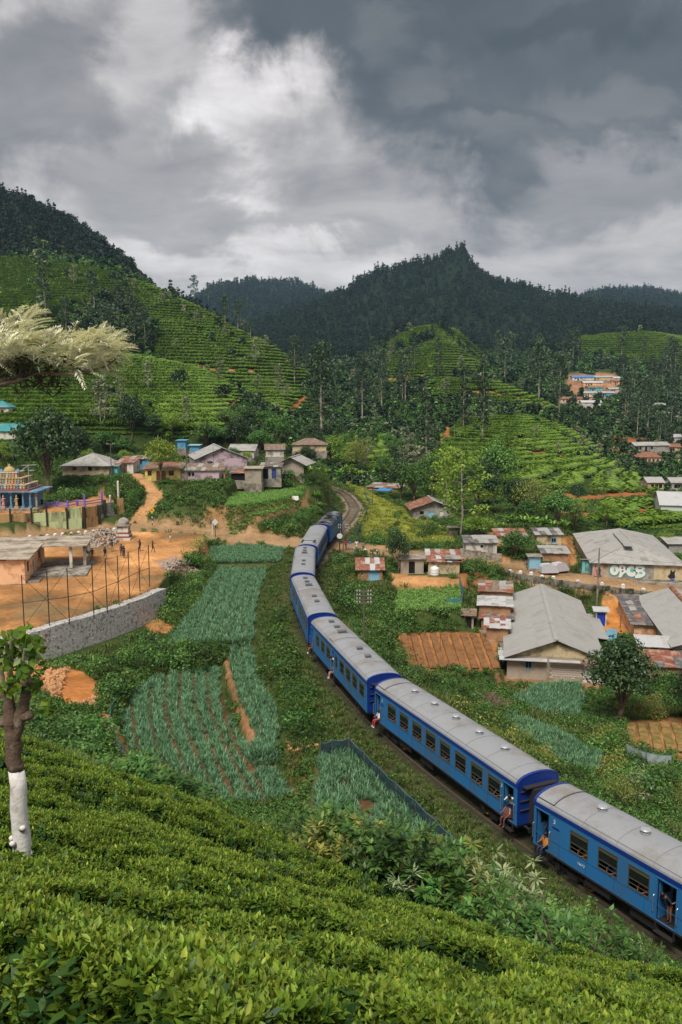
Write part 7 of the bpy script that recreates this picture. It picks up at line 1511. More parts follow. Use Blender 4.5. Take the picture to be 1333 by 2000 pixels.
# rubble retaining wall under the playground
P = smooth_line([tuple(p[:2]) for p in WALL_TOP[1:]], 5); t = thing('retaining_wall', 'curved grey rubble stone retaining wall below the playground', 'wall', (P[-1][0], P[-1][1], -2.2))
M_rubble = mat('rubble_wall', (.47, .455, .435), .95, .1, var=.4, scale=8, stain=(.11, .10, .09), stain_amt=.42, bump=.6)  # dark spots put the shade of holes between the stones into the colour
o = np.array([P[-1][0], P[-1][1]]); m = MB(); d_ = np.gradient(P, axis=0); d_ /= np.linalg.norm(d_, axis=1, keepdims=True); nrm_ = np.stack([d_[:, 1], -d_[:, 0]], 1)
for i in range(len(P) - 1):
    a, b = P[i] - o, P[i + 1] - o; na, nb = nrm_[i], nrm_[i + 1]; zt = 3.2 + .05 * math.sin(i * 1.7); zt2 = 3.2 + .05 * math.sin((i + 1) * 1.7)
    fa, fb, ba, bb = a + na * 1.35, b + nb * 1.35, a - na * .12, b - nb * .12
    m.face([(*fa, -1.2), (*fb, -1.2), (*(b + nb * 1.15), zt2), (*(a + na * 1.15), zt)]); m.face([(*(a + na * 1.15), zt), (*(b + nb * 1.15), zt2), (*bb, zt2), (*ba, zt)]); m.face([(*ba, zt), (*bb, zt2), (*bb, -1.2), (*ba, -1.2)])
e_ = P[-1] - o; n1 = nrm_[-1]; m.face([(*(e_ + n1 * 1.35), -1.2), (*(e_ + n1 * 1.15), 3.2), (*(e_ - n1 * .12), 3.2), (*(e_ - n1 * .12), -1.2)])
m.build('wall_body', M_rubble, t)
st = [shrub_ for shrub_ in range(0)]; rs = np.random.default_rng(5)
def stone_mesh(r, s=.5, k=10):
    bm_v = unit(r.normal(size=(k + 6, 3))) * (s * r.uniform(.75, 1.1, (k + 6, 1))) * np.array([1, .8, .65]); import bmesh
    bm = bmesh.new(); [bm.verts.new(v) for v in bm_v]; bmesh.ops.convex_hull(bm, input=bm.verts); loose = [v for v in bm.verts if not v.link_faces]; bmesh.ops.delete(bm, geom=loose, context='VERTS')
    me = bpy.data.meshes.new('stone'); bm.to_mesh(me); bm.free(); me.materials.append(M_stone); return me
STONES = [stone_mesh(rs) for _ in range(6)]
M_holes = mat('wall_gap_shadowed_stone', (.10, .095, .09), .95, .05, var=.5)
sg = [me.copy() for me in STONES[:3]]; so_ = [me.copy() for me in STONES[:4]]
for me in sg: me.materials[0] = mat('wall_stone', (.46, .45, .44), .95, .1, var=.3, scale=3)
for me in so_: me.materials[0] = M_stoneo
PCs = proto_col('wall_stones', sg); n_ = 2600; u = rs.uniform(0, len(P) - 1.01, n_); i_ = u.astype(int); f_ = u - i_; h_ = rs.uniform(.1, 3.1, n_) ; k_ = 1.35 - .2 * (h_ + 1.2) / 4.4
q_ = P[i_] * (1 - f_[:, None]) + P[i_ + 1] * f_[:, None] + nrm_[i_] * (k_ - .075)[:, None]
scatter('wall_stones', PCs, np.stack([q_[:, 0] - o[0], q_[:, 1] - o[1], h_], 1), rots(n_, rs, 1.5), s3(rs.uniform(.14, .32, n_)), rs.integers(0, 3, n_), parent=t)
# mossy wall of the temple terrace: panel by panel between dark pillars
MS = smooth_line([tuple(p) for p in MOSS], 4); c_ = np.concatenate([[0], np.cumsum(np.hypot(*np.diff(MS[:, :2], axis=0).T))])
t = thing('terrace_wall', 'mossy stained plaster wall of the temple terrace along the left road', 'wall', tuple(MS[-1])); o = Vector(MS[-1])
def ms(s_): return Vector((np.interp(s_, c_, MS[:, 0]), np.interp(s_, c_, MS[:, 1]), np.interp(s_, c_, MS[:, 2])))
rr = random.Random(9); s_ = 0.3
while s_ < c_[-1] - .2:
    w_ = rr.uniform(2.2, 3.4); a, b = ms(s_), ms(min(s_ + w_, c_[-1])); pxa = project(*a)[0]; hh = (2.9 if pxa < 110 else 3.5) + .5 * (pxa > 200); gate = 176 < pxa < 208
    mm = M_mossgrey if gate else (M_mossor if pxa < 25 or rr.random() < .12 else M_moss); X_ = (b - a); L_ = X_.length; ang = math.atan2(X_.y, X_.x)
    for k in range(2):
        z0, z1 = hh * k / 2 + (.04 if k else -.4), hh * (k + 1) / 2; yb = .10 * k + rr.uniform(-.02, .02) + (.3 if gate else 0)
        yb -= 1.1; MB().box(.06, L_ - .06, yb, yb + .35, z0, z1).build('wall_panel', mm, t, tuple(a - o), (0, 0, ang))
    MB().box(-.14, .14, -1.2, -.6, -.4, hh + rr.choice((.1, .9, .7))).build('pillar', M_soilpil, t, tuple(a - o), (0, 0, ang)); s_ += w_
for px in (12, 62, 83):
    p = at(px, 990, z=5.5); MB().box(-.16, .16, -.16, .16, -.2, 1.3).build('terrace_post', M_soilpil, None, tuple(p)); tag(bpy.data.objects[-1] if False else [x for x in bpy.data.objects if x.name.startswith('terrace_post')][-1], 'dark short post on the edge of the temple terrace', 'post', 'posts on the temple terrace')
# --- temple
M_tb = mat('temple_blue', (.11, .23, .36), .7, .2, var=.2, scale=3, stain=(.30, .40, .45), stain_amt=.4); M_tgold = mat('temple_ochre', (.42, .32, .15), .7, .2, var=.3, scale=5); M_tred = mat('temple_red', (.26, .10, .085), .7, .2, var=.3); M_tcream = mat('temple_cream', (.55, .46, .33), .8, .2, var=.3, scale=6); M_tpink = mat('temple_pink', (.55, .25, .22), .7, .2, var=.2)
tz = 5.6; ta = at(-60, 996, z=tz); tb = at(56, 996, z=tz); X_ = tb - ta; W_ = X_.length
t = thing('hindu_temple', 'colourful small temple with blue pillars and a tiered roof of painted figures', 'temple', tuple(ta), math.atan2(X_.y, X_.x))
MB().box(-.6, W_ + 1.8, -.9, 7, -.4, .35).build('platform', W_concrete, t)
for x in (W_ - 8.6, W_ - 6.6, W_ - 4.6, W_ - 2.8, W_ - .8, W_ + .4): MB().box(x - .28, x + .28, -.28, .28, .35, .7).lathe([(.2, .7), (.18, 1.2), (.16, 2.6), (.24, 2.8)], 12, (x, 0, 0)).box(x - .3, x + .3, -.3, .3, 2.8, 3.0).build('pillar', M_tb, t)
MB().box(W_ + 1.3, W_ + 1.6, -.15, .15, .3, 3.0).build('pillar', W_concrete, t)
MB().box(0, W_ + .2, 2.0, 6.5, .35, 3.0).build('shrine_wall', M_tb, t); MB().box(W_ - 5.6, W_ - 4.9, 1.9, 2.0, .35, 2.4).box(W_ - 2.4, W_ - 1.7, 1.9, 2.0, .35, 2.4).build('shrine_door', M_void, t)
MB().box(-.3, W_ + 1.9, -.6, 6.8, 3.0, 3.22).build('cornice', M_tb, t); MB().box(-.2, W_ + .3, -.5, 6.7, 3.22, 3.5).build('frieze', M_tred, t)
fig = MB().lathe([(.12, 0), (.17, .12), (.11, .32), (.14, .45), (.06, .55), (.09, .62), (.09, .72), (.05, .8), (.02, .92)], 8); fig.bar((-.12, 0, .48), (-.24, -.05, .2), .06).bar((.12, 0, .48), (.25, -.05, .62), .06)
figs = [fig.mesh('roof_figure', mm) for mm in (M_tgold, M_tcream, M_tpink, M_tb, M_tgold)]
for k, (x0, x1, y0, y1, z0, z1, mm) in enumerate(((W_ - 7.4, W_ - .4, .2, 6, 3.5, 4.25, M_tcream), (W_ - 6.4, W_ - 1.2, .9, 5.3, 4.25, 5.3, M_tgold), (W_ - 5.4, W_ - 2.2, 1.5, 4.7, 5.3, 6.2, M_tcream))):
    MB().box(x0, x1, y0, y1, z0, z1 - .12).box(x0 - .15, x1 + .15, y0 - .15, y1 + .15, z1 - .12, z1).build('roof_tier', mm, t)
    for i, x in enumerate(np.arange(x0 + .1, x1, .52)): link('roof_figure', figs[(i * 3 + k) % 5], t, (x, y0 - .18 - .0, z0 + .02), (0, 0, (i % 3) * .4), 1.05 - .1 * k + .15 * (i % 2))
    for i, y in enumerate(np.arange(y0 + .4, y1, .8)): link('roof_figure', figs[(i + k) % 5], t, (x1 + .1, y, z0 + .02), (0, 0, 1.6), .95)
for x, rr_, z, mm in ((W_ - 3.8, .9, 6.2, M_tgold), (W_ - 5.2, .4, 6.2, M_tb), (W_ - 2.4, .4, 6.2, M_tb), (W_ - .6, .5, 3.5, M_tb)): MB().lathe([(rr_, 0), (rr_ * 1.08, .15 * rr_), (rr_ * .95, .5 * rr_), (rr_ * .55, .85 * rr_), (rr_ * .2, 1.0 * rr_), (rr_ * .22, 1.15 * rr_), (.03, 1.5 * rr_)], 14, (x, 2.6 if z > 5 else 1, z)).build('dome', mm, t)
for x, mm in ((W_ - 3.9, M_tpink), (W_ - 1.7, M_tgold)):
    MB().box(-.35, .35, -.3, .3, 0, .35).lathe([(.2, .35), (.26, .6), (.17, 1.1), (.2, 1.4), (.24, 1.6), (.09, 1.78), (.13, 1.86), (.14, 2.0), (.08, 2.12), (.02, 2.3)], 10).bar((-.2, 0, 1.6), (-.36, -.1, 1.1), .09).bar((.2, 0, 1.6), (.4, -.12, 1.7), .09).build('painted_figure', mm, t, (x, -.55, .35))
MB().tube([(W_ - .4, 2, 3.2), (W_ - .4, 2, 7.4)], .06, 6).bar((W_ - 1.5, 2, 7.3), (W_ + .9, 2, 7.4), .1).bar((W_ - 1.6, 2, 6.4), (W_ - .4, 2, 7.3), .09).lathe([(.0, 0), (.5, .1), (.52, .2)], 14, (W_ + .2, 1.8, 6.3)).build('loudspeaker_frame', M_ventl, t)
# purple rails on the terrace
t = thing('purple_fence', 'low purple painted concrete rails with taller posts on the temple terrace', 'fence', tuple(at(93, 1000, z=5.5))); o = t.location
pp = [(93, 986, 1.0), (112, 984, 1.0), (133, 986, 1.4), (152, 982, 1.2), (166, 984, 2.5), (200, 978, 2.6)]
Q = [at(px, py + 6, z=5.5) - o for px, py, _ in pp]
for q, (_, _, h_) in zip(Q, pp): MB().box(-.14, .14, -.14, .14, -.1, h_ * .8).lathe([(.16, 0), (.12, .12), (.02, .2)], 8, (0, 0, h_ * .8)).build('fence_post', M_purple, t, tuple(q))
for a, b in zip(Q[:-1], Q[1:]):
    for z in (.4, .85): MB().bar(a + Vector((0, 0, z)), b + Vector((0, 0, z)), .1, .14).build('fence_rail', M_purple, t)
for px, py, h_ in ((216, 972, 1.4), (232, 965, 3.4)):
    tag(MB().lathe([(.2, -.3), (.2, h_), (.15, h_ + .12), (.03, h_ + .2)], 10).build('gate_post', W_white, None, tuple(at(px, py + 12, z=5.6))), 'tall white round topped gate post by the temple wall' if h_ > 2 else 'short white round topped gate post by the temple wall', 'post')
# --- kilometre stones along the road
kst = MB().box(-.27, .27, -.2, .2, -.3, .42).lathe([(.27, 0), (.25, .1), (.16, .17), (.03, .2)], 10, (0, 0, .42)).mesh('road_stone', mat('white_road_stone', (.70, .69, .66), .8, .2, var=.15, scale=5, stain=(.35, .3, .25), stain_amt=.35))
def along(px): 
    P_ = ROADS; xs = np.array([project(*p)[0] for p in P_]); k = np.argmin(abs(xs - px)); d = P_[min(k + 1, len(P_) - 1)] - P_[max(k - 1, 0)]; d[2] = 0; d /= np.linalg.norm(d); n = np.array([d[1], -d[0], 0]); base = np.array([np.interp(px, xs, P_[:, i]) for i in range(3)]); return base, n, d
made = []
for i, px in enumerate([47, 63, 79, 95, 110, 126, 141, 155, 170, 184, 198, 211] + [705, 724, 744, 950, 997, 1017, 1038, 1059, 1081, 1129, 1175, 1217, 1258, 1299]):
    b_, n_, d_ = along(px); q = b_ + n_ * 2.75; z = float(ground(q[0], q[1]))
    o = tag(link('road_stone', kst, None, (q[0], q[1], z), (0, 0, math.atan2(d_[1], d_[0]))), 'white painted stone in the row above the playground hall' if px < 300 else 'white painted guard stone on the edge of the right hand road', 'guard stone', 'white stones along the left road' if px < 300 else 'white stones along the right road'); made.append(o)
order_labels(made[:12], 'white stone in the row above the playground hall, {} from the left'); order_labels(made[12:], 'white guard stone on the right hand road, {} from the left')
# walls that hold the road on the right
M_rw = mat('road_wall_stone', (.27, .23, .19), .95, .1, var=.35, scale=2, stain=(.06, .055, .04), stain_amt=.7)
def road_wall(label, pa, pb, off, h0, h1, n=14, mm=None, name='road_wall'):
    t = None; m = MB()
    for i in range(n):
        qs = []
        for px in (pa + (pb - pa) * i / n, pa + (pb - pa) * (i + 1) / n): b_, n_, d_ = along(px); qs.append(Vector(b_ + n_ * off))
        if t is None: t = thing(name, label, 'wall', tuple(qs[0])); o = Vector(qs[0])
        a, b = qs[0] - o, qs[1] - o; L_ = math.hypot(b.x - a.x, b.y - a.y); jj = random.uniform(-.06, .06)
        MB().box(0, L_ - .03, -.2 + jj, .2 + jj, h0, h1 + random.uniform(-.06, .06)).build('wall_block', mm or M_rw, t, tuple(a), (0, 0, math.atan2(b.y - a.y, b.x - a.x)))
    return t
road_wall('grey kerb wall under the white stones at the level crossing road', 700, 800, 3.3, -2.4, -.05); road_wall('dark retaining wall holding the right hand road above the sheds', 985, 1330, 3.4, -2.2, -.05, 30); road_wall('low concrete wall before the whitewashed shed', 903, 980, -3.0, -.5, 1.3, 8, W_concrete); road_wall('low plaster wall behind the stones above the playground hall', 60, 225, 3.4, -2.0, .0, 12, mat('dusty_wall', (.38, .29, .20), .95, .1, var=.3))
# --- monument
p = at(243, 1052, z=2.1); t = thing('monument', 'small striped pedestal with a carved dark stone on top beside the road', 'monument', tuple(p))
for k, (w_, z0, z1, mm) in enumerate(((1.25, -.2, .25, W_white), (1.05, .25, .55, M_tred), (.98, .55, .85, W_white), (.92, .85, 1.15, M_tred), (.85, 1.15, 2.1, W_white), (1.05, 2.1, 2.3, W_concrete))): MB().box(-w_, w_, -w_, w_, z0, z1).build('pedestal_course', mm, t)
MB().lathe([(.95, 0), (.9, .4), (.75, .75), (.45, 1.0), (.1, 1.1)], 12, (0, 0, 2.3)).lathe([(.4, 0), (.42, .25), (.2, .45)], 10, (.45, -.4, 2.6)).build('carved_stone', W_grey, t)
# --- rubble heaps
def heap(name, label, pts, n, s, mm, hgt, ymin=60, cat='stone heap'):
    poly = pts; xs = [p[0] for p in pts]; ys = [p[1] for p in pts]; q = []; c = np.mean(np.array(pts), 0)
    while len(q) < n:
        px, py = rs.uniform(min(xs), max(xs)), rs.uniform(min(ys), max(ys))
        if in_poly(poly, np.array([px]), np.array([py]))[0]: g = on(px, py, ymin); dd = max(0, 1 - math.hypot((px - c[0]) / (max(xs) - min(xs)) * 2, (py - c[1]) / (max(ys) - min(ys)) * 2)); q.append((g.x, g.y, g.z + rs.uniform(.2, 1) * hgt * dd))
    cl = proto_col(name, mm); return scatter(name, cl, np.array(q), rots(n, rs, 1.2), s3(rs.uniform(.4, 1.2, n) * s), rs.integers(0, len(mm), n), label)
heap('building_stones', 'heap of broken grey stones between the road and the playground', [(165, 1052), (178, 1040), (222, 1040), (238, 1052), (225, 1064), (180, 1070)], 420, .7, STONES, 2.2, 100)
heap('orange_rubble', 'orange earth rubble and boulders below the retaining wall', [(75, 1320), (95, 1302), (140, 1300), (125, 1330), (110, 1395), (75, 1365)], 260, .75, so_, .5)
heap('orange_rubble', 'scattered orange stones round the dug earth patch', [(100, 1385), (120, 1390), (190, 1380), (208, 1352), (200, 1345), (170, 1372), (120, 1378)], 150, .5, so_, .3)
heap('orange_rubble', 'loose earth clods at the left edge below the playground', [(0, 1250), (60, 1235), (85, 1290), (75, 1330), (0, 1345)], 220, .6, so_, .3)
heap('white_rubble', 'pale broken rubble tipped beside the playground corner', [(310, 1100), (345, 1090), (395, 1118), (372, 1132), (325, 1116)], 300, .5, STONES, .8, 90)
heap('field_rubble', 'loose stones around the bare ground by the track', [(560, 1450), (620, 1500), (622, 1590), (575, 1540)], 90, .3, so_, .1)
# --- net posts of the playground
ball_posts = [(48, 1115, 1222), (97, 1106, 1218), (136, 1101, 1212), (184, 1093, 1201), (210, 1083, 1189), (233, 1078, 1177), (254, 1070, 1166), (274, 1062, 1155), (293, 1058, 1146)]
M_rod = mat('dark_steel_tube', (.035, .035, .04), .6, .4, .5)
p0 = at(48, 1222, z=1.1); t = thing('post_fence', 'line of tall dark steel posts with crossed wires above the retaining wall', 'fence', tuple(p0)); Q = []
for px, ty, by in ball_posts:
    p = at(px, by + 3, z=1.05); h_ = (by - ty) / F * p.y; Q.append((p - p0, h_)); MB().tube([(0, 0, -.3), (0, 0, h_)], .055, 7).build('post', M_rod, t, tuple(p - p0))
wr = 0
for (a, ha), (b, hb) in zip(Q[:-1], Q[1:]):
    MB().tube([a + Vector((0, 0, ha * .98)), b + Vector((0, 0, hb * .98))], .018, 4).build('wire', M_rod, t); MB().tube([a + Vector((0, 0, ha * .47)), b + Vector((0, 0, hb * .47))], .035, 5).build('cross_rail', M_rod, t)
for i in range(0, len(Q) - 2, 2):
    for (a, ha), (b, hb) in ((Q[i], Q[i + 2]), (Q[i + 2], Q[i])): MB().tube([a + Vector((0, 0, .1)), b + Vector((0, 0, hb * .97))], .022, 4).build('brace', M_rod, t)
p = at(178, 1108, z=1.3); t = thing('flag', 'white and green flag on a thin pole over the playground', 'flag', tuple(p)); MB().tube([(0, 0, 0), (0, 0, 3.4)], .03, 6).build('flag_pole', M_rod, t)
m = MB(); W2 = [(-1.0 + .2 * i, .12 * math.sin(i * 1.3)) for i in range(6)]
for k, (z0, z1) in enumerate(((2.15, 2.55), (2.55, 3.35))):
    for a, b in zip(W2[:-1], W2[1:]): m.face([(a[0], a[1], z0 - .25 * a[0] - .3), (b[0], b[1], z0 - .25 * b[0] - .3), (b[0], b[1], z1 - .25 * b[0] - .3), (a[0], a[1], z1 - .25 * a[0] - .3)], k)
m.build('flag_cloth', [mat('flag_green', (.05, .22, .12), .8), mat('flag_white', (.7, .7, .7), .8)], t)
# --- poles and signs
def pole(label, px, by, ty, rad=.11, m_=None, ymin=60, arms=0, y=None, name='utility_pole', cat='pole'):
    p = on(px, by, ymin); h_ = (by - ty) / F * p.y; t = thing(name, label, cat, tuple(p)); MB().tube([(0, 0, -.4), (0, 0, h_ * .5), (0, 0, h_)], [rad, rad * .9, rad * .7], 8).build('pole', m_ or M_pole, t)
    for k in range(arms):
        z = h_ - .25 - .42 * k; MB().box(-.85, .85, -.05, .05, z - .05, z + .05).build('cross_arm', M_pole, t)
        for x in (-.75, -.45, .45, .75): MB().lathe([(.03, 0), (.055, .06), (.05, .14), (.02, .18)], 8, (x, 0, z + .05)).build('insulator', M_white, t)
    return t, p, h_
pole('telegraph pole with four crossarms and white insulators beside the train', 711, 1254, 1146, .11, None, 80, 4)
pole('tall pale concrete pole on the bank below the graffiti hall', 1166, 1188, 1066, .15, W_concrete, 100)
pole('thin wooden pole by the cream hipped house', 219, 945, 866, .09, None, 120, 1)
pole('dark lattice pole beside the level crossing', 671, 1082, 1022, .09, None, 110, 2)
pole('thin pole on the meadow edge by the far bend', 687, 955, 925, .08, None, 170); pole('second meadow pole nearer the crossing', 728, 988, 955, .08, None, 160, 1); pole('leaning dark pole in the orange yard', 1212, 1228, 1187, .07, None, 100)
pole('thin wire mast on the lilac house', 418, 935, 872, .04, M_rod, 150); pole('pale pole on the near tea slope below the thin gum', 888, 858, 826, .1, W_concrete, 230)
for i, (px, by) in enumerate(((860, 1275), (1098, 1362), (944, 1375))): pole(('stick stuck upright in the brown garden', 'bean stick in the leek patch of the long house', 'crooked stick with creeper by the straw heap')[i], px, by, by - 42, .035, M_bark, 70, name='garden_stick', cat='stick')
p = at(298, 1026, z=2.5); t = thing('road_sign', 'yellow diamond road sign on a black and white striped post', 'road sign', tuple(p))
for k in range(6): MB().tube([(0, 0, k * .4), (0, 0, k * .4 + .4)], .07, 8).build('post_band', M_white if k % 2 else M_black, t)
o_ = MB().box(-.38, .38, -.02, .02, -.38, .38).build('sign_plate', mat('sign_yellow', (.65, .38, .05), .5), t, (0, -.06, 2.65), (0, R(45), 0)); MB().box(-.07, .07, -.03, -.022, -.2, .2).build('sign_mark', M_black, o_, (0, 0, 0), (0, R(45), 0))
p = at(421, 1046, z=1.3); t = thing('road_sign', 'back of a white diamond sign beside a leaning white post', 'road sign', tuple(p)); MB().tube([(0, 0, -.2), (0, 0, 2.2)], .06, 8).build('post', M_black, t); MB().box(-.4, .4, -.02, .02, -.4, .4).build('sign_plate', M_white, t, (0, -.05, 2.3), (0, R(45), 0)); MB().tube([(-.5, .1, -.2), (-.45, .1, 2.0)], .1, 8).build('white_post', M_white, t)
p = at(664, 1080, z=-.3); t = thing('crossing_signal', 'round white disc signal on a post at the level crossing', 'signal', tuple(p)); MB().tube([(0, 0, -.3), (0, 0, 2.6)], .08, 8).build('post', M_black, t); MB().lathe([(.42, 0), (.45, .03), (.42, .06)], 18).build('disc', M_white, t, (0, -.12, 2.75), (R(90), 0, 0))
# --- water tanks, covered rickshaws, straw, nets
p = at(849, 1138, z=-2.75); t = thing('water_tank', 'white plastic water tank on a rough concrete block', 'water tank', tuple(p)); MB().box(-.9, .9, -.8, .8, -.2, 1.15).build('plinth', W_concrete, t); MB().lathe([(.62, 0), (.66, .1), (.64, .35), (.67, .4), (.64, .75), (.67, .8), (.62, 1.1), (.3, 1.28), (.28, 1.36)], 18, (0, 0, 1.15)).build('tank', M_plastic, t)
p = at(411, 912, z=10.2); tag(MB().lathe([(.55, -.6), (.55, 1.0), (.45, 1.12), (.2, 1.15), (.2, 1.22)], 14).build('black_tank', M_blacktank, None, tuple(p)), 'black water tank on the roof edge of the lilac house', 'water tank')
def rickshaw(label, px, py, rz):
    p = at(px, py, z=-3.0); p.z = float(ground(p.x, p.y)); t = thing('covered_rickshaw', label, 'rickshaw', tuple(p), rz, 'rickshaws under silver covers')
    prof = [(-1.35, .35), (-1.35, 1.35), (-1.15, 1.68), (.2, 1.72), (.75, 1.45), (1.15, .85), (1.35, .75), (1.4, .35)]; m = MB(); n_ = 5
    def w(k): return -.68 + 1.36 * k / n_
    for (x0, z0), (x1, z1) in zip(prof[:-1], prof[1:]):
        for k in range(n_): m.face([(x0, w(k), z0 + .03 * math.sin(k * 2 + x0 * 5)), (x0, w(k + 1), z0 + .03 * math.sin(k * 2 + 2 + x0 * 5)), (x1, w(k + 1), z1 + .03 * math.sin(k * 2 + 2 + x1 * 5)), (x1, w(k), z1 + .03 * math.sin(k * 2 + x1 * 5))])
    for s in (-.68, .68):
        for (x0, z0), (x1, z1) in zip(prof[:-1], prof[1:]): m.face([(x0, s, .35), (x1, s, .35), (x1, s, z1), (x0, s, z0)])
    m.build('cover', M_tarp, t); MB().box(-1.3, 1.3, -.6, .6, .22, .42).build('chassis', mat('rickshaw_red', (.25, .03, .03), .5), t)
    for x, y in ((-.9, -.6), (-.9, .6), (1.15, 0)): MB().lathe([(.22, -.06), (.24, 0), (.22, .06)], 12).build('wheel', M_black, t, (x, y, .22), (R(90), 0, 0))
rickshaw('silver covered rickshaw parked closest to the road', 1072, 1119, .1); rickshaw('second silver covered rickshaw behind the first one', 1094, 1114, .5)
def net(name, label, pts, h, m_, posts=True, cat='net fence'):
    t = thing(name, label, cat, tuple(pts[0])); o = Vector(pts[0]); Ps = [Vector(p) for p in pts]; m = MB()
    for i, (a, b) in enumerate(zip(Ps[:-1], Ps[1:])):
        for k in range(5):
            q0, q1 = a.lerp(b, k / 5) - o, a.lerp(b, (k + 1) / 5) - o; s0, s1 = h - .13 * math.sin(math.pi * k / 5), h - .13 * math.sin(math.pi * (k + 1) / 5); j0, j1 = .05 * math.sin(k * 3 + i), .05 * math.sin((k + 1) * 3 + i)
            m.face([q0 + Vector((0, 0, -.1)), q1 + Vector((0, 0, -.1)), q1 + Vector((j1, j1, s1 * .5)), q0 + Vector((j0, j0, s0 * .5))]); m.face([q0 + Vector((j0, j0, s0 * .5)), q1 + Vector((j1, j1, s1 * .5)), q1 + Vector((0, 0, s1)), q0 + Vector((0, 0, s0))])
        m_top = MB().tube([a - o + Vector((0, 0, h)), a.lerp(b, .5) - o + Vector((0, 0, h - .13)), b - o + Vector((0, 0, h))], .018, 4); m_top.build('top_cord', M_bluec, t)
    m.build('netting', m_, t)
    if posts:
        for a in Ps: MB().tube([a - o + Vector((0, 0, -.3)), a - o + Vector((random.uniform(-.05, .05), 0, h + .2))], .035, 6).build('post', M_pole, t)
M_bluec = mat('blue_cord', (.05, .16, .25), .6); 
def net_mat(name, c, al):
    m, t, o = new_mat(name); b = t.nodes.new('ShaderNodeBsdfPrincipled'); b.inputs['Base Color'].default_value = (*c, 1); b.inputs['Roughness'].default_value = .7; tr = t.nodes.new('ShaderNodeBsdfTransparent'); mx_ = t.nodes.new('ShaderNodeMixShader'); mx_.inputs[0].default_value = al
    t.links.new(tr.outputs[0], mx_.inputs[1]); t.links.new(b.outputs[0], mx_.inputs[2]); t.links.new(mx_.outputs[0], o.inputs[0]); return m
M_net = net_mat('navy_net', (.012, .035, .055), .8); M_netb = net_mat('blue_net', (.03, .20, .30), .75)
def ongr(px, py, y0=40): return on(px, py, y0)
net('net_fence', 'dark blue netting fence round the leek bed beside the train', [ongr(*p) for p in ((626, 1482), (650, 1476), (682, 1472), (712, 1502), (745, 1535), (775, 1565), (812, 1600), (850, 1638), (884, 1670), (912, 1692))], 1.15, M_net)
net('net_fence', 'twisted blue netting at the left end of the lower leek beds', [ongr(*p) for p in ((232, 1365), (218, 1395), (215, 1420), (228, 1455), (243, 1480))], .7, M_netb)
net('net_fence', 'teal net at the corner of the small terrace field', [ongr(*p) for p in ((902, 1190), (905, 1165), (898, 1140))], 1.2, M_netb); net('net_fence', 'teal net on the front corner of the terrace field', [ongr(*p) for p in ((872, 1182), (902, 1180))], .9, M_netb)
net('net_fence', 'blue net hedge between the far track and the meadow', [ongr(*p, 110) for p in ((700, 1062), (695, 1050), (706, 1028), (716, 1005), (722, 985), (712, 966))], .9, M_netb)
net('net_fence', 'pale grey sheet fence along the dry bed at the right', [ongr(*p) for p in ((1222, 1478), (1262, 1496), (1312, 1502))], 1.2, net_mat('grey_net', (.30, .36, .36), .9))
c = np.stack([rs.normal(0, .45, 60), rs.normal(0, .45, 60), rs.uniform(0, .9, 60)], 1); p = on(962, 1384, 60); tag(link('straw_heap', leaves_mesh('straw_heap', [clump_leaves(c, .4, 18, .7, .035, rs, .8)], M_dry), None, tuple(p), (0, 0, 0), 1.3), 'heap of dry straw and sticks behind the second coach', 'straw heap')
# brown garden beds and dry bed: ridges of soil
def ridges(name, label, lines, w, h, m_, ymin, z=None):
    t = thing(name, label, 'garden bed', tuple(on(*lines[0][0], ymin))); o = t.location.copy()
    for ln_ in lines:
        a, b = on(*ln_[0], ymin), on(*ln_[1], ymin); m = MB(); X_ = (b - a).normalized(); S_ = Vector((-X_.y, X_.x, 0)); n_ = 10; pf_ = [(-.9, -.1), (-.75, .85), (0, .95), (.75, .85), (.9, -.1)]
        for i in range(n_):
            q0, q1 = a.lerp(b, i / n_) - o, a.lerp(b, (i + 1) / n_) - o; k0, k1 = 1 + .12 * math.sin(i * 2.3), 1 + .12 * math.sin(i * 2.3 + 2.3)
            for (u0, v0), (u1, v1) in zip(pf_[:-1], pf_[1:]): m.face([q0 + S_ * u0 * w * k0 + Vector((0, 0, v0 * h)), q0 + S_ * u1 * w * k0 + Vector((0, 0, v1 * h)), q1 + S_ * u1 * w * k1 + Vector((0, 0, v1 * h)), q1 + S_ * u0 * w * k1 + Vector((0, 0, v0 * h))])
        m.build('soil_ridge', m_, t, smooth=False)
M_soil = mat('bed_soil', (.235, .115, .05), .95, .1, var=.3, scale=3, stain=(.14, .075, .035), stain_amt=.5, bump=.6); M_soild = mat('dry_bed_soil', (.30, .17, .07), .95, .1, var=.3, scale=3, stain=(.12, .12, .03), stain_amt=.6)
ridges('soil_beds', 'ploughed brown garden beds with straight furrows', [((788 + i * 19.5, 1240), (806 + i * 20.5, 1308)) for i in range(9)], .5, .22, M_soil, 85)
ridges('soil_beds', 'dry yellowing seed beds at the right edge', [((1232 + i * 22, 1415), (1240 + i * 24, 1472)) for i in range(5)], .5, .2, M_soild, 60)
# overhead lines
def cable(label, pts, sag=.6, rad=.014):
    m = MB()
    for a, b in zip(pts[:-1], pts[1:]):
        a, b = Vector(a), Vector(b); m.tube([a.lerp(b, k / 8) - Vector((0, 0, sag * 4 * (k / 8) * (1 - k / 8))) for k in range(9)], rad, 4, cap=False)
    tag(m.build('cable', M_rod), label, 'cable')
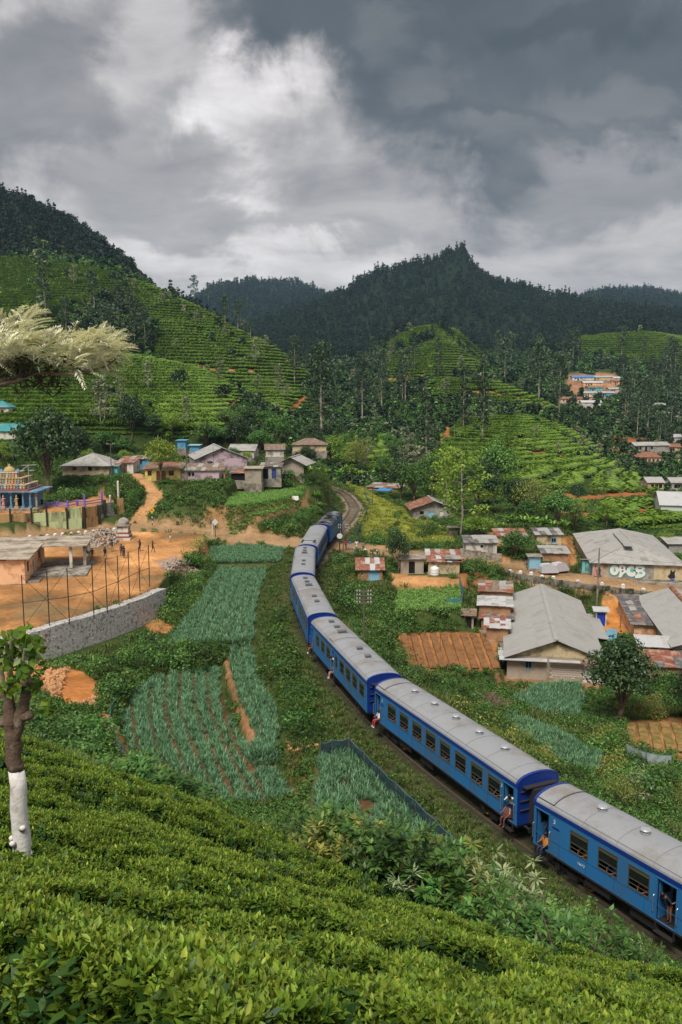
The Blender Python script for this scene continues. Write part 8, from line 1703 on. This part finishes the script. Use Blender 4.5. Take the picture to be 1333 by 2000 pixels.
# antenna masts on the far right mountain
for i, (px, ty, by) in enumerate(((1157, 561, 582), (1179, 563, 576), (1189, 556, 575), (1200, 556, 574), (1210, 556, 573), (1217, 557, 573))):
    p = at(px, by, y=3380); h_ = (by - ty) / F * 3400; t = thing('antenna_mast', 'thin antenna mast in the cluster on the far right summit' if i > 1 else ('lone antenna mast at the left of the far right summit' if i == 0 else 'shorter antenna mast between the lone mast and the cluster'), 'antenna mast', tuple(p), 0, 'antenna masts on the far summit')
    m = MB(); 
    for sx, sy in ((-1, -1), (1, -1), (0, 1)): m.tube([(sx * 1.5, sy * 1.5, -12), (sx * .5, sy * .5, h_)], .35, 4)
    m.build('lattice', M_rod, t)
order_labels([o for o in bpy.data.objects if o.name.startswith('antenna_mast')], 'thin antenna mast on the far right summit, {} from the left'); order_labels([o for o in bpy.data.objects if o.name.startswith('terrace_post')], 'dark short post on the temple terrace edge, {} from the left')
for pl in ([tuple(p[:2]) for p in WALL_TOP] + wpoly(-2.2, (325, 1212), (250, 1250), (180, 1275), (60, 1305), (-420, 1400)), [tuple(p[:2]) for p in MOSS] + wpoly(2.5, (245, 1032), (0, 1055), (-300, 1062))): NOGROW.append(pl)
NOGROW.append([tuple(on(*q_, 60)[:2]) for q_ in ((1228, 1408), (1330, 1402), (1380, 1470), (1330, 1482), (1232, 1476))])
cable('power line from the concrete pole over the long house', [at(1166, 1070, y=118), at(1345, 1100, y=112)]); cable('power line along the left village', [at(219, 868, y=150), at(418, 878, y=160), at(560, 860, y=180)])
# scarecrow cloth in the village terrace
p = on(577, 982, 120); t = thing('scarecrow', 'white cloth hung on a stick in the terrace garden', 'scarecrow', tuple(p)); MB().tube([(0, 0, -.2), (0, 0, 1.5)], .04, 6).bar((-.6, 0, 1.2), (.6, 0, 1.25), .05).build('stick', M_bark, t); m = MB()
for i in range(6):
    x0, x1 = -.6 + .2 * i, -.4 + .2 * i; m.face([(x0, -.06, 1.25), (x1, -.06, 1.25), (x1 * 1.15, -.2 - .08 * (i % 2), .35 + .1 * (i % 3)), (x0 * 1.15, -.2 - .08 * ((i + 1) % 2), .35 + .1 * ((i + 2) % 3))])
m.build('cloth', mat('white_cloth', (.7, .68, .66), .9), t)
# clutter by the sheds
for i, (px, py, c_, w_) in enumerate(((1240, 1122, (.55, .28, .05), 1.3), (1313, 1133, (.05, .1, .4), 1.0), (1296, 1131, (.02, .02, .02), 1.3))):
    p = at(px, py, z=-4.05); tag(MB().lathe([(w_ * .5, 0), (w_ * .52, .2), (w_ * .3, .55), (.05, .85)], 10).build('covered_pile', mat('pile_%d' % i, c_, .8, var=.3), None, tuple(p)), ('orange covered pile against the graffiti wall', 'blue bundle at the right end of the graffiti hall', 'black heap under the soot stain')[i], 'pile')

# ================================================================ PEOPLE
SKIN = mat('brown_skin', (.17, .075, .045), .6, .3, var=.1); HAIR = mat('black_hair', (.012, .01, .01), .5, .4)
def cloth(n, c): return mat('cloth_' + n, c, .9, .1, var=.12, scale=8)
CL = {k: cloth(k, c) for k, c in dict(white=(.68, .67, .66), black=(.02, .02, .022), navy=(.03, .04, .09), red=(.45, .05, .05), orange=(.55, .22, .04), pink=(.55, .20, .22), blue=(.10, .2, .42), tan=(.40, .25, .18), lilac=(.45, .4, .55), grey=(.2, .2, .2), maroon=(.13, .055, .05), yellow=(.6, .45, .08), brown=(.2, .1, .06)).items()}
J0 = dict(pel=(0, 0, .95), bel=(0, 0, 1.10), che=(0, 0, 1.30), nec=(0, 0, 1.46), hea=(0, -.015, 1.56), top=(0, -.01, 1.68),
          shL=(.17, 0, 1.40), elL=(.25, .02, 1.13), wrL=(.27, -.06, .90), haL=(.27, -.09, .80), shR=(-.17, 0, 1.40), elR=(-.25, .02, 1.13), wrR=(-.27, -.06, .90), haR=(-.27, -.09, .80),
          hiL=(.09, 0, .90), knL=(.10, -.02, .50), anL=(.10, .02, .09), toL=(.11, -.14, .04), hiR=(-.09, 0, .90), knR=(-.10, -.02, .50), anR=(-.10, .02, .09), toR=(-.11, -.14, .04))
RAD = dict(pel=.135, bel=.12, che=.14, nec=.055, hea=.085, top=.07, sh=.062, el=.043, wr=.030, ha=.038, hi=.088, kn=.058, an=.036, to=.036)
BN = [('pel', 'bel'), ('bel', 'che'), ('che', 'nec'), ('nec', 'hea'), ('hea', 'top'), ('che', 'shL'), ('shL', 'elL'), ('elL', 'wrL'), ('wrL', 'haL'), ('che', 'shR'), ('shR', 'elR'), ('elR', 'wrR'), ('wrR', 'haR'), ('pel', 'hiL'), ('hiL', 'knL'), ('knL', 'anL'), ('anL', 'toL'), ('pel', 'hiR'), ('hiR', 'knR'), ('knR', 'anR'), ('anR', 'toR')]
POSE = {'stand': {}, 'walk': dict(knL=(.09, -.16, .53), anL=(.09, -.22, .10), toL=(.09, -.37, .05), knR=(-.09, .05, .50), anR=(-.09, .28, .16), toR=(-.09, .20, .05), elL=(.24, .14, 1.14), wrL=(.25, .10, .92), haL=(.25, .06, .83), elR=(-.24, -.10, 1.14), wrR=(-.22, -.26, .98), haR=(-.22, -.34, .94)),
        'throw': dict(elR=(-.40, -.05, 1.42), wrR=(-.52, -.22, 1.52), haR=(-.55, -.30, 1.56), elL=(.34, -.16, 1.28), wrL=(.36, -.40, 1.32), haL=(.36, -.48, 1.34), knL=(.14, -.18, .52), anL=(.16, -.15, .09), toL=(.17, -.3, .04), anR=(-.14, .22, .10), toR=(-.15, .1, .04)),
        'hips': dict(elL=(.38, .06, 1.18), wrL=(.22, -.06, 1.0), haL=(.17, -.08, .98), elR=(-.38, .06, 1.18), wrR=(-.22, -.06, 1.0), haR=(-.17, -.08, .98)),
        'carry': dict(elL=(.24, -.1, 1.16), wrL=(.12, -.28, 1.22), haL=(.05, -.31, 1.24), elR=(-.24, -.1, 1.16), wrR=(-.12, -.28, 1.18), haR=(-.06, -.31, 1.18)),
        'lean': dict(bel=(0, -.06, 1.10), che=(0, -.22, 1.26), nec=(0, -.34, 1.38), hea=(0, -.42, 1.46), top=(.02, -.5, 1.56), shL=(.17, -.24, 1.34), shR=(-.17, -.24, 1.34), elL=(.40, -.2, 1.22), wrL=(.46, .0, 1.32), haL=(.47, .06, 1.36), elR=(-.34, -.3, 1.12), wrR=(-.38, -.12, 1.0), haR=(-.39, -.06, .98)),
        'sit': dict(knL=(.12, -.42, .93), anL=(.13, -.46, .50), toL=(.13, -.60, .45), knR=(-.12, -.42, .93), anR=(-.13, -.44, .50), toR=(-.13, -.58, .45), hiL=(.09, -.04, .92), hiR=(-.09, -.04, .92), elL=(.25, -.12, 1.15), wrL=(.18, -.32, 1.02), haL=(.14, -.39, 1.0), elR=(-.27, -.06, 1.15), wrR=(-.30, -.24, 1.08), haR=(-.30, -.32, 1.08)),
        'window': dict(knL=(.12, -.1, .55), anL=(.12, .2, .3), toL=(.12, .1, .26), knR=(-.12, -.1, .55), anR=(-.12, .2, .3), toR=(-.12, .1, .26), che=(0, -.06, 1.28), nec=(0, -.12, 1.42), hea=(0, -.17, 1.51), top=(0, -.17, 1.63), shL=(.17, -.1, 1.37), shR=(-.17, -.1, 1.37), elL=(.28, -.36, 1.20), wrL=(.2, -.58, 1.18), haL=(.16, -.66, 1.17), elR=(-.26, -.34, 1.2), wrR=(-.14, -.50, 1.18), haR=(-.07, -.55, 1.18))}
_pm = {}
def body_mesh(pose, long_skirt=False):
    if (pose, long_skirt) in _pm: return _pm[(pose, long_skirt)]
    J = dict(J0); J.update(POSE[pose]); names = list(J); me = bpy.data.meshes.new('body'); me.from_pydata([J[n] for n in names], [(names.index(a), names.index(b)) for a, b in BN], []); ob = bpy.data.objects.new('body', me); COL.objects.link(ob); ob.modifiers.new('s', 'SKIN').use_smooth_shade = True; ob.modifiers.new('d', 'SUBSURF').levels = 1
    for i, n in enumerate(names): rd = RAD.get(n) or RAD[n[:2]]; me.skin_vertices[0].data[i].radius = (rd * (1.25 if n in ('pel', 'che', 'bel') else 1), rd * (.8 if n in ('pel', 'bel', 'che') else 1)); me.skin_vertices[0].data[i].use_root = n == 'pel'
    dg = bpy.context.evaluated_depsgraph_get(); out_ = bpy.data.meshes.new_from_object(ob.evaluated_get(dg)); bpy.data.objects.remove(ob); bpy.data.meshes.remove(me)
    seg = [(Vector(J[a]), Vector(J[b]), 0 if a in ('pel', 'bel') or (a == 'che' and b != 'nec') or a[:2] == 'sh' else 1 if a[:2] in ('hi', 'kn') or b[:2] == 'hi' else 3 if a[:2] == 'an' else 2) for a, b in BN]
    out_.materials.clear(); mi = []
    for f in out_.polygons:
        c = Vector(f.center); best = 1e9; k = 2
        for a, b, s in seg:
            L = b - a; u_ = max(0, min(1, (c - a).dot(L) / L.length_squared)); d = (c - a - L * u_).length
            if d < best: best, k = d, s
        mi.append(k)
    out_['mi'] = mi; _pm[(pose, long_skirt)] = (out_, J); return _pm[(pose, long_skirt)]
def person(label, loc, rz, pose, top, legs, h=1.68, skirt=None, scarf=None, group=None, shoes='black', hair=True):
    src, J = body_mesh(pose); me = src.copy(); [me.materials.append(x) for x in (CL[top], CL[legs] if legs else SKIN, SKIN, CL[shoes] if shoes else SKIN)]; me.polygons.foreach_set('material_index', list(src['mi'])); me.update()
    o = link('person', me, None, loc, (0, 0, rz), h / 1.68); tag(o, label, 'person', group)
    hd = Vector(J['hea']); tp_ = Vector(J['top']); m = MB(); ax = (tp_ - hd).normalized(); cpos = hd.lerp(tp_, .55) + Vector((0, .018, .012))
    for i, (rd, z) in enumerate(((.105, -.06), (.112, .0), (.105, .05), (.075, .09), (.02, .108))): pass
    m.lathe([(.098, -.085), (.108, -.02), (.104, .04), (.076, .085), (.02, .105)], 10); hm_ = m.mesh('hair', HAIR, True); e = link('hair', hm_, o, tuple(cpos)); e.rotation_euler = ax.to_track_quat('Z', 'Y').to_euler()
    f = MB(); fc = hd.lerp(tp_, .35); f.face([fc + Vector((-.012, -.085, -.03)), fc + Vector((.012, -.085, -.03)), fc + Vector((0, -.118, -.028)), fc + Vector((0, -.088, .02))]); f.box(fc.x - .045, fc.x - .022, fc.y - .093, fc.y - .086, fc.z + .012, fc.z + .022).box(fc.x + .022, fc.x + .045, fc.y - .093, fc.y - .086, fc.z + .012, fc.z + .022).box(fc.x - .025, fc.x + .025, fc.y - .09, fc.y - .083, fc.z - .058, fc.z - .05); f.build('face', mat('face_dark', (.06, .025, .02), .6), o)
    if skirt: MB().lathe([(.24, .12), (.2, .5), (.155, .95), (.13, 1.12)], 14).build('skirt', CL[skirt], o)
    if scarf:
        b = Vector(J['che']); MB().lathe([(.30, -.34), (.27, -.1), (.17, .10), (.09, .2)], 12).build('shawl', CL[scarf], o, tuple(b))
    return o
def on_car(car, x, y, z): bpy.context.view_layer.update(); return car.matrix_world @ Vector((x, y, z))
def car_rot(car): return car.rotation_euler.z
def rider(label, car, x, y, z, pose, top, legs, drz=0.0, **k): return person(label, tuple(on_car(car, x, y, z)), car_rot(car) + drz, pose, top, legs, **k)
ZF = 1.14
rider('person in a white shirt leaning out of the near door of the second coach', carB, 16.45, -1.12, ZF, 'lean', 'white', 'navy', .5)
rider('person wrapped in a striped shawl sitting on the step of the second coach', carB, 16.35, -1.32, ZF - .82, 'sit', 'tan', 'maroon', .2, scarf='maroon', shoes=None)
rider('person in orange sitting in the far doorway of the nearest coach', carA, .78, -1.30, ZF - .80, 'sit', 'orange', 'navy', .0)
rider('person standing in the dark of the far doorway of the nearest coach', carA, .62, -.85, ZF, 'stand', 'navy', 'black', -.2)
rider('person with long dark hair leaning out of the middle door of the nearest coach', carA, 8.45, -1.10, ZF, 'lean', 'black', 'brown', -.3)
rider('person in red sitting in the far doorway of the second coach', carB, .5, -1.34, ZF - .82, 'sit', 'white', 'red', .0, shoes='white')
rider('person in a pale dress standing in the far doorway of the second coach', carB, .42, -1.0, ZF, 'stand', 'tan', 'lilac', .1)
rider('person in a white top hanging in the middle doorway of the third coach', carC, 7.7, -1.20, ZF, 'lean', 'white', 'grey', .1)
rider('person with white shoes sitting on the middle step of the third coach', carC, 7.75, -1.34, ZF - .82, 'sit', 'grey', 'tan', .0, shoes='white')
rider('person with pale shoes sitting in the far doorway of the third coach', carC, .5, -1.34, ZF - .82, 'sit', 'maroon', 'brown', .0, shoes='white')
for car, k, lab, top in ((carA, 0, 'passenger in orange resting both arms on the first window sill of the nearest coach', 'orange'), (carA, 1, 'passenger in pale blue at the second window of the nearest coach', 'blue'), (carA, 2, 'passenger in red at the third window of the nearest coach', 'red'), (carB, 1, 'passenger with an arm out of the second window of the second coach', 'tan'), (carB, 2, 'passenger with an arm out of the third window of the second coach', 'pink'),
                         (carB, 3, 'passenger in yellow low at the fourth window of the second coach', 'yellow'), (carB, 4, 'passenger in red at the fifth window of the second coach', 'red'), (carB, 0, 'passenger in white at the first window of the second coach', 'white'), (carB, 6, 'passenger in lilac at the seventh window of the second coach', 'lilac'), (carB, 7, 'passenger in white near the door of the second coach', 'white')):
    x = (WA if car is carA else W8)[k][0] + .66; rider(lab, car, x, -.86, ZF - .28, 'window', top, 'navy', .0)
# on the playground, the crossing and the roads
for px, py, pose, top, legs, rz, lab, hh in ((206, 1092, 'walk', 'black', 'black', .6, 'person in black walking left of the group on the playground', 1.7), (220, 1078, 'hips', 'navy', 'grey', .4, 'person with hands on hips at the back of the playground', 1.7), (238, 1087, 'stand', 'navy', 'black', 0, 'left of two people in dark clothes standing close together on the playground', 1.75), (243, 1090, 'carry', 'black', 'navy', -.5, 'right of two people in dark clothes standing close together on the playground', 1.75),
                                       (274, 1077, 'throw', 'black', 'navy', -.4, 'person raising an arm on the playground', 1.7), (299, 1079, 'throw', 'maroon', 'black', 1.4, 'person in maroon reaching out with a ball on the playground', 1.7), (333, 1060, 'walk', 'white', 'tan', -1.0, 'small child in white far across the playground', 1.3), (181, 1094, 'stand', 'maroon', 'black', .2, 'person standing just behind the flag', 1.7)):
    p = on(px, py, 85); person(lab, tuple(p), rz, pose, top, legs, hh)
for px, py, pose, top, legs, rz, lab in ((676, 1074, 'stand', 'red', 'black', .3, 'person in a red shirt standing at the level crossing'), (684, 1074, 'walk', 'blue', 'lilac', -.6, 'person in blue and lilac waiting on the crossing road'), (697, 1075, 'hips', 'white', 'white', .2, 'person all in white on the crossing road'), (710, 1078, 'stand', 'grey', 'black', -.3, 'person in grey and black standing last on the crossing road'), (1171, 1128, 'walk', 'black', 'black', -1.5, 'person in black walking on the road before the graffiti hall'), (1163, 1126, 'walk', 'pink', 'pink', 1.4, 'person in pink half hidden by the concrete pole'), (439, 938, 'stand', 'red', 'pink', .1, 'person in red on the path before the magenta doors')):
    p = on(px, py, 105); person(lab, tuple(p), rz, pose, top, legs, 1.68, skirt='pink' if px in (1163, 439) else None)
cover(np.random.default_rng(21)); hill_tea(np.random.default_rng(22)); woods(np.random.default_rng(23))
# ================================================================ HAZE
hz = MB().box(-4600, 4600, -12, 7600, -420, 520)
m_hz, t_hz, o_hz = new_mat('haze'); pv = t_hz.nodes.new('ShaderNodeVolumePrincipled'); pv.inputs['Color'].default_value = (.46, .72, 1, 1); pv.inputs['Density'].default_value = HAZE
pv.inputs['Anisotropy'].default_value = .2; t_hz.links.new(pv.outputs[0], o_hz.inputs['Volume']); m_hz.cycles.homogeneous_volume = True if hasattr(m_hz.cycles, 'homogeneous_volume') else None
tag(hz.build('haze', m_hz), kind='stuff')
